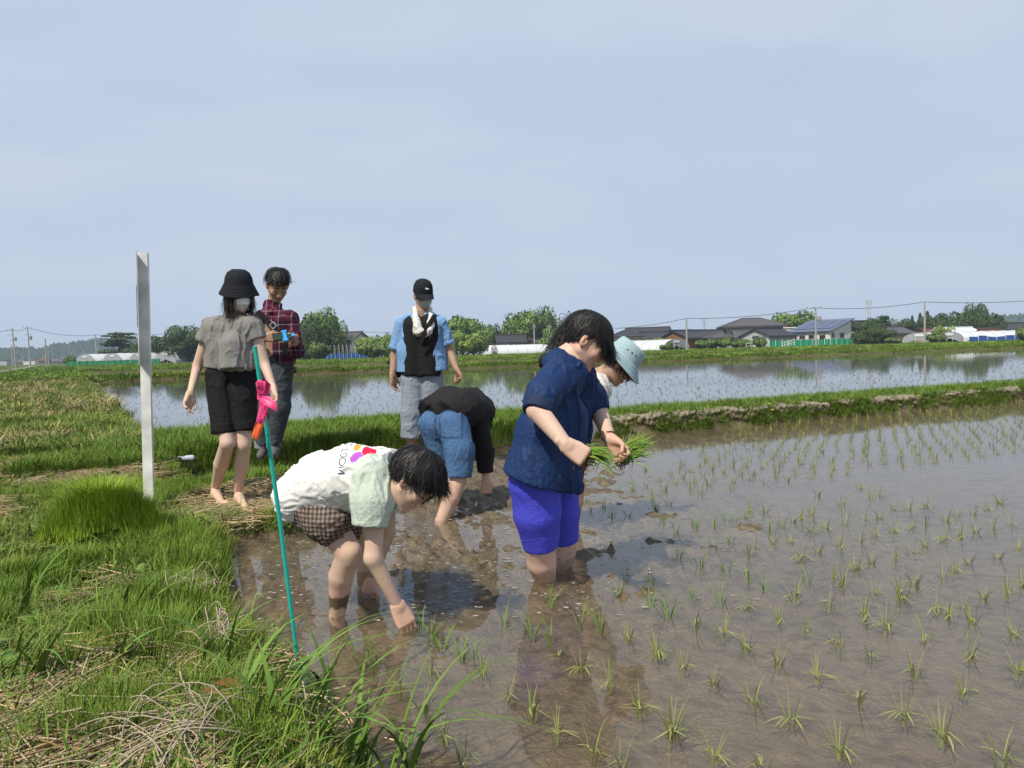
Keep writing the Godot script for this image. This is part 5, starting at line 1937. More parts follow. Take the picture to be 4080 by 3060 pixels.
func face_mask(t: Node3D, h: Transform3D, m, pleats := 3.0):
	var mb := Mb.new()
	var nu := 14
	var nv := 12
	for j in nv + 1:
		var v := float(j) / nv
		for i in nu + 1:
			var u := float(i) / nu * 2.0 - 1.0
			var y := lerpf(-0.022, -0.108, v)
			var a := u * 1.12
			var rz := 0.072 + 0.030 * (1.0 - absf(v - 0.35) * 1.3) - 0.020 * v * v
			var x := sin(a) * 0.069 * (1.0 - 0.22 * v * v)
			var z := 0.021 + cos(a) * rz - 0.014 * v
			var pl := 0.0022 * sin(v * TAU * pleats)
			mb.vert(Vector3(x, y + 0.010 * cos(u * PI) * (1.0 if v < 0.1 else 0.0), z + pl), Vector3(sin(a), 0, cos(a)))
	for j in nv:
		for i in nu:
			var q := j * (nu + 1) + i
			mb.tri_ix(q, q + nu + 1, q + nu + 2)
			mb.tri_ix(q, q + nu + 2, q + 1)
	mb.smooth_normals()
	var o := Mb.new()
	o.add(mb, h)
	for s in [-1.0, 1.0]:
		for y in [-0.028, -0.092]:
			o.tube([h * Vector3(s * 0.062, y, 0.045), h * Vector3(s * 0.080, y * 0.6, 0.02), h * Vector3(s * 0.086, -0.01, -0.018)], [0.0018, 0.0018, 0.0018], 4)
	return wear("face_mask", o, m, t)

# ---------------------------------------------------------------- the people
func make_people():
	M.linen = tri_tex(mat(0.255, 0.247, 0.235, 0.9, 0.25), T.weave, 3.0)
	M.black = tri_tex(mat(0.014, 0.014, 0.016, 0.85, 0.3), T.weave, 3.0)
	M.black_soft = tri_tex(mat(0.020, 0.018, 0.020, 0.8, 0.3), T.weave, 3.0)
	M.navy = tri_tex(mat(0.008, 0.033, 0.118, 0.62, 0.35), T.weave, 4.0)
	M.blue_shorts = tri_tex(mat(0.075, 0.080, 0.66, 0.6, 0.35), T.weave, 4.0)
	M.white_cloth = tri_tex(mat(0.72, 0.71, 0.68, 0.9, 0.25), T.weave, 3.0)
	M.mint = tri_tex(mat(0.58, 0.66, 0.57, 0.9, 0.25), T.weave, 3.0)
	M.mask_white = mat(0.74, 0.75, 0.76, 0.8, 0.3)
	M.mask_grey = mat(0.36, 0.40, 0.38, 0.8, 0.3)
	M.hat_dark = tri_tex(mat(0.016, 0.018, 0.024, 0.85, 0.3), T.weave, 5.0)
	M.hat_blue = tri_tex(mat(0.42, 0.58, 0.62, 0.9, 0.25), tex_noise(256, 0.05, 3, grey(0.72, 1.0), 77), 9.0)
	M.denim = tri_tex(mat(0.22, 0.38, 0.60, 0.85, 0.25), tex_noise(512, 0.02, 5, [[0.0, Color(0.78, 0.80, 0.84)], [0.5, Color(0.9, 0.92, 0.95)], [1.0, Color(1, 1, 1)]], 78), 2.2)
	M.jeans = tri_tex(mat(0.085, 0.165, 0.30, 0.85, 0.25), tex_noise(512, 0.025, 5, [[0.0, Color(0.74, 0.78, 0.83)], [0.5, Color(0.88, 0.91, 0.94)], [1.0, Color(1, 1, 1)]], 79), 4.0)
	M.trousers = tri_tex(mat(0.060, 0.070, 0.082, 0.85, 0.25), T.weave, 3.0)
	M.check = tri_tex(mat(1, 1, 1, 0.9, 0.25), check_texture(), 14.0)
	M.plaid = tri_tex(mat(1, 1, 1, 0.9, 0.25), plaid_texture(), 4.2)
	M.pattern = tri_tex(mat(0.40, 0.47, 0.55, 0.9, 0.25), check_fine(), 20.0)
	for k in ["linen", "black", "black_soft", "navy", "blue_shorts", "white_cloth", "mint", "trousers", "denim", "jeans", "plaid", "check", "pattern"]:
		# fine creases pressed into every cloth
		var m: StandardMaterial3D = M[k]
		m.heightmap_enabled = true
		m.heightmap_texture = T.wrinkle
		m.heightmap_scale = {"linen": 0.3, "black": 0.5, "black_soft": 0.45, "navy": 0.42, "blue_shorts": 0.3, "white_cloth": 0.7, "mint": 0.5, "trousers": 0.6, "denim": 0.45, "jeans": 0.5, "plaid": 0.5, "check": 0.25, "pattern": 0.2}[k]
	woman_in_grey()
	stage("  woman in grey")
	boy_in_white()
	stage("  boy in white")
	woman_in_navy()
	stage("  woman in navy")
	man_in_plaid()
	man_in_denim()
	stage("  men")
	person_in_jeans()
	woman_in_hat()
	person_behind()

func check_texture() -> ImageTexture:
	var im := Image.create_empty(64, 64, true, Image.FORMAT_RGB8)
	var a := lin(0.30, 0.26, 0.215)
	var b := lin(0.045, 0.035, 0.032)
	var c := lin(0.14, 0.105, 0.09)
	for y in 64:
		for x in 64:
			var u := x % 16 < 8
			var v := y % 16 < 8
			im.set_pixel(x, y, a if u and v else (b if not u and not v else c))
			if x % 64 < 2 or y % 64 < 2: im.set_pixel(x, y, lin(0.22, 0.09, 0.07))
	im.generate_mipmaps()
	return ImageTexture.create_from_image(im)

func check_fine() -> ImageTexture:
	var im := Image.create_empty(32, 32, false, Image.FORMAT_RGB8)
	for y in 32:
		for x in 32:
			var k := 0.95 if (x % 8 < 5) and (y % 8 < 5) else 0.68
			im.set_pixel(x, y, Color(k, k, k))
	return ImageTexture.create_from_image(im)

func plaid_texture() -> ImageTexture:
	var n := 256
	var im := Image.create_empty(n, n, false, Image.FORMAT_RGB8)
	var band := func(u: float) -> Color:
		# dark wine ground, wider black bars, pinkish and white lines
		var c := Color(0.060, 0.012, 0.028)
		if u > 0.08 and u < 0.30: c = Color(0.012, 0.011, 0.022)
		if u > 0.55 and u < 0.74: c = Color(0.12, 0.018, 0.045)
		if u > 0.17 and u < 0.205: c = Color(0.34, 0.30, 0.32)
		if u > 0.63 and u < 0.665: c = Color(0.42, 0.34, 0.36)
		if u > 0.86 and u < 0.885: c = Color(0.26, 0.16, 0.19)
		return c
	for y in n:
		var cy: Color = band.call(float(y) / n)
		for x in n:
			var cx: Color = band.call(float(x) / n)
			var c := cx.lerp(cy, 0.5 if (x + y) % 2 else 0.42)
			im.set_pixel(x, y, lin(c.r, c.g, c.b))
	return ImageTexture.create_from_image(im)

func limb(f: Field, pts: Array, radii: Array, k := 0.010): f.chain(pts, radii, k)

func hat(t: Node3D, h: Transform3D, prof: Array, m, rx := 0.98, rz := 1.14, wob := 0.0) -> MeshInstance3D:
	var mb := Mb.new()
	mb.lathe(prof, 40, Transform3D(Basis(), Vector3(0, 0, -0.010)), rx, rz)
	if wob > 0.0:
		for i in mb.v.size():
			var p := mb.v[i]
			var a := atan2(p.x, p.z)
			var e := clampf((Vector2(p.x, p.z).length() - 0.095) / 0.05, 0, 1)
			mb.v[i].y += wob * e * sin(a * 3.0 + 0.7) + 0.003 * nf.get_noise_3d(p.x * 25.0, p.y * 25.0, p.z * 25.0)
		mb.smooth_normals()
	var o := Mb.new()
	o.add(mb, h)
	for k in 3:
		var ring := []
		var rr := []
		var q: Vector2 = Vector2(prof[5]).lerp(prof[7], 0.25 + 0.28 * k)
		for i in 41:
			var a := TAU * i / 40.0
			ring.append(h * Vector3(cos(a) * q.x * rx, q.y + 0.0012 + wob * clampf((q.x - 0.095) / 0.05, 0, 1) * sin(atan2(cos(a) * rx, sin(a) * rz) * 3.0 + 0.7), -0.010 + sin(a) * q.x * rz))
			rr.append(0.0011)
		o.tube(ring, rr, 4, false)
	return wear("hat", o, m, t)

# barefoot woman in a grey blouse walking along the bank
func woman_in_grey():
	var heel_r := Vector3(-2.132, 0.100, -5.412)
	var toe_r := Vector3(-1.925, 0.100, -5.066)
	var heel_l := Vector3(-1.926, 0.090, -5.301)
	var toe_l := Vector3(-1.668, 0.090, -4.797)
	var t := person("barefoot person in grey blouse, black shorts, dark brimmed hat and white mask on the bank", heel_r)
	var sk := Color(0.66, 0.47, 0.36)
	var H := scaled_frame(Vector3(-1.800, 1.523, -5.150), Vector3(0.52, -0.22, 0.83), Vector3(0.08, 1, 0.2), 0.98)
	var f := Field.new()
	var sr := Vector3(-2.021, 1.309, -5.200)
	var sl := Vector3(-1.710, 1.305, -5.130)
	var er := Vector3(-2.128, 1.049, -5.220)
	var el := Vector3(-1.644, 1.050, -5.120)
	var wr := Vector3(-2.145, 0.867, -5.120)
	var wl := Vector3(-1.561, 0.893, -5.020)
	var kr := Vector3(-1.891, 0.532, -5.060)
	var kl := Vector3(-1.803, 0.516, -5.120)
	f.chain([H * Vector3(0, -0.05, -0.02), Vector3(-1.859, 1.355, -5.200), Vector3(-1.872, 1.286, -5.200)], [0.048, 0.052, 0.06])
	f.cap(Vector3(-1.944, 1.270, -5.200), Vector3(-1.957, 1.013, -5.220), 0.07, 0.08)
	f.cap(Vector3(-1.787, 1.271, -5.160), Vector3(-1.811, 1.010, -5.180), 0.07, 0.08)
	limb(f, [sr, er, wr], [0.043, 0.034, 0.024])
	limb(f, [sl, el, wl], [0.043, 0.034, 0.024])
	limb(f, [Vector3(-1.960, 0.920, -5.200), kr, kr.lerp(heel_r, 0.35) + Vector3(-0.012, 0, -0.01), heel_r + Vector3(0.02, 0.09, 0.02)], [0.08, 0.047, 0.050, 0.028])
	limb(f, [Vector3(-1.812, 0.917, -5.180), kl, kl.lerp(heel_l, 0.35) + Vector3(-0.005, 0, -0.01), heel_l + Vector3(0.015, 0.09, 0.03)], [0.08, 0.047, 0.050, 0.028])
	var mb := net(f, 0.011, skin_paint(sk))
	for q in [[heel_r, toe_r, -1.0], [heel_l, toe_l, 1.0]]:
		var ff := Field.new()
		foot_field(ff, q[0], q[1], q[2])
		ff.cap(q[0] + Vector3(0.02, 0.06, 0.02), q[0] + Vector3(0.02, 0.11, 0.02), 0.032, 0.028, 0.02)
		net(ff, 0.006, skin_paint(sk * Color(1, 0.94, 0.9)), null, mb)
	mb.add(head_mb(), H, sk)
	add_hand(mb, "relaxed", wr, (wr - er).normalized() + Vector3(0.02, -0.1, 0.1), Vector3(0.75, 0, 0.35), false, sk, 0.93)
	add_hand(mb, "relaxed", wl, (wl - el).normalized() + Vector3(0.1, -0.35, 0.1), Vector3(-0.8, 0, 0.3), true, sk, 0.93)
	wear("body", mb, M.skin, t)
	# blouse, gathered at the waist
	f = Field.new()
	f.cap(Vector3(-1.946, 1.288, -5.190), Vector3(-1.974, 1.033, -5.200), 0.088, 0.098, 0.06, 2)
	f.cap(Vector3(-1.786, 1.289, -5.150), Vector3(-1.786, 1.022, -5.170), 0.088, 0.102, 0.06, 2)
	f.cap(Vector3(-1.842, 1.182, -5.080), Vector3(-1.834, 1.029, -5.080), 0.07, 0.085, 0.06, 2)
	f.cap(sr + Vector3(0.02, -0.005, 0), sl + Vector3(-0.02, -0.005, 0), 0.052, 0.052, 0.05)
	f.cap(Vector3(-1.870, 1.330, -5.200), Vector3(-1.871, 1.305, -5.200), 0.058, 0.07, 0.03)
	f.cap(sr, sr.lerp(er, 0.38), 0.060, 0.066, 0.03, 2)
	f.cap(sl, sl.lerp(el, 0.36), 0.060, 0.064, 0.03, 2)
	wear("blouse", net(f, 0.008, null, creases(0.010, Vector3(10, 2.6, 10), 3.0)), M.linen, t)
	# rolled black shorts
	f = Field.new()
	f.cap(Vector3(-1.963, 0.995, -5.200), Vector3(-1.812, 0.992, -5.170), 0.086, 0.086, 0.03)
	f.cap(Vector3(-1.973, 0.977, -5.200), Vector3(-1.924, 0.609, -5.100), 0.096, 0.079, 0.012, 2)
	f.cap(Vector3(-1.803, 0.973, -5.170), Vector3(-1.792, 0.620, -5.130), 0.094, 0.077, 0.012, 2)
	wear("shorts", net(f, 0.011, null, creases(0.007, Vector3(7, 4, 7), 9.0)), M.black, t)
	f = Field.new()
	f.cap(Vector3(-1.929, 0.657, -5.110), Vector3(-1.925, 0.593, -5.100), 0.086, 0.083, 0.004, 3)
	wear("rolled_hem", net(f, 0.010, null, creases(0.003, Vector3(5, 14, 5), 1.0)), M.black, t)
	f = Field.new()
	f.cap(Vector3(-1.794, 0.669, -5.140), Vector3(-1.793, 0.605, -5.130), 0.083, 0.080, 0.004, 3)
	wear("rolled_hem", net(f, 0.010, null, creases(0.003, Vector3(5, 14, 5), 1.0)), M.black, t)
	hat(t, H, [Vector2(0.001, 0.165), Vector2(0.045, 0.160), Vector2(0.074, 0.142), Vector2(0.090, 0.108), Vector2(0.097, 0.066), Vector2(0.100, 0.062), Vector2(0.115, 0.030), Vector2(0.134, -0.004), Vector2(0.133, -0.008), Vector2(0.108, 0.030), Vector2(0.094, 0.060)], M.hat_dark, 0.98, 1.1, 0.004)
	var hm := hair_cap(H, Vector3(0, 0.03, 0.05), Vector3(0, -0.45, 1.0))
	strands(hm, H, 1500, Vector3(0, 1, -0.1), func(az): return [1.55, 0.20] if absf(wrapf(az, -PI, PI)) > 0.98 else [0.9, 0.0], 0.006, 5, 0.22)
	wear("hair", hm, M.hair_brown, t)
	face_mask(t, H, M.mask_white)

# boy bending to plant
func boy_in_white():
	var t := person("bending person in white printed T-shirt, checked shorts and glasses, pushing a seedling in", Vector3(-0.734, 0.000, -3.165))
	var sk := Color(0.65, 0.445, 0.34)
	var H := scaled_frame(Vector3(-0.398, 0.597, -3.000), Vector3(0.62, -0.77, 0.16), Vector3(0.77, 0.63, 0.05), 0.97)
	var f := Field.new()
	var sn := Vector3(-0.543, 0.585, -3.020)
	var en := Vector3(-0.563, 0.300, -2.980)
	var wn := Vector3(-0.482, 0.098, -3.020)
	var sf := Vector3(-0.572, 0.574, -3.380)
	var ef := Vector3(-0.582, 0.286, -3.460)
	var wf := Vector3(-0.671, 0.068, -3.500)
	var hn := Vector3(-0.809, 0.473, -3.150)
	var kn := Vector3(-0.685, 0.295, -3.100)
	var an := Vector3(-0.771, -0.021, -3.210)
	var hf := Vector3(-0.846, 0.439, -3.420)
	var kf := Vector3(-0.651, 0.256, -3.460)
	var af := Vector3(-0.724, -0.027, -3.570)
	f.chain([H * Vector3(0, -0.05, -0.02), H * Vector3(0, -0.14, -0.04), Vector3(-0.546, 0.606, -3.150)], [0.048, 0.052, 0.07])
	f.cap(Vector3(-0.839, 0.522, -3.200), Vector3(-0.566, 0.600, -3.100), 0.08, 0.075)
	f.cap(Vector3(-0.865, 0.500, -3.380), Vector3(-0.596, 0.574, -3.320), 0.08, 0.075)
	limb(f, [sn, en, wn], [0.041, 0.0355, 0.0235], 0.016)
	limb(f, [sf, ef, wf], [0.042, 0.034, 0.024])
	limb(f, [hn, kn, kn.lerp(an, 0.35) + Vector3(-0.012, 0, 0), an, an + Vector3(-0.004, -0.12, 0)], [0.076, 0.051, 0.051, 0.031, 0.031])
	limb(f, [hf, kf, kf.lerp(af, 0.35) + Vector3(-0.012, 0, 0), af, af + Vector3(-0.004, -0.12, 0)], [0.076, 0.050, 0.050, 0.032, 0.031])
	f.cap(kn + Vector3(0.012, 0.0, 0.01), kn + Vector3(0.008, -0.03, 0.012), 0.036, 0.030, 0.015)
	# drying mud round the shins
	var mud := func(p: Vector3) -> float:
		var e := nz.get_noise_3d(p.x * 14.0, p.y * 6.0, p.z * 14.0)
		var band := smoothstep(0.0, 0.012, p.y - 0.026 - 0.03 * e) * smoothstep(0.105, 0.095, p.y - 0.012 * e)
		return band * 0.92 if absf(p.x - an.x) < 0.12 and p.z > -3.3 else band * 0.5
	var mb := net(f, 0.0095, skin_paint(sk, mud))
	mb.add(head_mb(), H, sk)
	add_hand(mb, "pinch", wn, Vector3(0.42, -0.88, 0.06), Vector3(-0.45, -0.25, -0.85), true, sk * Color(1, 0.93, 0.9), 0.92)
	add_hand(mb, "relaxed", wf, Vector3(-0.1, -0.95, 0.0), Vector3(-0.3, 0, 0.9), false, sk, 0.98)
	wear("body", mb, M.skin, t)
	# T-shirt
	f = Field.new()
	f.chain([Vector3(-0.892, 0.514, -3.180), Vector3(-0.786, 0.567, -3.150), Vector3(-0.660, 0.602, -3.100), Vector3(-0.505, 0.610, -3.050)], [0.112, 0.115, 0.112, 0.098], 0.05, 2)
	f.chain([Vector3(-0.949, 0.486, -3.400), Vector3(-0.845, 0.547, -3.390), Vector3(-0.714, 0.585, -3.360), Vector3(-0.547, 0.592, -3.310)], [0.108, 0.112, 0.110, 0.096], 0.05, 2)
	f.cap(Vector3(-0.843, 0.505, -3.140), Vector3(-0.608, 0.497, -3.100), 0.05, 0.045, 0.05)
	f.cap(Vector3(-0.530, 0.626, -3.140), Vector3(-0.479, 0.609, -3.120), 0.088, 0.066, 0.03, 2)
	f.cap(Vector3(-0.909, 0.505, -3.170), Vector3(-0.878, 0.448, -3.160), 0.085, 0.055, 0.04)
	f.cap(Vector3(-0.970, 0.470, -3.400), Vector3(-0.940, 0.411, -3.400), 0.080, 0.055, 0.04)
	f.cut(Vector3(-0.865, 0.392, -3.250), Vector3(-0.35, -0.93, 0.0), 0.26)
	f.cut(Vector3(-0.996, 0.498, -3.300), Vector3(-0.98, -0.2, 0.0), 0.3)
	var shirt := net(f, 0.007, null, creases(0.013, Vector3(3.5, 7.0, 6.0), 21.0))
	# the print lies on the back: image axes across and along the spine
	var c0 := Vector3(-0.591, 0.679, -3.050)
	var along := (Vector3(-0.485, 0.659, -3.200) - Vector3(-0.833, 0.668, -3.200)).normalized()     # towards the head
	var across := Vector3(0.03, -0.62, 0.78).normalized()            # towards the near side
	var outward := across.cross(along).normalized()
	if outward.y < 0: outward = -outward
	for i in shirt.v.size():
		var d := shirt.v[i] - c0
		var u := clampf(0.5 + d.dot(across) / 0.62, 0.03, 0.97)
		if shirt.n[i].dot(outward) < 0.15: u = 0.97 if d.dot(across) > 0.0 else 0.03
		shirt.uv[i] = Vector2(u, clampf(0.5 - d.dot(along) / 0.5, 0.03, 0.97))
	var pm := mat(1, 1, 1, 0.9, 0.25)
	pm.albedo_texture = print_texture()
	wear("t_shirt", shirt, pm, t)
	f = Field.new()
	f.chain([sn + Vector3(-0.02, 0.03, 0.0), Vector3(-0.557, 0.526, -2.990), Vector3(-0.569, 0.425, -2.970)], [0.088, 0.084, 0.070], 0.03, 2)
	wear("sleeve", net(f, 0.007, null, creases(0.008, Vector3(9, 2.5, 9), 33.0)), M.mint, t)
	f = Field.new()
	f.chain([sf, sf.lerp(ef, 0.6)], [0.085, 0.072], 0.03, 2)
	wear("sleeve", net(f, 0.012, null, creases(0.006, Vector3(8, 4, 8), 34.0)), M.mint, t)
	# collar
	var cm := Mb.new()
	var pts := []
	var rad := []
	var nc := H * Vector3(0, -0.125, -0.04)
	var na := (H.basis * Vector3(0, 1, 0.1)).normalized()
	var n1 := na.cross(Vector3(0, 0, 1)).normalized()
	var n2 := na.cross(n1)
	for k in 21:
		pts.append(nc + (n1 * cos(TAU * k / 20.0) + n2 * sin(TAU * k / 20.0)) * 0.066)
		rad.append(0.008)
	cm.tube(pts, rad, 6, false, 1.6)
	wear("collar", cm, mat(0.08, 0.30, 0.32, 0.9), t)
	# checked shorts, bunched above the knee
	f = Field.new()
	f.ell(Vector3(-0.869, 0.470, -3.280), Vector3(0.125, 0.11, 0.18), 0.04)
	f.chain([Vector3(-0.823, 0.481, -3.160), Vector3(-0.762, 0.426, -3.120), Vector3(-0.714, 0.376, -3.100)], [0.104, 0.100, 0.086], 0.04, 2)
	f.chain([Vector3(-0.877, 0.451, -3.420), Vector3(-0.770, 0.376, -3.440), Vector3(-0.690, 0.321, -3.450)], [0.108, 0.098, 0.084], 0.04, 2)
	wear("shorts", net(f, 0.007, null, creases(0.016, Vector3(6, 8, 4), 41.0)), M.check, t)
	# hair with a long fringe
	var hm := hair_cap(H, Vector3(0, 0.028, 0.05), Vector3(0, -0.9, 0.75), 1.07)
	var ends := func(az):
		var a := absf(wrapf(az, -PI, PI))
		if a < 0.7: return [1.25, 0.075]
		if a < 1.3: return [1.45, 0.05]
		if a < 2.1: return [1.62, 0.02]
		return [2.15, 0.0]
	strands(hm, H, 3600, Vector3(0, 1, -0.35), ends, 0.0034, 15, 0.22, Vector3(0, 0.034, -0.012), Vector3(0.083, 0.097, 0.105))
	wear("hair", hm, M.hair, t)
	# glasses
	var gm := Mb.new()
	for s in [-1.0, 1.0]:
		var ring := []
		var rr := []
		for k in 17:
			var a := TAU * k / 16.0
			ring.append(H * Vector3(s * 0.033 + cos(a) * 0.025, -0.006 + sin(a) * 0.019, 0.100 - absf(cos(a)) * 0.003))
			rr.append(0.0019)
		gm.tube(ring, rr, 5, false)
		gm.tube([H * Vector3(s * 0.058, 0.0, 0.094), H * Vector3(s * 0.076, 0.0, 0.05), H * Vector3(s * 0.084, 0.004, -0.005)], [0.002, 0.002, 0.0018], 5)
	gm.tube([H * Vector3(-0.009, 0.0, 0.103), H * Vector3(0.009, 0.0, 0.103)], [0.002, 0.002], 5)
	wear("glasses", gm, mat(0.012, 0.012, 0.014, 0.3), t)

func stroke(im: Image, a: Vector2, b: Vector2, w: float, c: Color):
	var n := int(a.distance_to(b)) + 1
	for k in n + 1:
		var p := a.lerp(b, float(k) / n)
		disc(im, p, w, c)

func disc(im: Image, p: Vector2, r: float, c: Color, sq := 1.0):
	for y in range(int(p.y - r) - 1, int(p.y + r) + 2):
		for x in range(int(p.x - r) - 1, int(p.x + r) + 2):
			if x < 0 or y < 0 or x >= im.get_width() or y >= im.get_height(): continue
			if Vector2((x - p.x) * sq, y - p.y).length() <= r: im.set_pixel(x, y, c)

func print_texture() -> ImageTexture:
	# white cloth with a bunch of fruit and lettering; x runs across the back to the near side, y from the neck to the hem
	var n := 1024
	var im := Image.create_empty(n, n, false, Image.FORMAT_RGB8)
	var white := lin(0.72, 0.71, 0.68)
	im.fill(white)
	var o := Vector2(490, 505)
	var k := 1.2
	var purple := lin(0.42, 0.10, 0.50)
	var edge := lin(0.20, 0.03, 0.26)
	var green := lin(0.32, 0.50, 0.10)
	var leafc := lin(0.06, 0.28, 0.13)
	var gold := lin(0.62, 0.36, 0.04)
	var red := lin(0.60, 0.02, 0.07)
	# green grapes and leaves far side, red apple, purple grapes and gold berries
	for q in [[-88, 30], [-70, 20], [-52, 12], [-84, 8], [-66, -2], [-48, -8], [-92, -16], [-74, -24], [-56, -30], [-96, -40], [-78, -46], [-60, -52], [-90, 48], [-70, 44]]:
		disc(im, o + Vector2(q[0], q[1]) * k, 12 * k, lin(0.16, 0.30, 0.05))
		disc(im, o + Vector2(q[0], q[1]) * k, 10 * k, green)
	for q in [[-104, -58], [-92, -76], [-112, -36]]: disc(im, o + Vector2(q[0], q[1]) * k, 13 * k, leafc, 0.6)
	for q in [[-58, 62], [-44, 70], [-30, 62], [-50, 82], [-36, 86], [-64, 78], [-24, 76], [-44, 54]]:
		disc(im, o + Vector2(q[0], q[1]) * k, 9 * k, lin(0.36, 0.18, 0.02))
		disc(im, o + Vector2(q[0], q[1]) * k, 7.6 * k, gold)
	disc(im, o + Vector2(-18, -8) * k, 40 * k, lin(0.30, 0.01, 0.04), 0.9)
	disc(im, o + Vector2(-18, -8) * k, 37 * k, red, 0.9)
	disc(im, o + Vector2(-6, -40) * k, 26 * k, red, 0.8)
	stroke(im, o + Vector2(-2, -26) * k, o + Vector2(6, -46) * k, 3 * k, lin(0.5, 0.25, 0.03))
	for q in [[4, 44], [22, 34], [40, 46], [20, 56], [38, 68], [56, 60], [26, 78], [44, 88], [62, 80], [28, 14], [44, 4], [58, 20], [36, -16], [52, -28], [28, -36], [44, -50], [10, 66], [60, 40]]:
		disc(im, o + Vector2(q[0], q[1]) * k, 13.5 * k, edge)
		disc(im, o + Vector2(q[0], q[1]) * k, 12 * k, purple)
		disc(im, o + Vector2(q[0] - 3, q[1] - 3) * k, 4 * k, lin(0.52, 0.20, 0.60))
	for q in [[78, 16], [88, 2], [92, 26], [84, -14], [100, 12], [76, 34]]: disc(im, o + Vector2(q[0], q[1]) * k, 10 * k, leafc, 0.8)
	# lettering below the fruit, read with the neck up
	var ink := lin(0.05, 0.055, 0.10)
	var y0 := 655.0
	var hh := 52.0
	var word := func(s: String, x0: float, y: float, h: float, w: float):
		var x := x0
		for ch in s:
			var a := []
			var adv := h * 0.72
			match ch:
				"L": a = [[0, 0, 0, 1], [0, 1, 0.5, 1]]
				"M": a = [[0, 1, 0.12, 0], [0.12, 0, 0.45, 1], [0.45, 1, 0.78, 0], [0.78, 0, 0.9, 1]]
				"T": a = [[0, 0, 0.6, 0], [0.3, 0, 0.3, 1]]
				"H": a = [[0, 0, 0, 1], [0.6, 0, 0.6, 1], [0, 0.5, 0.6, 0.5]]
				"E": a = [[0, 0, 0, 1], [0, 0, 0.5, 0], [0, 0.5, 0.45, 0.5], [0, 1, 0.5, 1]]
				"F": a = [[0, 0, 0, 1], [0, 0, 0.5, 0], [0, 0.5, 0.42, 0.5]]
				"O":
					for q in 24:
						var u := TAU * q / 24.0
						var v := TAU * (q + 1) / 24.0
						a.append([0.45 + cos(u) * 0.45, 0.5 + sin(u) * 0.5, 0.45 + cos(v) * 0.45, 0.5 + sin(v) * 0.5])
					adv = h * 1.05
			for q in a: stroke(im, Vector2(x + q[0] * h, y + q[1] * h), Vector2(x + q[2] * h, y + q[3] * h), w, ink)
			x += adv
			if ch == "M": x += h * 0.3
	word.call("LOOM", 455.0, y0, hh, 3.2)
	word.call("OF", 380.0, y0 - 20.0, 28.0, 2.6)
	word.call("THE", 372.0, y0 + 22.0, 26.0, 2.6)
	return ImageTexture.create_from_image(im)

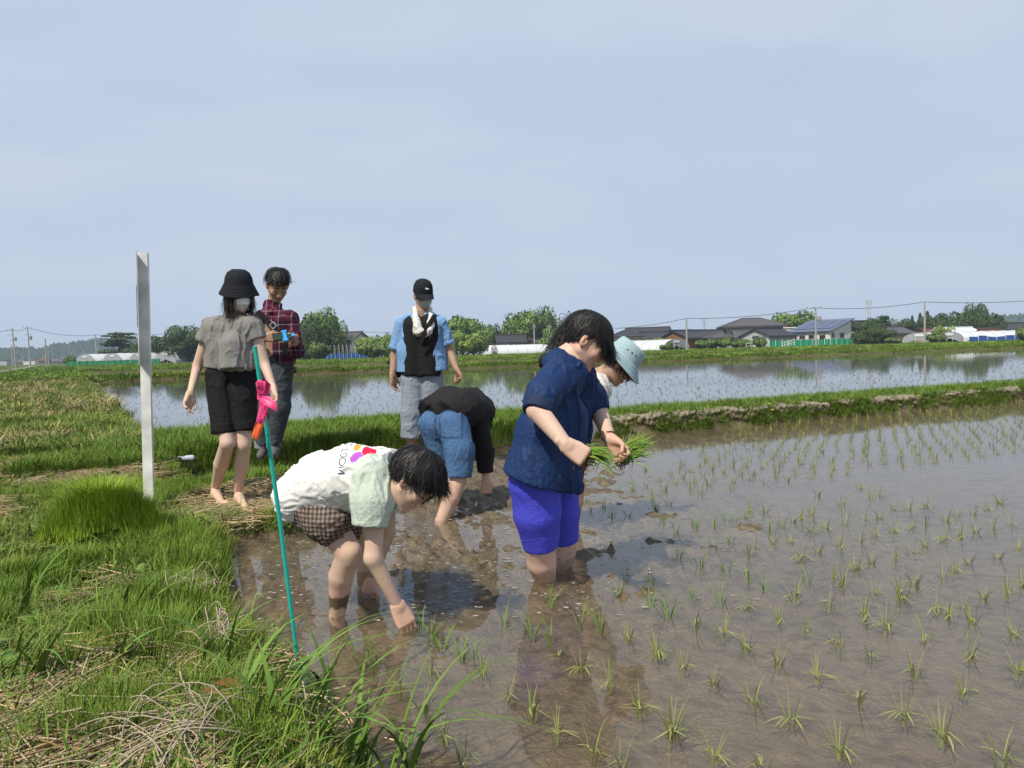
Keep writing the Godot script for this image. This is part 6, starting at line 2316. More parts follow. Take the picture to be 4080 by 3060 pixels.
# woman with a bundle of seedlings in each hand
func woman_in_navy():
	var t := person("large person in navy shirt and bright blue shorts wading with rice bundles in both hands", Vector3(0.158, 0.000, -3.596))
	var sk := Color(0.67, 0.46, 0.36)
	var H := scaled_frame(Vector3(0.354, 1.127, -3.620), Vector3(0.83, -0.55, 0.08), Vector3(0.55, 0.83, 0.0), 1.08)
	var f := Field.new()
	var en := Vector3(0.105, 0.839, -3.270)
	var wn := Vector3(0.215, 0.701, -3.170)
	var ef := Vector3(0.423, 0.789, -3.780)
	var wf := Vector3(0.454, 0.665, -3.620)
	f.chain([H * Vector3(0, -0.06, -0.02), H * Vector3(0, -0.13, -0.04), Vector3(0.277, 0.961, -3.640)], [0.058, 0.062, 0.08])
	f.chain([H * Vector3(0, -0.075, 0.02), H * Vector3(0, -0.10, 0.035)], [0.062, 0.045], 0.03)
	f.chain([Vector3(0.226, 0.890, -3.560), Vector3(0.130, 0.702, -3.530), Vector3(0.103, 0.509, -3.530)], [0.06, 0.08, 0.09])
	f.chain([Vector3(0.301, 0.877, -3.740), Vector3(0.239, 0.675, -3.740), Vector3(0.204, 0.475, -3.720)], [0.06, 0.08, 0.085])
	limb(f, [Vector3(0.204, 0.951, -3.450), Vector3(0.135, 0.894, -3.325), en, wn], [0.05, 0.05, 0.047, 0.030])
	limb(f, [Vector3(0.329, 0.933, -3.790), Vector3(0.392, 0.853, -3.800), ef, wf], [0.046, 0.046, 0.045, 0.030])
	var an := Vector3(0.137, -0.025, -3.630)
	var af := Vector3(0.219, -0.041, -3.840)
	limb(f, [Vector3(0.096, 0.404, -3.520), Vector3(0.108, 0.180, -3.550), Vector3(0.116, 0.094, -3.580), an, an + Vector3(0.01, -0.12, 0)], [0.09, 0.073, 0.069, 0.046, 0.044])
	limb(f, [Vector3(0.211, 0.399, -3.760), Vector3(0.235, 0.146, -3.800), Vector3(0.233, 0.068, -3.830), af, af + Vector3(0.0, -0.12, 0)], [0.085, 0.066, 0.062, 0.045, 0.044])
	var mud := func(p: Vector3) -> float:
		var e := nz.get_noise_3d(p.x * 18.0, p.y * 10.0, p.z * 18.0)
		return smoothstep(0.085, 0.02, p.y - 0.04 * e) * 0.4 + (0.6 if nf.get_noise_3d(p.x * 45.0, p.y * 45.0, p.z * 45.0) > 0.62 and p.y < 0.3 else 0.0)
	var mb := net(f, 0.0105, skin_paint(sk, mud))
	mb.add(head_mb(), H, sk * Color(1.0, 0.93, 0.91))
	add_hand(mb, "fist", wn, Vector3(0.80, -0.55, 0.18), Vector3(0.10, -0.35, -0.90), true, sk, 1.0)
	add_hand(mb, "hold", wf, Vector3(0.62, -0.72, 0.30), Vector3(-0.55, -0.05, 0.82), false, sk * Color(1, 0.92, 0.88), 1.0)
	wear("body", mb, M.skin, t)
	# hair tie on the wrist
	var hb := Mb.new()
	var ring := []
	var rr := []
	var wd := (wf - ef).normalized()
	var w1 := wd.cross(Vector3.UP).normalized()
	var w2 := wd.cross(w1)
	for k in 17:
		ring.append(wf - wd * 0.015 + (w1 * cos(TAU * k / 16.0) + w2 * sin(TAU * k / 16.0)) * 0.0345)
		rr.append(0.003)
	hb.tube(ring, rr, 6, false)
	wear("wrist_band", hb, mat(0.09, 0.035, 0.025, 0.7), t)
	# shirt
	f = Field.new()
	f.chain([Vector3(0.239, 0.946, -3.540), Vector3(0.142, 0.726, -3.500), Vector3(0.076, 0.476, -3.480)], [0.082, 0.122, 0.150], 0.05)
	f.chain([Vector3(0.318, 0.944, -3.760), Vector3(0.257, 0.695, -3.760), Vector3(0.195, 0.399, -3.760)], [0.088, 0.118, 0.132], 0.05)
	f.cap(Vector3(0.267, 0.781, -3.560), Vector3(0.215, 0.434, -3.570), 0.085, 0.10, 0.05)
	f.cap(H * Vector3(0, -0.128, -0.045), Vector3(0.262, 0.968, -3.640), 0.072, 0.10, 0.05, 1)
	f.cap(Vector3(0.218, 1.027, -3.580), Vector3(0.266, 0.982, -3.600), 0.070, 0.085, 0.05)
	f.cap(Vector3(0.250, 1.028, -3.740), Vector3(0.294, 0.977, -3.740), 0.066, 0.080, 0.05)
	f.chain([Vector3(0.204, 0.968, -3.440), Vector3(0.131, 0.894, -3.320), Vector3(0.103, 0.831, -3.270)], [0.082, 0.076, 0.064], 0.03, 2)
	f.chain([Vector3(0.331, 0.956, -3.800), Vector3(0.397, 0.848, -3.800), Vector3(0.423, 0.785, -3.780)], [0.076, 0.066, 0.056], 0.04, 2)
	f.cut(Vector3(0.105, 0.491, -3.600), Vector3(-0.33, -0.94, 0.0), 0.6)
	wear("shirt", net(f, 0.008, null, creases(0.012, Vector3(6, 2.4, 6), 51.0)), M.navy, t)
	f = Field.new()
	f.cap(Vector3(0.405, 0.830, -3.800), Vector3(0.425, 0.778, -3.780), 0.066, 0.060, 0.004, 3)
	wear("rolled_cuff", net(f, 0.009, null, creases(0.005, Vector3(6, 22, 6), 53.0)), mat(0.010, 0.022, 0.062, 0.8), t)
	f = Field.new()
	f.cap(Vector3(0.119, 0.868, -3.295), Vector3(0.101, 0.825, -3.265), 0.073, 0.067, 0.004, 3)
	wear("rolled_cuff", net(f, 0.009, null, creases(0.005, Vector3(6, 22, 6), 52.0)), mat(0.010, 0.022, 0.062, 0.8), t)
	# shorts
	f = Field.new()
	f.chain([Vector3(0.097, 0.608, -3.520), Vector3(0.094, 0.493, -3.500), Vector3(0.098, 0.341, -3.510), Vector3(0.113, 0.179, -3.550)], [0.10, 0.120, 0.106, 0.084], 0.02, 2)
	f.chain([Vector3(0.213, 0.576, -3.720), Vector3(0.203, 0.452, -3.720), Vector3(0.220, 0.295, -3.760), Vector3(0.239, 0.139, -3.800)], [0.09, 0.108, 0.094, 0.074], 0.02, 2)
	wear("shorts", net(f, 0.008, null, creases(0.0035, Vector3(7, 2.0, 7), 61.0)), M.blue_shorts, t)
	# hair: cap, fringe and ponytail
	var hm := hair_cap(H, Vector3(0, 0.03, 0.03), Vector3(0, -0.75, 0.62), 1.05)
	var ends := func(az):
		var a := absf(wrapf(az, -PI, PI))
		if a < 0.75: return [1.42, 0.10]
		if a < 1.15: return [1.35, 0.06]
		if a < 2.0: return [1.3, 0.0]
		return [1.75, 0.0]
	strands(hm, H, 2400, Vector3(0, 1, -0.1), ends, 0.004, 25, 0.07, Vector3(0, 0.034, -0.012), Vector3(0.083, 0.097, 0.106))
	# side hair drawn back to the tie
	var tie := H * Vector3(0, 0.065, -0.118)
	var q := RandomNumberGenerator.new()
	q.seed = 31
	for i in 900:
		var s := 1.0 if q.randf() < 0.5 else -1.0
		var a := q.randf_range(0.0, 1.0)
		var from := Vector3(s * 0.079 * sin(0.5 + a), 0.125 - 0.10 * a, 0.055 - 0.05 * a)
		var pts := []
		var ns := []
		var ws := []
		for k in 7:
			var u := k / 6.0
			var p := from.lerp(Vector3(0, 0.065, -0.116), u)
			var d := ((p - Vector3(0, 0.034, -0.012)) / Vector3(0.085, 0.099, 0.108)).normalized()
			pts.append(H * (Vector3(0, 0.034, -0.012) + d * Vector3(0.085, 0.099, 0.108) * (1.0 + q.randf() * 0.03)))
			ns.append((H.basis * d).normalized())
			ws.append(0.005)
		hm.ribbon(pts, ws, ns)
	var tail := [tie, Vector3(0.298, 1.179, -3.720), Vector3(0.258, 1.135, -3.740), Vector3(0.225, 1.091, -3.740), Vector3(0.192, 1.050, -3.730)]
	for i in 620:
		var o := Vector3(q.randfn(), q.randfn(), q.randfn()) * 0.017
		var e := Vector3(q.randfn(), q.randfn() * 0.8, q.randfn()) * 0.022
		var cut := q.randf_range(0.75, 1.0)
		var pts := []
		var ns := []
		var ws := []
		for k in 9:
			var u := k / 8.0 * cut * 3.999
			var i0 := int(u)
			var p: Vector3 = tail[i0].lerp(tail[i0 + 1], u - i0)
			var g := k / 8.0
			var off := o * smoothstep(0.0, 0.25, g) * (1.0 + 0.5 * sin(g * PI)) + e * g * g
			pts.append(p + off + Vector3(0, 0.018 * sin(g * PI), 0))
			ns.append((o + Vector3(0, 0.03, 0.02)).normalized())
			ws.append(0.005 * (1.0 - 0.7 * g))
		hm.ribbon(pts, ws, ns)
	wear("hair", hm, M.hair, t)

func man_in_plaid():
	var t := person("black-haired person in wine plaid shirt and grey trousers looking down at a phone", Vector3(-2.324, 0.170, -7.249))
	var sk := Color(0.42, 0.262, 0.18)
	var H := scaled_frame(Vector3(-2.114, 1.742, -7.060), Vector3(0.36, -0.62, 0.70), Vector3(0.32, 0.78, 0.54), 1.16)
	var f := Field.new()
	var sl := Vector3(-2.024, 1.433, -7.100)
	var el := Vector3(-1.948, 1.142, -7.000)
	var wl := Vector3(-1.941, 1.265, -6.860)
	var sr := Vector3(-2.328, 1.442, -7.120)
	var er := Vector3(-2.346, 1.178, -7.000)
	var wr := Vector3(-2.185, 1.264, -6.850)
	f.chain([H * Vector3(0, -0.06, -0.02), Vector3(-2.192, 1.551, -7.150), Vector3(-2.197, 1.440, -7.150)], [0.052, 0.055, 0.07])
	f.cap(Vector3(-2.189, 1.396, -7.120), Vector3(-2.197, 1.011, -7.120), 0.11, 0.11)
	limb(f, [sl, el, wl], [0.05, 0.042, 0.029])
	limb(f, [sr, er, wr], [0.05, 0.042, 0.029])
	limb(f, [Vector3(-2.137, 0.967, -7.100), Vector3(-2.150, 0.605, -7.080), Vector3(-2.225, 0.196, -7.100)], [0.09, 0.055, 0.045])
	limb(f, [Vector3(-2.263, 0.970, -7.120), Vector3(-2.295, 0.606, -7.120), Vector3(-2.344, 0.193, -7.150)], [0.09, 0.055, 0.045])
	var mb := net(f, 0.015, skin_paint(sk))
	mb.add(head_mb(), H, sk)
	add_hand(mb, "hold", wr, Vector3(0.85, 0.05, 0.40), Vector3(0.35, 0.1, -0.9), true, sk, 1.05)
	add_hand(mb, "hold", wl, Vector3(-0.5, -0.1, 0.6), Vector3(-0.6, 0.2, -0.6), false, sk, 1.05)
	wear("body", mb, M.skin, t)
	f = Field.new()
	f.chain([Vector3(-2.269, 1.419, -7.120), Vector3(-2.282, 1.031, -7.120)], [0.112, 0.108], 0.06, 2)
	f.chain([Vector3(-2.070, 1.412, -7.080), Vector3(-2.094, 1.035, -7.080)], [0.112, 0.106], 0.06, 2)
	f.cap(sr, sl, 0.06, 0.06, 0.05)
	f.cap(Vector3(-2.202, 1.620, -7.150), Vector3(-2.186, 1.439, -7.130), 0.076, 0.10, 0.04, 1)
	f.cap(Vector3(-2.243, 1.584, -7.100), Vector3(-2.171, 1.501, -7.020), 0.028, 0.020, 0.02)
	f.cap(Vector3(-2.104, 1.561, -7.060), Vector3(-2.120, 1.500, -7.020), 0.028, 0.020, 0.02)
	f.chain([sl, el, el.lerp(wl, 0.55)], [0.072, 0.064, 0.050], 0.03, 2)
	f.chain([sr, er, er.lerp(wr, 0.55)], [0.072, 0.064, 0.050], 0.03, 2)
	wear("shirt", net(f, 0.013, null, creases(0.010, Vector3(6, 6, 6), 71.0)), M.plaid, t)
	f = Field.new()
	f.cap(Vector3(-2.256, 1.056, -7.110), Vector3(-2.117, 1.052, -7.090), 0.10, 0.10, 0.03)
	f.chain([Vector3(-2.121, 0.989, -7.080), Vector3(-2.132, 0.628, -7.050), Vector3(-2.216, 0.259, -7.080)], [0.108, 0.088, 0.064], 0.03, 2)
	f.chain([Vector3(-2.270, 0.992, -7.120), Vector3(-2.299, 0.627, -7.120), Vector3(-2.342, 0.255, -7.140)], [0.106, 0.086, 0.064], 0.03, 2)
	wear("trousers", net(f, 0.013, null, creases(0.011, Vector3(6, 8, 6), 81.0)), M.trousers, t)
	f = Field.new()
	f.cap(Vector3(-2.209, 0.319, -7.080), Vector3(-2.217, 0.242, -7.080), 0.071, 0.069, 0.004, 3)
	wear("turned_up_cuff", net(f, 0.012), mat(0.20, 0.22, 0.24, 0.85), t)
	f = Field.new()
	f.cap(Vector3(-2.340, 0.316, -7.140), Vector3(-2.348, 0.238, -7.140), 0.071, 0.069, 0.004, 3)
	wear("turned_up_cuff", net(f, 0.012), mat(0.20, 0.22, 0.24, 0.85), t)
	var hm := hair_cap(H, Vector3(0, 0.038, 0.05), Vector3(0, -0.9, 0.6), 1.05)
	var ends := func(az):
		var a := absf(wrapf(az, -PI, PI))
		if a < 0.8: return [1.15, 0.03]
		if a < 1.9: return [1.05, 0.0]
		return [1.9, 0.0]
	strands(hm, H, 1500, Vector3(0, 1, -0.25), ends, 0.008, 45, 0.42)
	wear("hair", hm, M.hair, t)
	# strap of a shoulder bag with its buckle
	var sm := Mb.new()
	var sp := [Vector3(-2.290, 1.512, -7.000), Vector3(-2.199, 1.432, -6.955), Vector3(-2.112, 1.338, -6.930), Vector3(-2.052, 1.228, -6.950), Vector3(-2.040, 1.115, -6.980)]
	sm.ribbon(sp, [0.045, 0.045, 0.045, 0.045, 0.045], [Vector3(0, 0.2, 1), Vector3(0, 0.2, 1), Vector3(0, 0.1, 1), Vector3(0.2, 0.1, 1), Vector3(0.3, 0, 1)])
	wear("bag_strap", sm, M.black, t)
	sm = Mb.new()
	var bc := Vector3(-2.125, 1.375, -6.910)
	var bq := []
	for k in 5: bq.append(bc + Vector3(cos(TAU * (k + 0.5) / 4.0 + 0.7) * 0.032, sin(TAU * (k + 0.5) / 4.0 + 0.7) * 0.032, 0.002))
	sm.tube(bq, [0.005, 0.005, 0.005, 0.005, 0.005], 5, false)
	wear("buckle", sm, M.metal, t)
	sm = Mb.new()
	sm.tube([Vector3(-2.017, 0.984, -6.970), Vector3(-1.961, 0.992, -6.950), Vector3(-1.954, 0.954, -6.950), Vector3(-1.999, 0.942, -6.960)], [0.012, 0.016, 0.014, 0.010], 6)
	wear("keys", sm, M.black, t)
	for q in [[Vector3(-2.209, 0.211, -7.050), "shoe"], [Vector3(-2.343, 0.197, -7.120), "shoe"]]:
		f = Field.new()
		f.cap(q[0] + Vector3(0, 0.02, -0.04), q[0] + Vector3(0.03, 0.0, 0.14), 0.045, 0.036, 0.02)
		wear("shoe", net(f, 0.012), mat(0.10, 0.10, 0.10, 0.8), t)
	# the phone in its blue holder
	var ph := thing("phone", "phone in bright blue clamp holder held by the person in plaid", "phone", Vector3(-1.990, 1.272, -6.720))
	ph.rotation = Vector3(-0.5, 0.25, 0.14)
	var pb := Mb.new()
	pb.box(Vector3.ZERO, Vector3(0.165, 0.076, 0.009))
	part("case", pb.done(), mat(0.02, 0.021, 0.024, 0.3), ph)
	pb = Mb.new()
	pb.box(Vector3(0, 0, 0.006), Vector3(0.150, 0.068, 0.003))
	part("screen", pb.done(), mat(0.03, 0.05, 0.035, 0.1), ph)
	pb = Mb.new()
	pb.box(Vector3(0.02, 0.042, 0), Vector3(0.045, 0.016, 0.03))
	pb.box(Vector3(0.02, -0.046, 0), Vector3(0.045, 0.022, 0.034))
	pb.box(Vector3(0.02, 0, 0.009), Vector3(0.030, 0.076, 0.006))
	pb.box(Vector3(0.085, 0.0, -0.01), Vector3(0.03, 0.03, 0.03))
	part("holder", pb.done(), mat(0.03, 0.30, 0.72, 0.4), ph)
	pb = Mb.new()
	pb.box(Vector3(0.058, 0.014, 0.009), Vector3(0.022, 0.008, 0.002))
	part("sticker", pb.done(), mat(0.6, 0.32, 0.10, 0.6), ph)

func man_in_denim():
	var t := person("person in open denim shirt, black cap and mask with white towel round the neck", Vector3(-0.925, 0.170, -7.285))
	var sk := Color(0.40, 0.25, 0.175)
	var H := scaled_frame(Vector3(-0.816, 1.634, -7.300), Vector3(0.42, -0.30, 0.86), Vector3(0.08, 1, 0.25), 1.02)
	var f := Field.new()
	var sr := Vector3(-1.027, 1.369, -7.300)
	var er := Vector3(-1.111, 1.065, -7.320)
	var wr := Vector3(-1.125, 0.900, -7.260)
	var sl := Vector3(-0.659, 1.367, -7.260)
	var el := Vector3(-0.578, 1.094, -7.280)
	var wl := Vector3(-0.520, 0.937, -7.200)
	f.chain([H * Vector3(0, -0.06, -0.02), Vector3(-0.841, 1.488, -7.320), Vector3(-0.849, 1.387, -7.320)], [0.052, 0.055, 0.075])
	f.cap(Vector3(-0.850, 1.299, -7.300), Vector3(-0.853, 0.926, -7.300), 0.10, 0.09)
	limb(f, [sr, er, wr], [0.05, 0.042, 0.029])
	limb(f, [sl, el, wl], [0.05, 0.042, 0.029])
	limb(f, [Vector3(-0.935, 0.840, -7.300), Vector3(-0.952, 0.534, -7.280), Vector3(-0.974, 0.334, -7.300), Vector3(-0.980, 0.170, -7.300)], [0.09, 0.055, 0.052, 0.036])
	limb(f, [Vector3(-0.773, 0.836, -7.300), Vector3(-0.774, 0.527, -7.300), Vector3(-0.782, 0.326, -7.320), Vector3(-0.798, 0.177, -7.340)], [0.09, 0.055, 0.052, 0.036])
	var mb := net(f, 0.015, skin_paint(sk))
	mb.add(head_mb(), H, sk)
	add_hand(mb, "relaxed", wr, Vector3(0.05, -1, 0.05), Vector3(0.6, 0, 0.3), false, sk, 1.08)
	add_hand(mb, "hold", wl, Vector3(0.45, -0.8, 0.2), Vector3(-0.8, -0.2, 0.3), true, sk, 1.05)
	wear("body", mb, M.skin, t)
	# black T-shirt under the denim
	f = Field.new()
	f.chain([Vector3(-0.916, 1.344, -7.280), Vector3(-0.929, 0.877, -7.260)], [0.108, 0.108], 0.05, 2)
	f.chain([Vector3(-0.760, 1.348, -7.260), Vector3(-0.774, 0.873, -7.240)], [0.108, 0.108], 0.05, 2)
	wear("t_shirt", net(f, 0.014, null, creases(0.006, Vector3(7, 4, 7), 91.0)), M.black, t)
	f = Field.new()
	f.chain([Vector3(-0.933, 1.297, -7.300), Vector3(-0.957, 1.105, -7.300), Vector3(-0.964, 0.912, -7.300)], [0.108, 0.120, 0.128], 0.04, 2)
	f.chain([Vector3(-0.751, 1.300, -7.280), Vector3(-0.736, 1.099, -7.280), Vector3(-0.711, 0.914, -7.280)], [0.108, 0.118, 0.122], 0.04, 2)
	f.cap(Vector3(-0.903, 1.428, -7.310), sr, 0.055, 0.062, 0.03)
	f.cap(Vector3(-0.771, 1.432, -7.300), sl, 0.055, 0.062, 0.03)
	f.chain([sr, sr.lerp(er, 0.75)], [0.068, 0.070], 0.02, 2)
	f.chain([sl, sl.lerp(el, 0.72)], [0.068, 0.068], 0.02, 2)
	f.cap(Vector3(-0.771, 1.417, -7.140), Vector3(-0.749, 1.185, -7.100), 0.045, 0.062, 0.0, 0, true)
	f.cap(Vector3(-0.749, 1.185, -7.100), Vector3(-0.744, 0.802, -7.060), 0.062, 0.088, 0.0, 0, true)
	wear("denim_shirt", net(f, 0.009, null, creases(0.007, Vector3(7, 3.0, 7), 95.0)), M.denim, t)
	f = Field.new()
	f.cap(sr.lerp(er, 0.66), sr.lerp(er, 0.80), 0.076, 0.074, 0.004, 3)
	wear("rolled_cuff", net(f, 0.012, null, creases(0.005, Vector3(6, 20, 6), 96.0)), M.denim, t)
	f = Field.new()
	f.cap(sl.lerp(el, 0.63), sl.lerp(el, 0.77), 0.077, 0.075, 0.004, 3)
	wear("rolled_cuff", net(f, 0.012, null, creases(0.005, Vector3(6, 20, 6), 97.0)), M.denim, t)
	f = Field.new()
	f.cap(Vector3(-0.933, 0.902, -7.300), Vector3(-0.769, 0.898, -7.290), 0.105, 0.105, 0.03)
	f.chain([Vector3(-0.934, 0.841, -7.290), Vector3(-0.955, 0.535, -7.270), Vector3(-0.969, 0.287, -7.280)], [0.116, 0.108, 0.100], 0.02, 2)
	f.chain([Vector3(-0.763, 0.836, -7.290), Vector3(-0.764, 0.528, -7.290), Vector3(-0.770, 0.269, -7.310)], [0.114, 0.104, 0.096], 0.02, 2)
	wear("cropped_trousers", net(f, 0.013, null, creases(0.010, Vector3(6, 5, 6), 99.0)), M.pattern, t)
	f = Field.new()
	f.chain([Vector3(-0.910, 1.473, -7.340), Vector3(-0.908, 1.434, -7.240), Vector3(-0.871, 1.369, -7.170)], [0.026, 0.028, 0.020], 0.02)
	f.chain([Vector3(-0.764, 1.477, -7.330), Vector3(-0.727, 1.428, -7.220), Vector3(-0.735, 1.365, -7.150)], [0.026, 0.028, 0.020], 0.02)
	wear("collar", net(f, 0.011), M.denim, t)
	# cap with visor
	var cm := Mb.new()
	cm.lathe([Vector2(0.001, 0.152), Vector2(0.040, 0.148), Vector2(0.070, 0.130), Vector2(0.088, 0.095), Vector2(0.094, 0.055), Vector2(0.095, 0.028)], 32, Transform3D(Basis(), Vector3(0, 0, -0.010)), 0.96, 1.14)
	var first := cm.v.size()
	for j in 5:
		for i in 17:
			var a := (i / 8.0 - 1.0) * 1.15
			var e := j / 4.0
			var r := 1.0 + 0.72 * e * cos(a * 0.95)
			cm.vert(Vector3(sin(a) * 0.091 * (1.0 + 0.06 * e), 0.032 - 0.030 * e * e - 0.024 * sin(a) * sin(a) * (0.3 + e), -0.010 + cos(a) * 0.107 * r), Vector3.UP)
	for j in 4:
		for i in 16:
			var q := first + j * 17 + i
			cm.tri_ix(q, q + 17, q + 18)
			cm.tri_ix(q, q + 18, q + 1)
	cm.smooth_normals(first)
	var co := Mb.new()
	co.add(cm, H)
	wear("cap", co, M.hat_dark, t)
	co = Mb.new()
	for k in 3:
		var w := 0.010 - k * 0.0015
		co.quad(H * Vector3(-0.016 + k * 0.012, 0.082 - 0.002 * k, 0.0995), H * Vector3(-0.016 + k * 0.012 + w, 0.080, 0.0995), H * Vector3(-0.016 + k * 0.012 + w, 0.095 - 0.003 * k, 0.0935), H * Vector3(-0.016 + k * 0.012, 0.093 - 0.005 * k, 0.0935))
	wear("emblem", co, M.mask_white, t)
	face_mask(t, H, M.mask_grey)
	var hm := hair_cap(H, Vector3(0, 0.0, 0.02), Vector3(0, -0.6, 0.9), 1.0)
	wear("hair", hm, M.hair, t)
	# towel
	f = Field.new()
	f.chain([Vector3(-0.843, 1.510, -7.420), Vector3(-0.893, 1.507, -7.320), Vector3(-0.885, 1.431, -7.200), Vector3(-0.858, 1.342, -7.130), Vector3(-0.827, 1.264, -7.100)], [0.026, 0.028, 0.030, 0.036, 0.040], 0.02, 2)
	f.chain([Vector3(-0.881, 1.405, -7.190), Vector3(-0.872, 1.265, -7.120)], [0.022, 0.028], 0.02, 2)
	f.chain([Vector3(-0.843, 1.510, -7.420), Vector3(-0.762, 1.503, -7.320), Vector3(-0.738, 1.427, -7.200), Vector3(-0.752, 1.374, -7.150)], [0.026, 0.026, 0.022, 0.020], 0.02)
	f.chain([Vector3(-0.720, 1.355, -7.120), Vector3(-0.744, 1.295, -7.090), Vector3(-0.784, 1.237, -7.090)], [0.024, 0.024, 0.010], 0.02)
	wear("towel", net(f, 0.011, null, creases(0.010, Vector3(14, 6, 14), 17.0)), M.white_cloth, t)
	var sm := Mb.new()
	sm.ribbon([Vector3(-0.692, 1.440, -7.130), Vector3(-0.742, 1.354, -7.085), Vector3(-0.794, 1.262, -7.070), Vector3(-0.845, 1.166, -7.080)], [0.045, 0.045, 0.045, 0.045], [Vector3(0, 0.2, 1), Vector3(0, 0.2, 1), Vector3(0, 0, 1), Vector3(0, 0, 1)])
	wear("bag_strap", sm, M.black, t)
	f = Field.new()
	f.cap(Vector3(-1.101, 1.010, -7.420), Vector3(-1.086, 0.929, -7.420), 0.075, 0.07, 0.02)
	f.cap(Vector3(-1.188, 0.995, -7.400), Vector3(-1.167, 1.039, -7.420), 0.012, 0.014, 0.01)
	wear("waist_bag", net(f, 0.013), M.black, t)

func person_in_jeans():
	var t := person("person in black shirt and denim shorts bent double with one arm in the mud", Vector3(-0.476, 0.000, -4.916))
	var sk := Color(0.60, 0.40, 0.305)
	var H := scaled_frame(Vector3(-0.243, 0.649, -5.620), Vector3(0.25, -0.90, 0.1), Vector3(0.75, -0.25, -0.5), 1.0)
	var f := Field.new()
	var sn := Vector3(-0.253, 0.692, -5.420)
	var en := Vector3(-0.209, 0.387, -5.400)
	var wn := Vector3(-0.201, 0.193, -5.360)
	f.chain([Vector3(-0.453, 0.638, -5.240), Vector3(-0.321, 0.678, -5.450), H * Vector3(0, -0.10, -0.03)], [0.08, 0.08, 0.05])
	limb(f, [sn, en, wn], [0.045, 0.036, 0.026])
	limb(f, [Vector3(-0.544, 0.697, -5.550), Vector3(-0.613, 0.469, -5.500), Vector3(-0.548, 0.274, -5.450)], [0.045, 0.036, 0.03])
	var an := Vector3(-0.493, -0.019, -5.000)
	var a2 := Vector3(-0.447, 0.003, -5.120)
	limb(f, [Vector3(-0.416, 0.567, -5.150), Vector3(-0.372, 0.251, -5.050), Vector3(-0.420, 0.138, -5.020), an, an + Vector3(-0.01, -0.1, 0)], [0.065, 0.056, 0.056, 0.040, 0.036])
	limb(f, [Vector3(-0.551, 0.561, -5.250), Vector3(-0.456, 0.270, -5.250), Vector3(-0.437, 0.135, -5.200), a2, a2 + Vector3(-0.01, -0.1, 0)], [0.06, 0.054, 0.05, 0.036, 0.034])
	var mb := net(f, 0.012, skin_paint(sk))
	mb.add(head_mb(), H, sk)
	add_hand(mb, "fist", wn, Vector3(0.0, -1, 0.05), Vector3(-0.5, 0, -0.8), true, sk, 1.0)
	wear("body", mb, M.skin, t)
	f = Field.new()
	f.ell(Vector3(-0.487, 0.600, -5.220), Vector3(0.135, 0.10, 0.11), 0.04)
	f.chain([Vector3(-0.405, 0.615, -5.140), Vector3(-0.363, 0.434, -5.080), Vector3(-0.369, 0.263, -5.050)], [0.102, 0.098, 0.088], 0.03, 2)
	f.chain([Vector3(-0.543, 0.611, -5.220), Vector3(-0.509, 0.414, -5.260), Vector3(-0.470, 0.282, -5.280)], [0.092, 0.088, 0.08], 0.03, 2)
	var hem := Vector3(-0.368, 0.282, -5.050).y
	var pc := Vector3(-0.411, 0.619, -5.100)
	var paint := func(p: Vector3, _n):
		# light hem, stitched pocket edges, worn blotches
		var c := 1.0 + 0.35 * nz.get_noise_3d(p.x * 5.0, p.y * 3.0, p.z * 5.0)
		if absf(p.y - hem) < 0.012: c *= 1.7
		var d := Vector2(absf(p.x - pc.x) - 0.075, absf(p.y - pc.y) - 0.085)
		if absf(maxf(d.x, d.y)) < 0.006: c *= 0.55
		if absf(p.x - Vector3(-0.518, 0.622, -5.100).x) < 0.006 and p.y > pc.y - 0.12: c *= 0.5
		return Color(c, c, c)
	M.jeans.vertex_color_use_as_albedo = true
	wear("denim_shorts", net(f, 0.008, paint, creases(0.010, Vector3(8, 3.2, 8), 111.0)), M.jeans, t)
	var pk := Mb.new()
	f = Field.new()
	f.chain([Vector3(-0.577, 0.657, -5.250), Vector3(-0.443, 0.728, -5.350), Vector3(-0.289, 0.733, -5.500)], [0.122, 0.118, 0.105], 0.06, 1)
	f.chain([Vector3(-0.455, 0.655, -5.160), Vector3(-0.342, 0.699, -5.280), Vector3(-0.235, 0.679, -5.450)], [0.125, 0.118, 0.09], 0.06, 1)
	f.chain([sn, en, Vector3(-0.200, 0.237, -5.370)], [0.072, 0.064, 0.054], 0.03, 2)
	f.chain([Vector3(-0.539, 0.684, -5.500), Vector3(-0.613, 0.469, -5.500), Vector3(-0.597, 0.388, -5.480)], [0.072, 0.066, 0.06], 0.03, 2)
	f.chain([Vector3(-0.358, 0.590, -5.220), Vector3(-0.322, 0.460, -5.240), Vector3(-0.319, 0.377, -5.260)], [0.05, 0.04, 0.02], 0.04)
	wear("shirt", net(f, 0.011, null, creases(0.009, Vector3(6, 6, 6), 121.0)), M.black_soft, t)
	var hm := hair_cap(H, Vector3(0, 0.0, 0.05), Vector3(0, -0.5, 0.9), 1.05)
	strands(hm, H, 420, Vector3(0, 1, -0.2), func(_az): return [1.8, 0.05], 0.008, 55, 0.1)
	wear("hair", hm, M.hair, t)

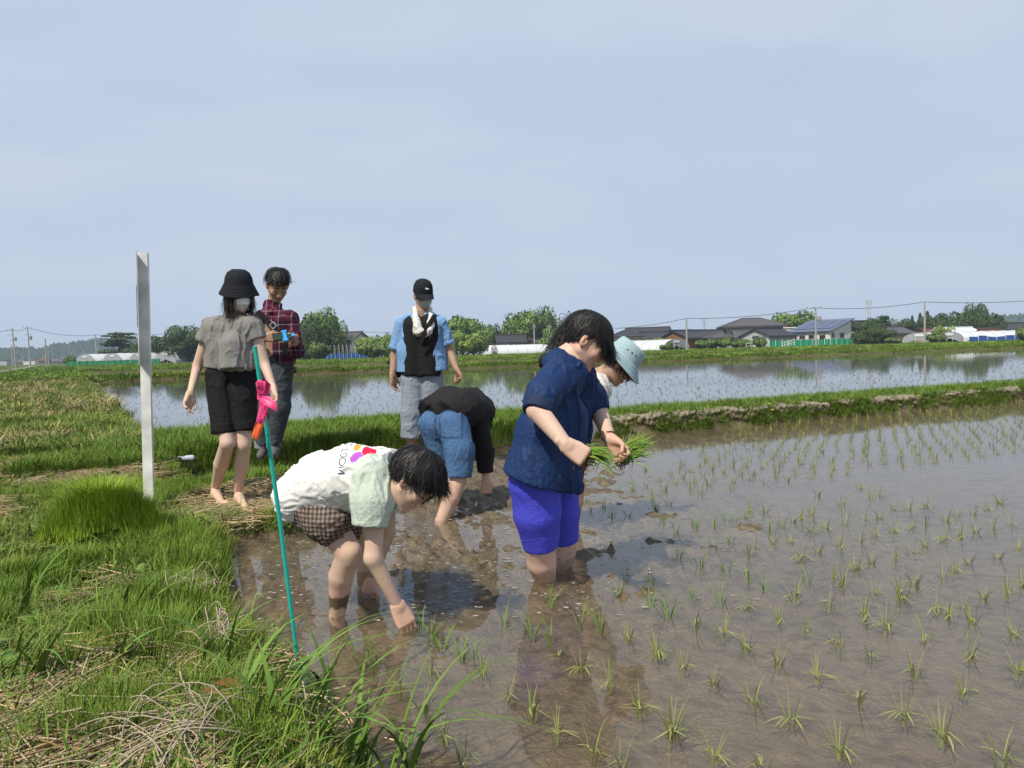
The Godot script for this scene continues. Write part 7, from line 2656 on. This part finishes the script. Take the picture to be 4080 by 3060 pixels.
func woman_in_hat():
	var t := person("person in light blue bucket hat and white shirt bending behind the navy shirt", Vector3(0.352, 0.000, -4.698))
	var sk := Color(0.50, 0.315, 0.22)
	var H := scaled_frame(Vector3(0.653, 0.992, -4.650), Vector3(0.72, -0.69, 0.05), Vector3(0.69, 0.72, 0.0), 1.0)
	var f := Field.new()
	var an := Vector3(0.354, -0.002, -4.720)
	f.chain([H * Vector3(0, -0.06, -0.02), H * Vector3(0, -0.14, -0.04), Vector3(0.499, 0.860, -4.680)], [0.048, 0.05, 0.07])
	f.cap(Vector3(0.475, 0.819, -4.680), Vector3(0.314, 0.478, -4.720), 0.11, 0.12)
	limb(f, [Vector3(0.319, 0.434, -4.720), Vector3(0.380, 0.267, -4.680), Vector3(0.367, 0.149, -4.700), an, an + Vector3(0, -0.1, 0)], [0.085, 0.052, 0.050, 0.034, 0.034])
	limb(f, [Vector3(0.301, 0.410, -4.900), Vector3(0.344, 0.229, -4.900), Vector3(0.322, 0.001, -4.920), Vector3(0.321, -0.060, -4.920)], [0.085, 0.052, 0.045, 0.034])
	limb(f, [Vector3(0.457, 0.843, -4.500), Vector3(0.406, 0.627, -4.500), Vector3(0.413, 0.449, -4.500)], [0.045, 0.036, 0.026])
	limb(f, [Vector3(0.508, 0.837, -4.850), Vector3(0.454, 0.584, -4.900), Vector3(0.449, 0.391, -4.900)], [0.045, 0.036, 0.026])
	var mb := net(f, 0.013, skin_paint(sk))
	mb.add(head_mb(), H, sk)
	add_hand(mb, "fist", Vector3(0.413, 0.449, -4.500), Vector3(0, -1, 0), Vector3(-1, 0, 0), false, sk, 0.95)
	wear("body", mb, M.skin, t)
	f = Field.new()
	f.chain([Vector3(0.484, 0.844, -4.620), Vector3(0.400, 0.681, -4.660), Vector3(0.317, 0.477, -4.680)], [0.112, 0.122, 0.12], 0.05, 2)
	f.chain([Vector3(0.519, 0.844, -4.820), Vector3(0.430, 0.664, -4.840), Vector3(0.338, 0.453, -4.860)], [0.105, 0.115, 0.115], 0.05, 2)
	f.cap(Vector3(0.457, 0.843, -4.500), Vector3(0.418, 0.681, -4.500), 0.066, 0.06, 0.03, 2)
	f.cap(Vector3(0.513, 0.835, -4.900), Vector3(0.475, 0.641, -4.920), 0.066, 0.06, 0.03, 2)
	wear("shirt", net(f, 0.013, null, creases(0.012, Vector3(6, 4, 6), 131.0)), M.white_cloth, t)
	f = Field.new()
	f.chain([Vector3(0.318, 0.474, -4.700), Vector3(0.365, 0.332, -4.690)], [0.115, 0.085], 0.03, 2)
	f.chain([Vector3(0.301, 0.451, -4.880), Vector3(0.328, 0.299, -4.900)], [0.115, 0.085], 0.03, 2)
	wear("shorts", net(f, 0.014), M.black, t)
	hat(t, H, [Vector2(0.001, 0.150), Vector2(0.050, 0.150), Vector2(0.078, 0.144), Vector2(0.086, 0.132), Vector2(0.098, 0.055), Vector2(0.102, 0.050), Vector2(0.128, 0.020), Vector2(0.160, -0.014), Vector2(0.158, -0.018), Vector2(0.124, 0.018), Vector2(0.096, 0.048)], M.hat_blue, 0.98, 1.1, 0.007)
	var em := Mb.new()
	for k in 3:
		var a := 1.15 + k * 0.30
		em.lathe([Vector2(0.001, 0.0), Vector2(0.0045, 0.0), Vector2(0.0048, 0.003)], 8, H * frame(Vector3(-sin(a) * 0.091, 0.098 - 0.004 * k, -0.010 + cos(a) * 0.102), Vector3(0, 1, 0), Vector3(-sin(a), 0, cos(a))))
	wear("eyelets", em, M.dark, t)
	var hm := hair_cap(H, Vector3(0, 0.03, 0.02), Vector3(0, -0.3, 1.0))
	strands(hm, H, 420, Vector3(0, 1, -0.1), func(az): return [1.5, 0.11] if absf(wrapf(az, -PI, PI)) > 0.95 else [0.9, 0.0], 0.008, 65, 0.08)
	wear("hair", hm, M.hair_brown, t)

func person_behind():
	var t := person("dark-haired person crouching on the dike, only the hair showing behind the navy shoulder", Vector3(0.508, 0.190, -8.725))
	var sk := Color(0.5, 0.32, 0.23)
	var H := scaled_frame(Vector3(0.434, 0.903, -9.600), Vector3(0.3, -0.5, 0.7), Vector3(0, 0.8, 0.5), 1.0)
	var f := Field.new()
	f.chain([H * Vector3(0, -0.06, -0.02), Vector3(0.502, 0.737, -9.650), Vector3(0.545, 0.350, -9.750)], [0.05, 0.10, 0.13])
	f.chain([Vector3(0.542, 0.353, -9.700), Vector3(0.508, 0.476, -9.450), Vector3(0.514, 0.168, -9.500)], [0.08, 0.06, 0.05])
	var mb := net(f, 0.02, skin_paint(sk))
	mb.add(head_mb(), H, sk)
	wear("body", mb, M.skin, t)
	f = Field.new()
	f.chain([Vector3(0.502, 0.737, -9.650), Vector3(0.544, 0.320, -9.750)], [0.13, 0.16], 0.05)
	f.chain([Vector3(0.542, 0.353, -9.700), Vector3(0.508, 0.476, -9.450), Vector3(0.515, 0.197, -9.500)], [0.10, 0.08, 0.065])
	wear("overall", net(f, 0.02), M.black_soft, t)
	var hm := hair_cap(H, Vector3(0, 0.0, 0.05), Vector3(0, -0.5, 0.9), 1.06)
	strands(hm, H, 220, Vector3(0, 1, -0.2), func(_az): return [1.7, 0.03], 0.012, 75, 0.1)
	wear("hair", hm, M.hair, t)

# ---------------------------------------------------------------- posts, ribbon, bundles, shoes
func make_small_things():
	# white post with a sign panel seen edge on
	var base := Vector3(-2.449, 0.150, -5.107)
	var t := thing("sign_post", "tall white post with a narrow sign panel on its left side", "post", base)
	t.rotation = Vector3(0, 0.10, -0.024)
	var d := -base.z
	var top: float = Vector3(-2.278, 1.804, -4.830).y - base.y
	var px := d / 1661.0
	var mb := Mb.new()
	mb.box(Vector3(0, top * 0.5 - 0.2, 0), Vector3(0.062, top + 0.4, 0.030))
	part("post_board", mb.done(), tri_tex(mat(0.84, 0.84, 0.81, 0.6), T.cloud, 0.8), t)
	mb = Mb.new()
	mb.box(Vector3(0, top - 0.37, 0.085), Vector3(0.006, 0.72, 0.17))
	var pn := part("sign_panel", mb.done(), tri_tex(mat(0.74, 0.74, 0.72, 0.5), T.cloud, 0.8), t)
	pn.position = Vector3(-0.035, 0, 0.014)
	pn.rotation.y = 0.335
	mb = Mb.new()
	mb.box(Vector3(-0.0045, top - 0.36, 0.085), Vector3(0.003, 0.26, 0.172))
	part("green_band", mb.done(), mat(0.02, 0.24, 0.19, 0.5), pn)
	# green garden stake leaning, with pink tape
	var a := Vector3(-0.707, 0.030, -2.459)
	var b := Vector3(-0.771, 1.128, -2.320)
	t = thing("garden_stake", "thin turquoise garden stake leaning over the water's edge", "stake", a)
	mb = Mb.new()
	mb.tube([Vector3(0, -0.1, 0), (b - a) * 0.5, b - a], [0.0064, 0.0064, 0.0064], 10)
	part("shaft", mb.done(), mat(0.015, 0.42, 0.34, 0.45, 0.5), t)
	mb = Mb.new()
	mb.tube([b - a, b - a + Vector3(0, 0.004, 0)], [0.007, 0.007], 10)
	part("end_cap", mb.done(), mat(0.02, 0.46, 0.36, 0.4, 0.5), t)
	var knot := a.lerp(b, (1478.0 - 845.0) / (1478.0 - 750.0))
	t = thing("marking_tape", "pink plastic tape knotted round the turquoise stake, its end orange", "tape", knot)
	var tape := mat(0.86, 0.075, 0.25, 0.45, 0.4)
	tape.backlight = Color(0.5, 0.2, 0.3)
	var q := RandomNumberGenerator.new()
	q.seed = 5
	mb = Mb.new()
	for k in 4:
		var pts := []
		for i in 13:
			var u := TAU * i / 12.0
			pts.append(Vector3(cos(u) * 0.010, sin(u + k) * 0.005 - 0.006 * k + 0.009, sin(u) * 0.010))
		mb.tube(pts, [0.0048, 0.0048, 0.0048, 0.0048, 0.0048, 0.0048, 0.0048, 0.0048, 0.0048, 0.0048, 0.0048, 0.0048, 0.0048], 5, false)
	part("knot", mb.done(), tape, t)
	var sheet_strip := func(path: Array, w: Array, m, called: String):
		# a crumpled strip through the given points
		var o := Mb.new()
		var cols := 6
		for i in path.size():
			var dd: Vector3 = (path[mini(i + 1, path.size() - 1)] - path[maxi(i - 1, 0)]).normalized()
			var side := dd.cross(Vector3(0.15, 0.1, 1)).normalized()
			for k in cols + 1:
				var u := float(k) / cols - 0.5
				var cr := 0.005 * sin(u * 17.0 + i * 0.6) + 0.0018 * q.randfn()
				o.vert(path[i] + side * u * w[i] * 0.8 + Vector3(0, 0, cr), Vector3(0, 0, 1))
		for i in path.size() - 1:
			for k in cols:
				var p := i * (cols + 1) + k
				o.tri_ix(p, p + 1, p + cols + 2)
				o.tri_ix(p, p + cols + 2, p + cols + 1)
		o.smooth_normals()
		for i in o.n.size():
			if o.n[i].z < 0: o.n[i] = -o.n[i]
		part(called, o.done(), m, t)
	var s := 2.36 / 1661.0
	var at := func(x: float, y: float, z := 0.02) -> Vector3: return Vector3((x - 568.0) * s, (845.0 - y) * s, z)
	sheet_strip.call([at.call(568, 843), at.call(571, 832), at.call(573, 822, 0.03), at.call(575, 815, 0.02)], [0.020, 0.034, 0.038, 0.022], tape, "loop")
	sheet_strip.call([at.call(575, 815, 0.02), at.call(579, 826, 0.0), at.call(577, 840, 0.0), at.call(570, 848, 0.01)], [0.022, 0.030, 0.026, 0.016], tape, "loop")
	sheet_strip.call([at.call(570, 852), at.call(583, 858), at.call(593, 864, 0.03), at.call(601, 873, 0.03), at.call(605, 881, 0.025)], [0.020, 0.036, 0.034, 0.022, 0.004], tape, "short_end")
	sheet_strip.call([at.call(572, 855), at.call(576, 868), at.call(573, 882), at.call(569, 896), at.call(566, 906)], [0.020, 0.036, 0.034, 0.032, 0.031], tape, "long_end")
	var orange := mat(0.88, 0.16, 0.05, 0.45, 0.4)
	orange.backlight = Color(0.5, 0.25, 0.1)
	sheet_strip.call([at.call(566, 905), at.call(562, 915), at.call(558, 926), at.call(554, 938)], [0.031, 0.031, 0.029, 0.027], orange, "orange_end")
	# bundles of seedlings in the hands
	bundle("rice_bundle", "bundle of rice seedlings with drooping tips in the near hand of the navy-shirted person", Vector3(0.302, 0.656, -3.200), Vector3(0.85, 0.18, 0.15), 130, 0.13, 0.55)
	bundle("rice_bundle", "bundle of bright rice seedlings with muddy roots in the far hand of the navy-shirted person", Vector3(0.513, 0.587, -3.600), Vector3(0.85, 0.50, 0.1), 150, 0.16, 0.12)
	# sandals left on the grass
	for w in [[Vector3(-3.053, 0.170, -6.851), "black slip-on shoe lying in the grass behind the white post", mat(0.02, 0.02, 0.022, 0.6)], [Vector3(-2.979, 0.170, -6.952), "black and white shoe lying in the grass left of the grey-bloused person", mat(0.55, 0.57, 0.62, 0.5)]]:
		t = thing("shoe", w[1], "shoe", w[0], 0.6, "shoes left in the grass")
		t.scale = Vector3.ONE * 0.6
		var f := Field.new()
		f.cap(Vector3(-0.09, 0.045, 0), Vector3(0.08, 0.04, 0.01), 0.042, 0.046, 0.02)
		f.cap(Vector3(-0.07, 0.09, 0), Vector3(-0.03, 0.085, 0.0), 0.028, 0.026, 0.0, 0, true)
		part("upper", net(f, 0.009).done(), w[2], t)
		mb = Mb.new()
		mb.box(Vector3(-0.01, 0.012, 0), Vector3(0.25, 0.022, 0.085))
		part("sole", mb.done(), M.black, t)
	# floating flecks of foam and chaff on the stirred water
	var disc_m := Mb.new()
	disc_m.vert(Vector3.ZERO, Vector3.UP)
	for k in 7: disc_m.vert(Vector3(cos(TAU * k / 7.0) * [1.0, 0.7, 1.1, 0.8, 1.0, 0.75, 0.9][k], 0, sin(TAU * k / 7.0)), Vector3.UP)
	for k in 7: disc_m.tri_ix(0, 1 + (k + 1) % 7, 1 + k)
	var xf := []
	var cols := []
	for i in 900:
		var x: float = rng.randfn() * 0.75 - 0.35
		var z: float = -3.9 + rng.randfn() * 0.75
		if bank_s(x, z) > -0.03 or height(x, z) > -0.004: continue
		if z > -3.1: continue
		var k: float = rnd(0.003, 0.010)
		xf.append(Transform3D(Basis(Vector3.UP, rnd(0, TAU)).scaled(Vector3(k * rnd(0.8, 1.8), 1, k)), Vector3(x, 0.003, z)))
		var c: float = rnd(0.16, 0.42)
		cols.append(Color(c, c * 0.93, c * 0.78))
	scatter("floating_flecks", disc_m.done(), vmat(0.6, 0.4), xf, cols, "pale flecks of foam and chaff floating round the waders", "foam")
	foreground_plants()
	dike_slabs()

func bundle(called, label, grip: Vector3, dir: Vector3, n: int, l: float, droop: float):
	var t := thing(called, label, "seedlings", grip, 0.0, "bundles of rice seedlings held in the hands")
	var d := dir.normalized()
	var q := RandomNumberGenerator.new()
	q.seed = n
	var mb := Mb.new()
	for i in n:
		var o := Vector3(q.randfn(), q.randfn(), q.randfn()) * 0.014
		var e := (d + Vector3(q.randfn(), q.randfn() * 0.9, q.randfn()) * 0.26).normalized()
		var ln := l * q.randf_range(0.55, 1.1)
		mb.col = [Color(0.13, 0.26, 0.03), Color(0.18, 0.31, 0.035), Color(0.09, 0.19, 0.025), Color(0.24, 0.27, 0.05)][q.randi() % 4]
		var pts := []
		var ns := []
		var ws := []
		for k in 6:
			var u := k / 5.0
			pts.append(o + e * ln * u + Vector3(0, -droop * ln * u * u * 0.8, 0))
			ns.append(Vector3(q.randf_range(-0.2, 0.2), 0.6, 0.6).normalized())
			ws.append(0.0045 * (1.0 - u * u * 0.9))
		mb.ribbon(pts, ws, ns)
	part("leaves", mb.done(), M.grass, t)
	mb = Mb.new()
	for i in 90:
		var o := Vector3(q.randfn(), q.randfn(), q.randfn()) * 0.016
		var e := (-d + Vector3(q.randfn() * 0.6, -0.9, q.randfn() * 0.6)).normalized()
		var c := q.randf_range(0.6, 1.2)
		mb.col = Color(0.20 * c, 0.135 * c, 0.075 * c)
		var ln := q.randf_range(0.025, 0.06)
		var bend := Vector3(q.randfn(), q.randfn(), q.randfn()) * 0.014
		mb.tube([o, o + e * ln * 0.5 + bend, o + e * ln], [0.0032, 0.0028, 0.001], 4, false)
	part("roots", mb.done(), M.straw, t)

func foreground_plants():
	# single clumps of broad reed-like grass at the water's edge
	var spots := [
		[Vector3(-0.524, 0.070, -1.896), 13, 0.40, "broad-bladed grass clump leaning over the water at the bottom"],
		[Vector3(-0.635, 0.120, -1.920), 14, 0.40, "broad-bladed grass clump left of the turquoise stake's foot"],
		[Vector3(-0.633, 0.020, -2.370), 8, 0.36, "broad-bladed grass clump round the foot of the turquoise stake"],
		[Vector3(-0.742, 0.130, -2.083), 10, 0.30, "broad-bladed grass clump on the bank left of the stake"],
		[Vector3(-0.963, 0.140, -2.354), 9, 0.32, "broad-bladed grass clump beside the pale roots on the bank"],
		[Vector3(-0.291, 0.020, -1.888), 10, 0.42, "broad-bladed grass clump growing out of the water at the bottom edge"],
		[Vector3(-1.429, 0.150, -2.821), 6, 0.26, "small broad-bladed grass clump in the middle of the bank"],
		[Vector3(-1.444, 0.170, -2.216), 8, 0.36, "broad-bladed grass clump at the left edge of the bank"],
		[Vector3(-1.878, 0.170, -2.851), 7, 0.30, "grey-green grass clump higher up the left edge"],
		[Vector3(-0.443, 0.020, -1.949), 10, 0.36, "slender grass clump standing in the shallow water at the bottom"],
		[Vector3(-1.228, 0.160, -2.324), 7, 0.28, "small broad-bladed grass clump left of the dry leaves"],
	]
	var q := RandomNumberGenerator.new()
	q.seed = 9
	for s in spots:
		var t := thing("grass_clump", s[3], "grass", s[0], 0.0, "clumps of broad-bladed grass on the bank")
		for i in s[1]:
			var mb := Mb.new()
			var a := q.randf_range(-0.9, 0.9) if q.randf() < 0.75 else q.randf() * TAU
			var dir := Vector3(cos(a), 0, sin(a))
			var g := Color(0.115, 0.20, 0.035) * q.randf_range(0.75, 1.25)
			blade(mb, Vector3(q.randfn(), -0.3, q.randfn()) * 0.03, dir, s[2] * q.randf_range(0.6, 1.15), q.randf_range(0.010, 0.021), q.randf_range(0.2, 0.95), g, 8)
			part("leaf", mb.done(), M.grass, t)
	# the dense bright mound of young grass before the white post
	var c := Vector3(-2.260, 0.160, -4.182)
	var xf := []
	var cols := []
	var tm := tuft(40, 0.05, 0.13, 0.24, 0.0048, 0.5, [Color(0.22, 0.32, 0.03), Color(0.27, 0.36, 0.04), Color(0.17, 0.27, 0.025)], 81, 4)
	for i in 520:
		var a := q.randf() * TAU
		var r := sqrt(q.randf()) * (1.0 + 0.22 * sin(a * 3.0 + 1.0) + 0.12 * sin(a * 5.0))
		var lean := Basis(Vector3(sin(a), 0, -cos(a)), -0.5 * r)
		xf.append(Transform3D(lean * Basis(Vector3.UP, q.randf() * TAU).scaled(Vector3.ONE * q.randf_range(0.65, 1.15) * (1.0 - 0.35 * r * r)), c + Vector3(cos(a) * r * 0.30, 0.13 * (1.0 - r * r) * (1.0 if i % 3 else 0.1), sin(a) * r * 0.24)))
		var k := q.randf_range(0.85, 1.2)
		cols.append(Color(k, k, k * 0.9))
	scatter("grass_mound", tm, M.grass, xf, cols, "dense bright green mound of young grass left of the white post", "grass")
	# bleached roots and stalks
	for s in [[Vector3(-0.850, 0.160, -1.829), 48, 0.17, 0.34, "tangle of bleached roots on the bank at the bottom"], [Vector3(-1.012, 0.150, -2.541), 26, 0.09, 0.20, "small tangle of bleached stalks beside the broad grass"], [Vector3(-1.304, 0.140, -3.085), 18, 0.08, 0.16, "wisps of pale straw at the water's edge above the stake"]]:
		var mb := Mb.new()
		for i in s[1]:
			var a := q.randf() * TAU
			var d := Vector3(cos(a), 0, sin(a))
			var o: Vector3 = Vector3(q.randfn(), 0, q.randfn()) * s[2] * 0.45
			var l: float = s[3] * q.randf_range(0.4, 1.1)
			var up := q.randf_range(0.01, 0.09)
			var side := Vector3(-d.z, 0, d.x) * l * q.randf_range(-0.35, 0.35)
			var k := q.randf_range(0.8, 1.15)
			mb.col = Color(0.42 * k, 0.35 * k, 0.26 * k)
			var pts := []
			var rad := []
			for j in 9:
				var u := j / 8.0
				pts.append(o + d * l * (u - 0.5) + side * sin(u * PI * 0.8) + Vector3(q.randfn() * 0.003, up * sin(u * PI) + 0.005, q.randfn() * 0.003))
				rad.append(0.0021 * (1.0 - 0.5 * u))
			mb.tube(pts, rad, 5, false)
		var o2 := solo("dead_roots", mb.done(), M.straw, s[4], "roots", "", "stuff")
		o2.position = s[0] + Vector3(0, 0.02, 0)
	# dry brown leaves
	var leaves := [Vector3(-0.816, 0.160, -2.131), Vector3(-0.841, 0.160, -2.095), Vector3(-0.758, 0.150, -2.192), Vector3(-0.737, 0.150, -1.963), Vector3(-1.321, 0.160, -2.477)]
	for i in leaves.size():
		var mb := Mb.new()
		mb.col = Color(0.20, 0.075, 0.03)
		var pts := []
		var ns := []
		var ws := []
		for k in 7:
			var u := k / 6.0
			pts.append(Vector3((u - 0.5) * 0.10, 0.02 + 0.012 * sin(u * 5.0 + i), 0.01 * sin(u * 3.0)))
			ns.append(Vector3(0.2 * sin(u * 5.0), 1, 0.3).normalized())
			ws.append(0.034 * sin(PI * (0.06 + 0.9 * u)))
		mb.ribbon(pts, ws, ns)
		var o := solo("dry_leaf", mb.done(), M.straw, ["large curled brown leaf left of the stake's foot", "brown leaf overlapping the large curled one", "brown leaf nearest the turquoise stake", "brown leaf lowest on the bank", "brown leaf below the green mound"][i], "leaf", "dry brown leaves on the bank")
		o.position = leaves[i]
		o.rotation.y = i * 0.8

func dike_slabs():
	# slabs of dried pale mud along the near edge of the dike
	var q := RandomNumberGenerator.new()
	q.seed = 44
	var xs := [1.35, 1.72, 2.15, 2.55, 2.95, 3.35, 3.8, 4.25, 4.75, 5.5, 6.0, 6.9, 7.35, 7.8, 8.25]
	var sm = tri_tex(vmat(0.95, 0.2), T.fine, 5.0, false, T.lump, 1.2)
	for i in xs.size():
		var x: float = xs[i]
		var z := -(9.62 + 0.4635 * x - 0.50 * 1.102)
		var t := thing("dried_mud_slab", ["pale dried mud slab at the dike's left end beside the navy-shirted person's arm", "pale dried mud slab second from the dike's left end", "pale mud slab third along the dike edge", "pale mud slab fourth along the dike edge", "pale mud slab fifth along the dike edge", "pale mud slab sixth along the dike edge", "pale mud slab seventh along the dike edge", "pale mud slab eighth along the dike edge", "pale mud slab ninth along the dike edge", "lone pale mud slab among weeds near the dike's middle", "pale mud slab right of the lone one", "pale mud slab first of the right-hand row on the dike", "pale mud slab second of the right-hand row on the dike", "pale mud slab third of the right-hand row on the dike", "rightmost pale mud slab on the dike"][i], "mud slab", Vector3(x + 0.02, 0.055, z + 0.05), 0.43, "slabs of dried mud along the dike")
		var f := Field.new()
		var w := 0.20 + 0.05 * q.randf()
		f.ell(Vector3(0, 0.145, 0.00), Vector3(w * 1.15, 0.035, 0.13), 0.01, Basis(Vector3(0, 0, 1), q.randf_range(-0.10, 0.10)))
		f.ell(Vector3(q.randf_range(-0.1, 0.1), 0.09, 0.05), Vector3(w * 0.9, 0.075, 0.07), 0.015)
		for k in 9: f.ell(Vector3(q.randf_range(-w, w), q.randf_range(0.0, 0.13), 0.07 + q.randf() * 0.05), Vector3(0.045 + 0.04 * q.randf(), 0.025, 0.04), 0.006, Basis(Vector3(0, 0, 1), q.randfn() * 0.4))
		var mb := net(f, 0.013, func(p: Vector3, n: Vector3):
			var k := 0.5 + 0.5 * nf.get_noise_3d(p.x * 8.0 + x, p.y * 8.0, p.z * 8.0)
			return Color(0.27, 0.215, 0.125).lerp(Color(0.48, 0.42, 0.31), clampf(k * 0.8 + (0.5 if p.y > 0.13 else -0.25), 0, 1)), func(p: Vector3, _n): return 0.026 * nf.get_noise_3d(p.x * 11.0 + x, p.y * 17.0, p.z * 11.0))
		part("slab", mb.done(), sm, t)
	# yellow flowers on the dike
	for w in [[Vector3(2.975, 0.220, -8.799), "yellow flowers beside the lone mud slab"], [Vector3(3.168, 0.240, -9.468), "yellow flower just behind the others on the dike"], [Vector3(5.335, 0.240, -10.071), "yellow flower on the dike towards the right"], [Vector3(1.221, 0.240, -8.043), "pale yellow flower on the dike behind the rice bundle"]]:
		var t := thing("flower", w[1], "flower", w[0], 0.0, "yellow flowers on the dike")
		var mb := Mb.new()
		mb.tube([Vector3(0, -0.1, 0), Vector3(0.005, 0.05, 0), Vector3(0, 0.10, 0.01)], [0.002, 0.002, 0.0015], 4)
		part("stem", mb.done(), mat(0.09, 0.16, 0.03), t)
		mb = Mb.new()
		for k in 12:
			var a := TAU * k / 12.0
			mb.ribbon([Vector3(0, 0.10, 0.01), Vector3(cos(a) * 0.012, 0.108, 0.01 + sin(a) * 0.012), Vector3(cos(a) * 0.022, 0.104, 0.01 + sin(a) * 0.022)], [0.005, 0.009, 0.004], [Vector3.UP, Vector3.UP, Vector3.UP])
		part("petals", mb.done(), mat(0.75, 0.55, 0.02, 0.6), t)
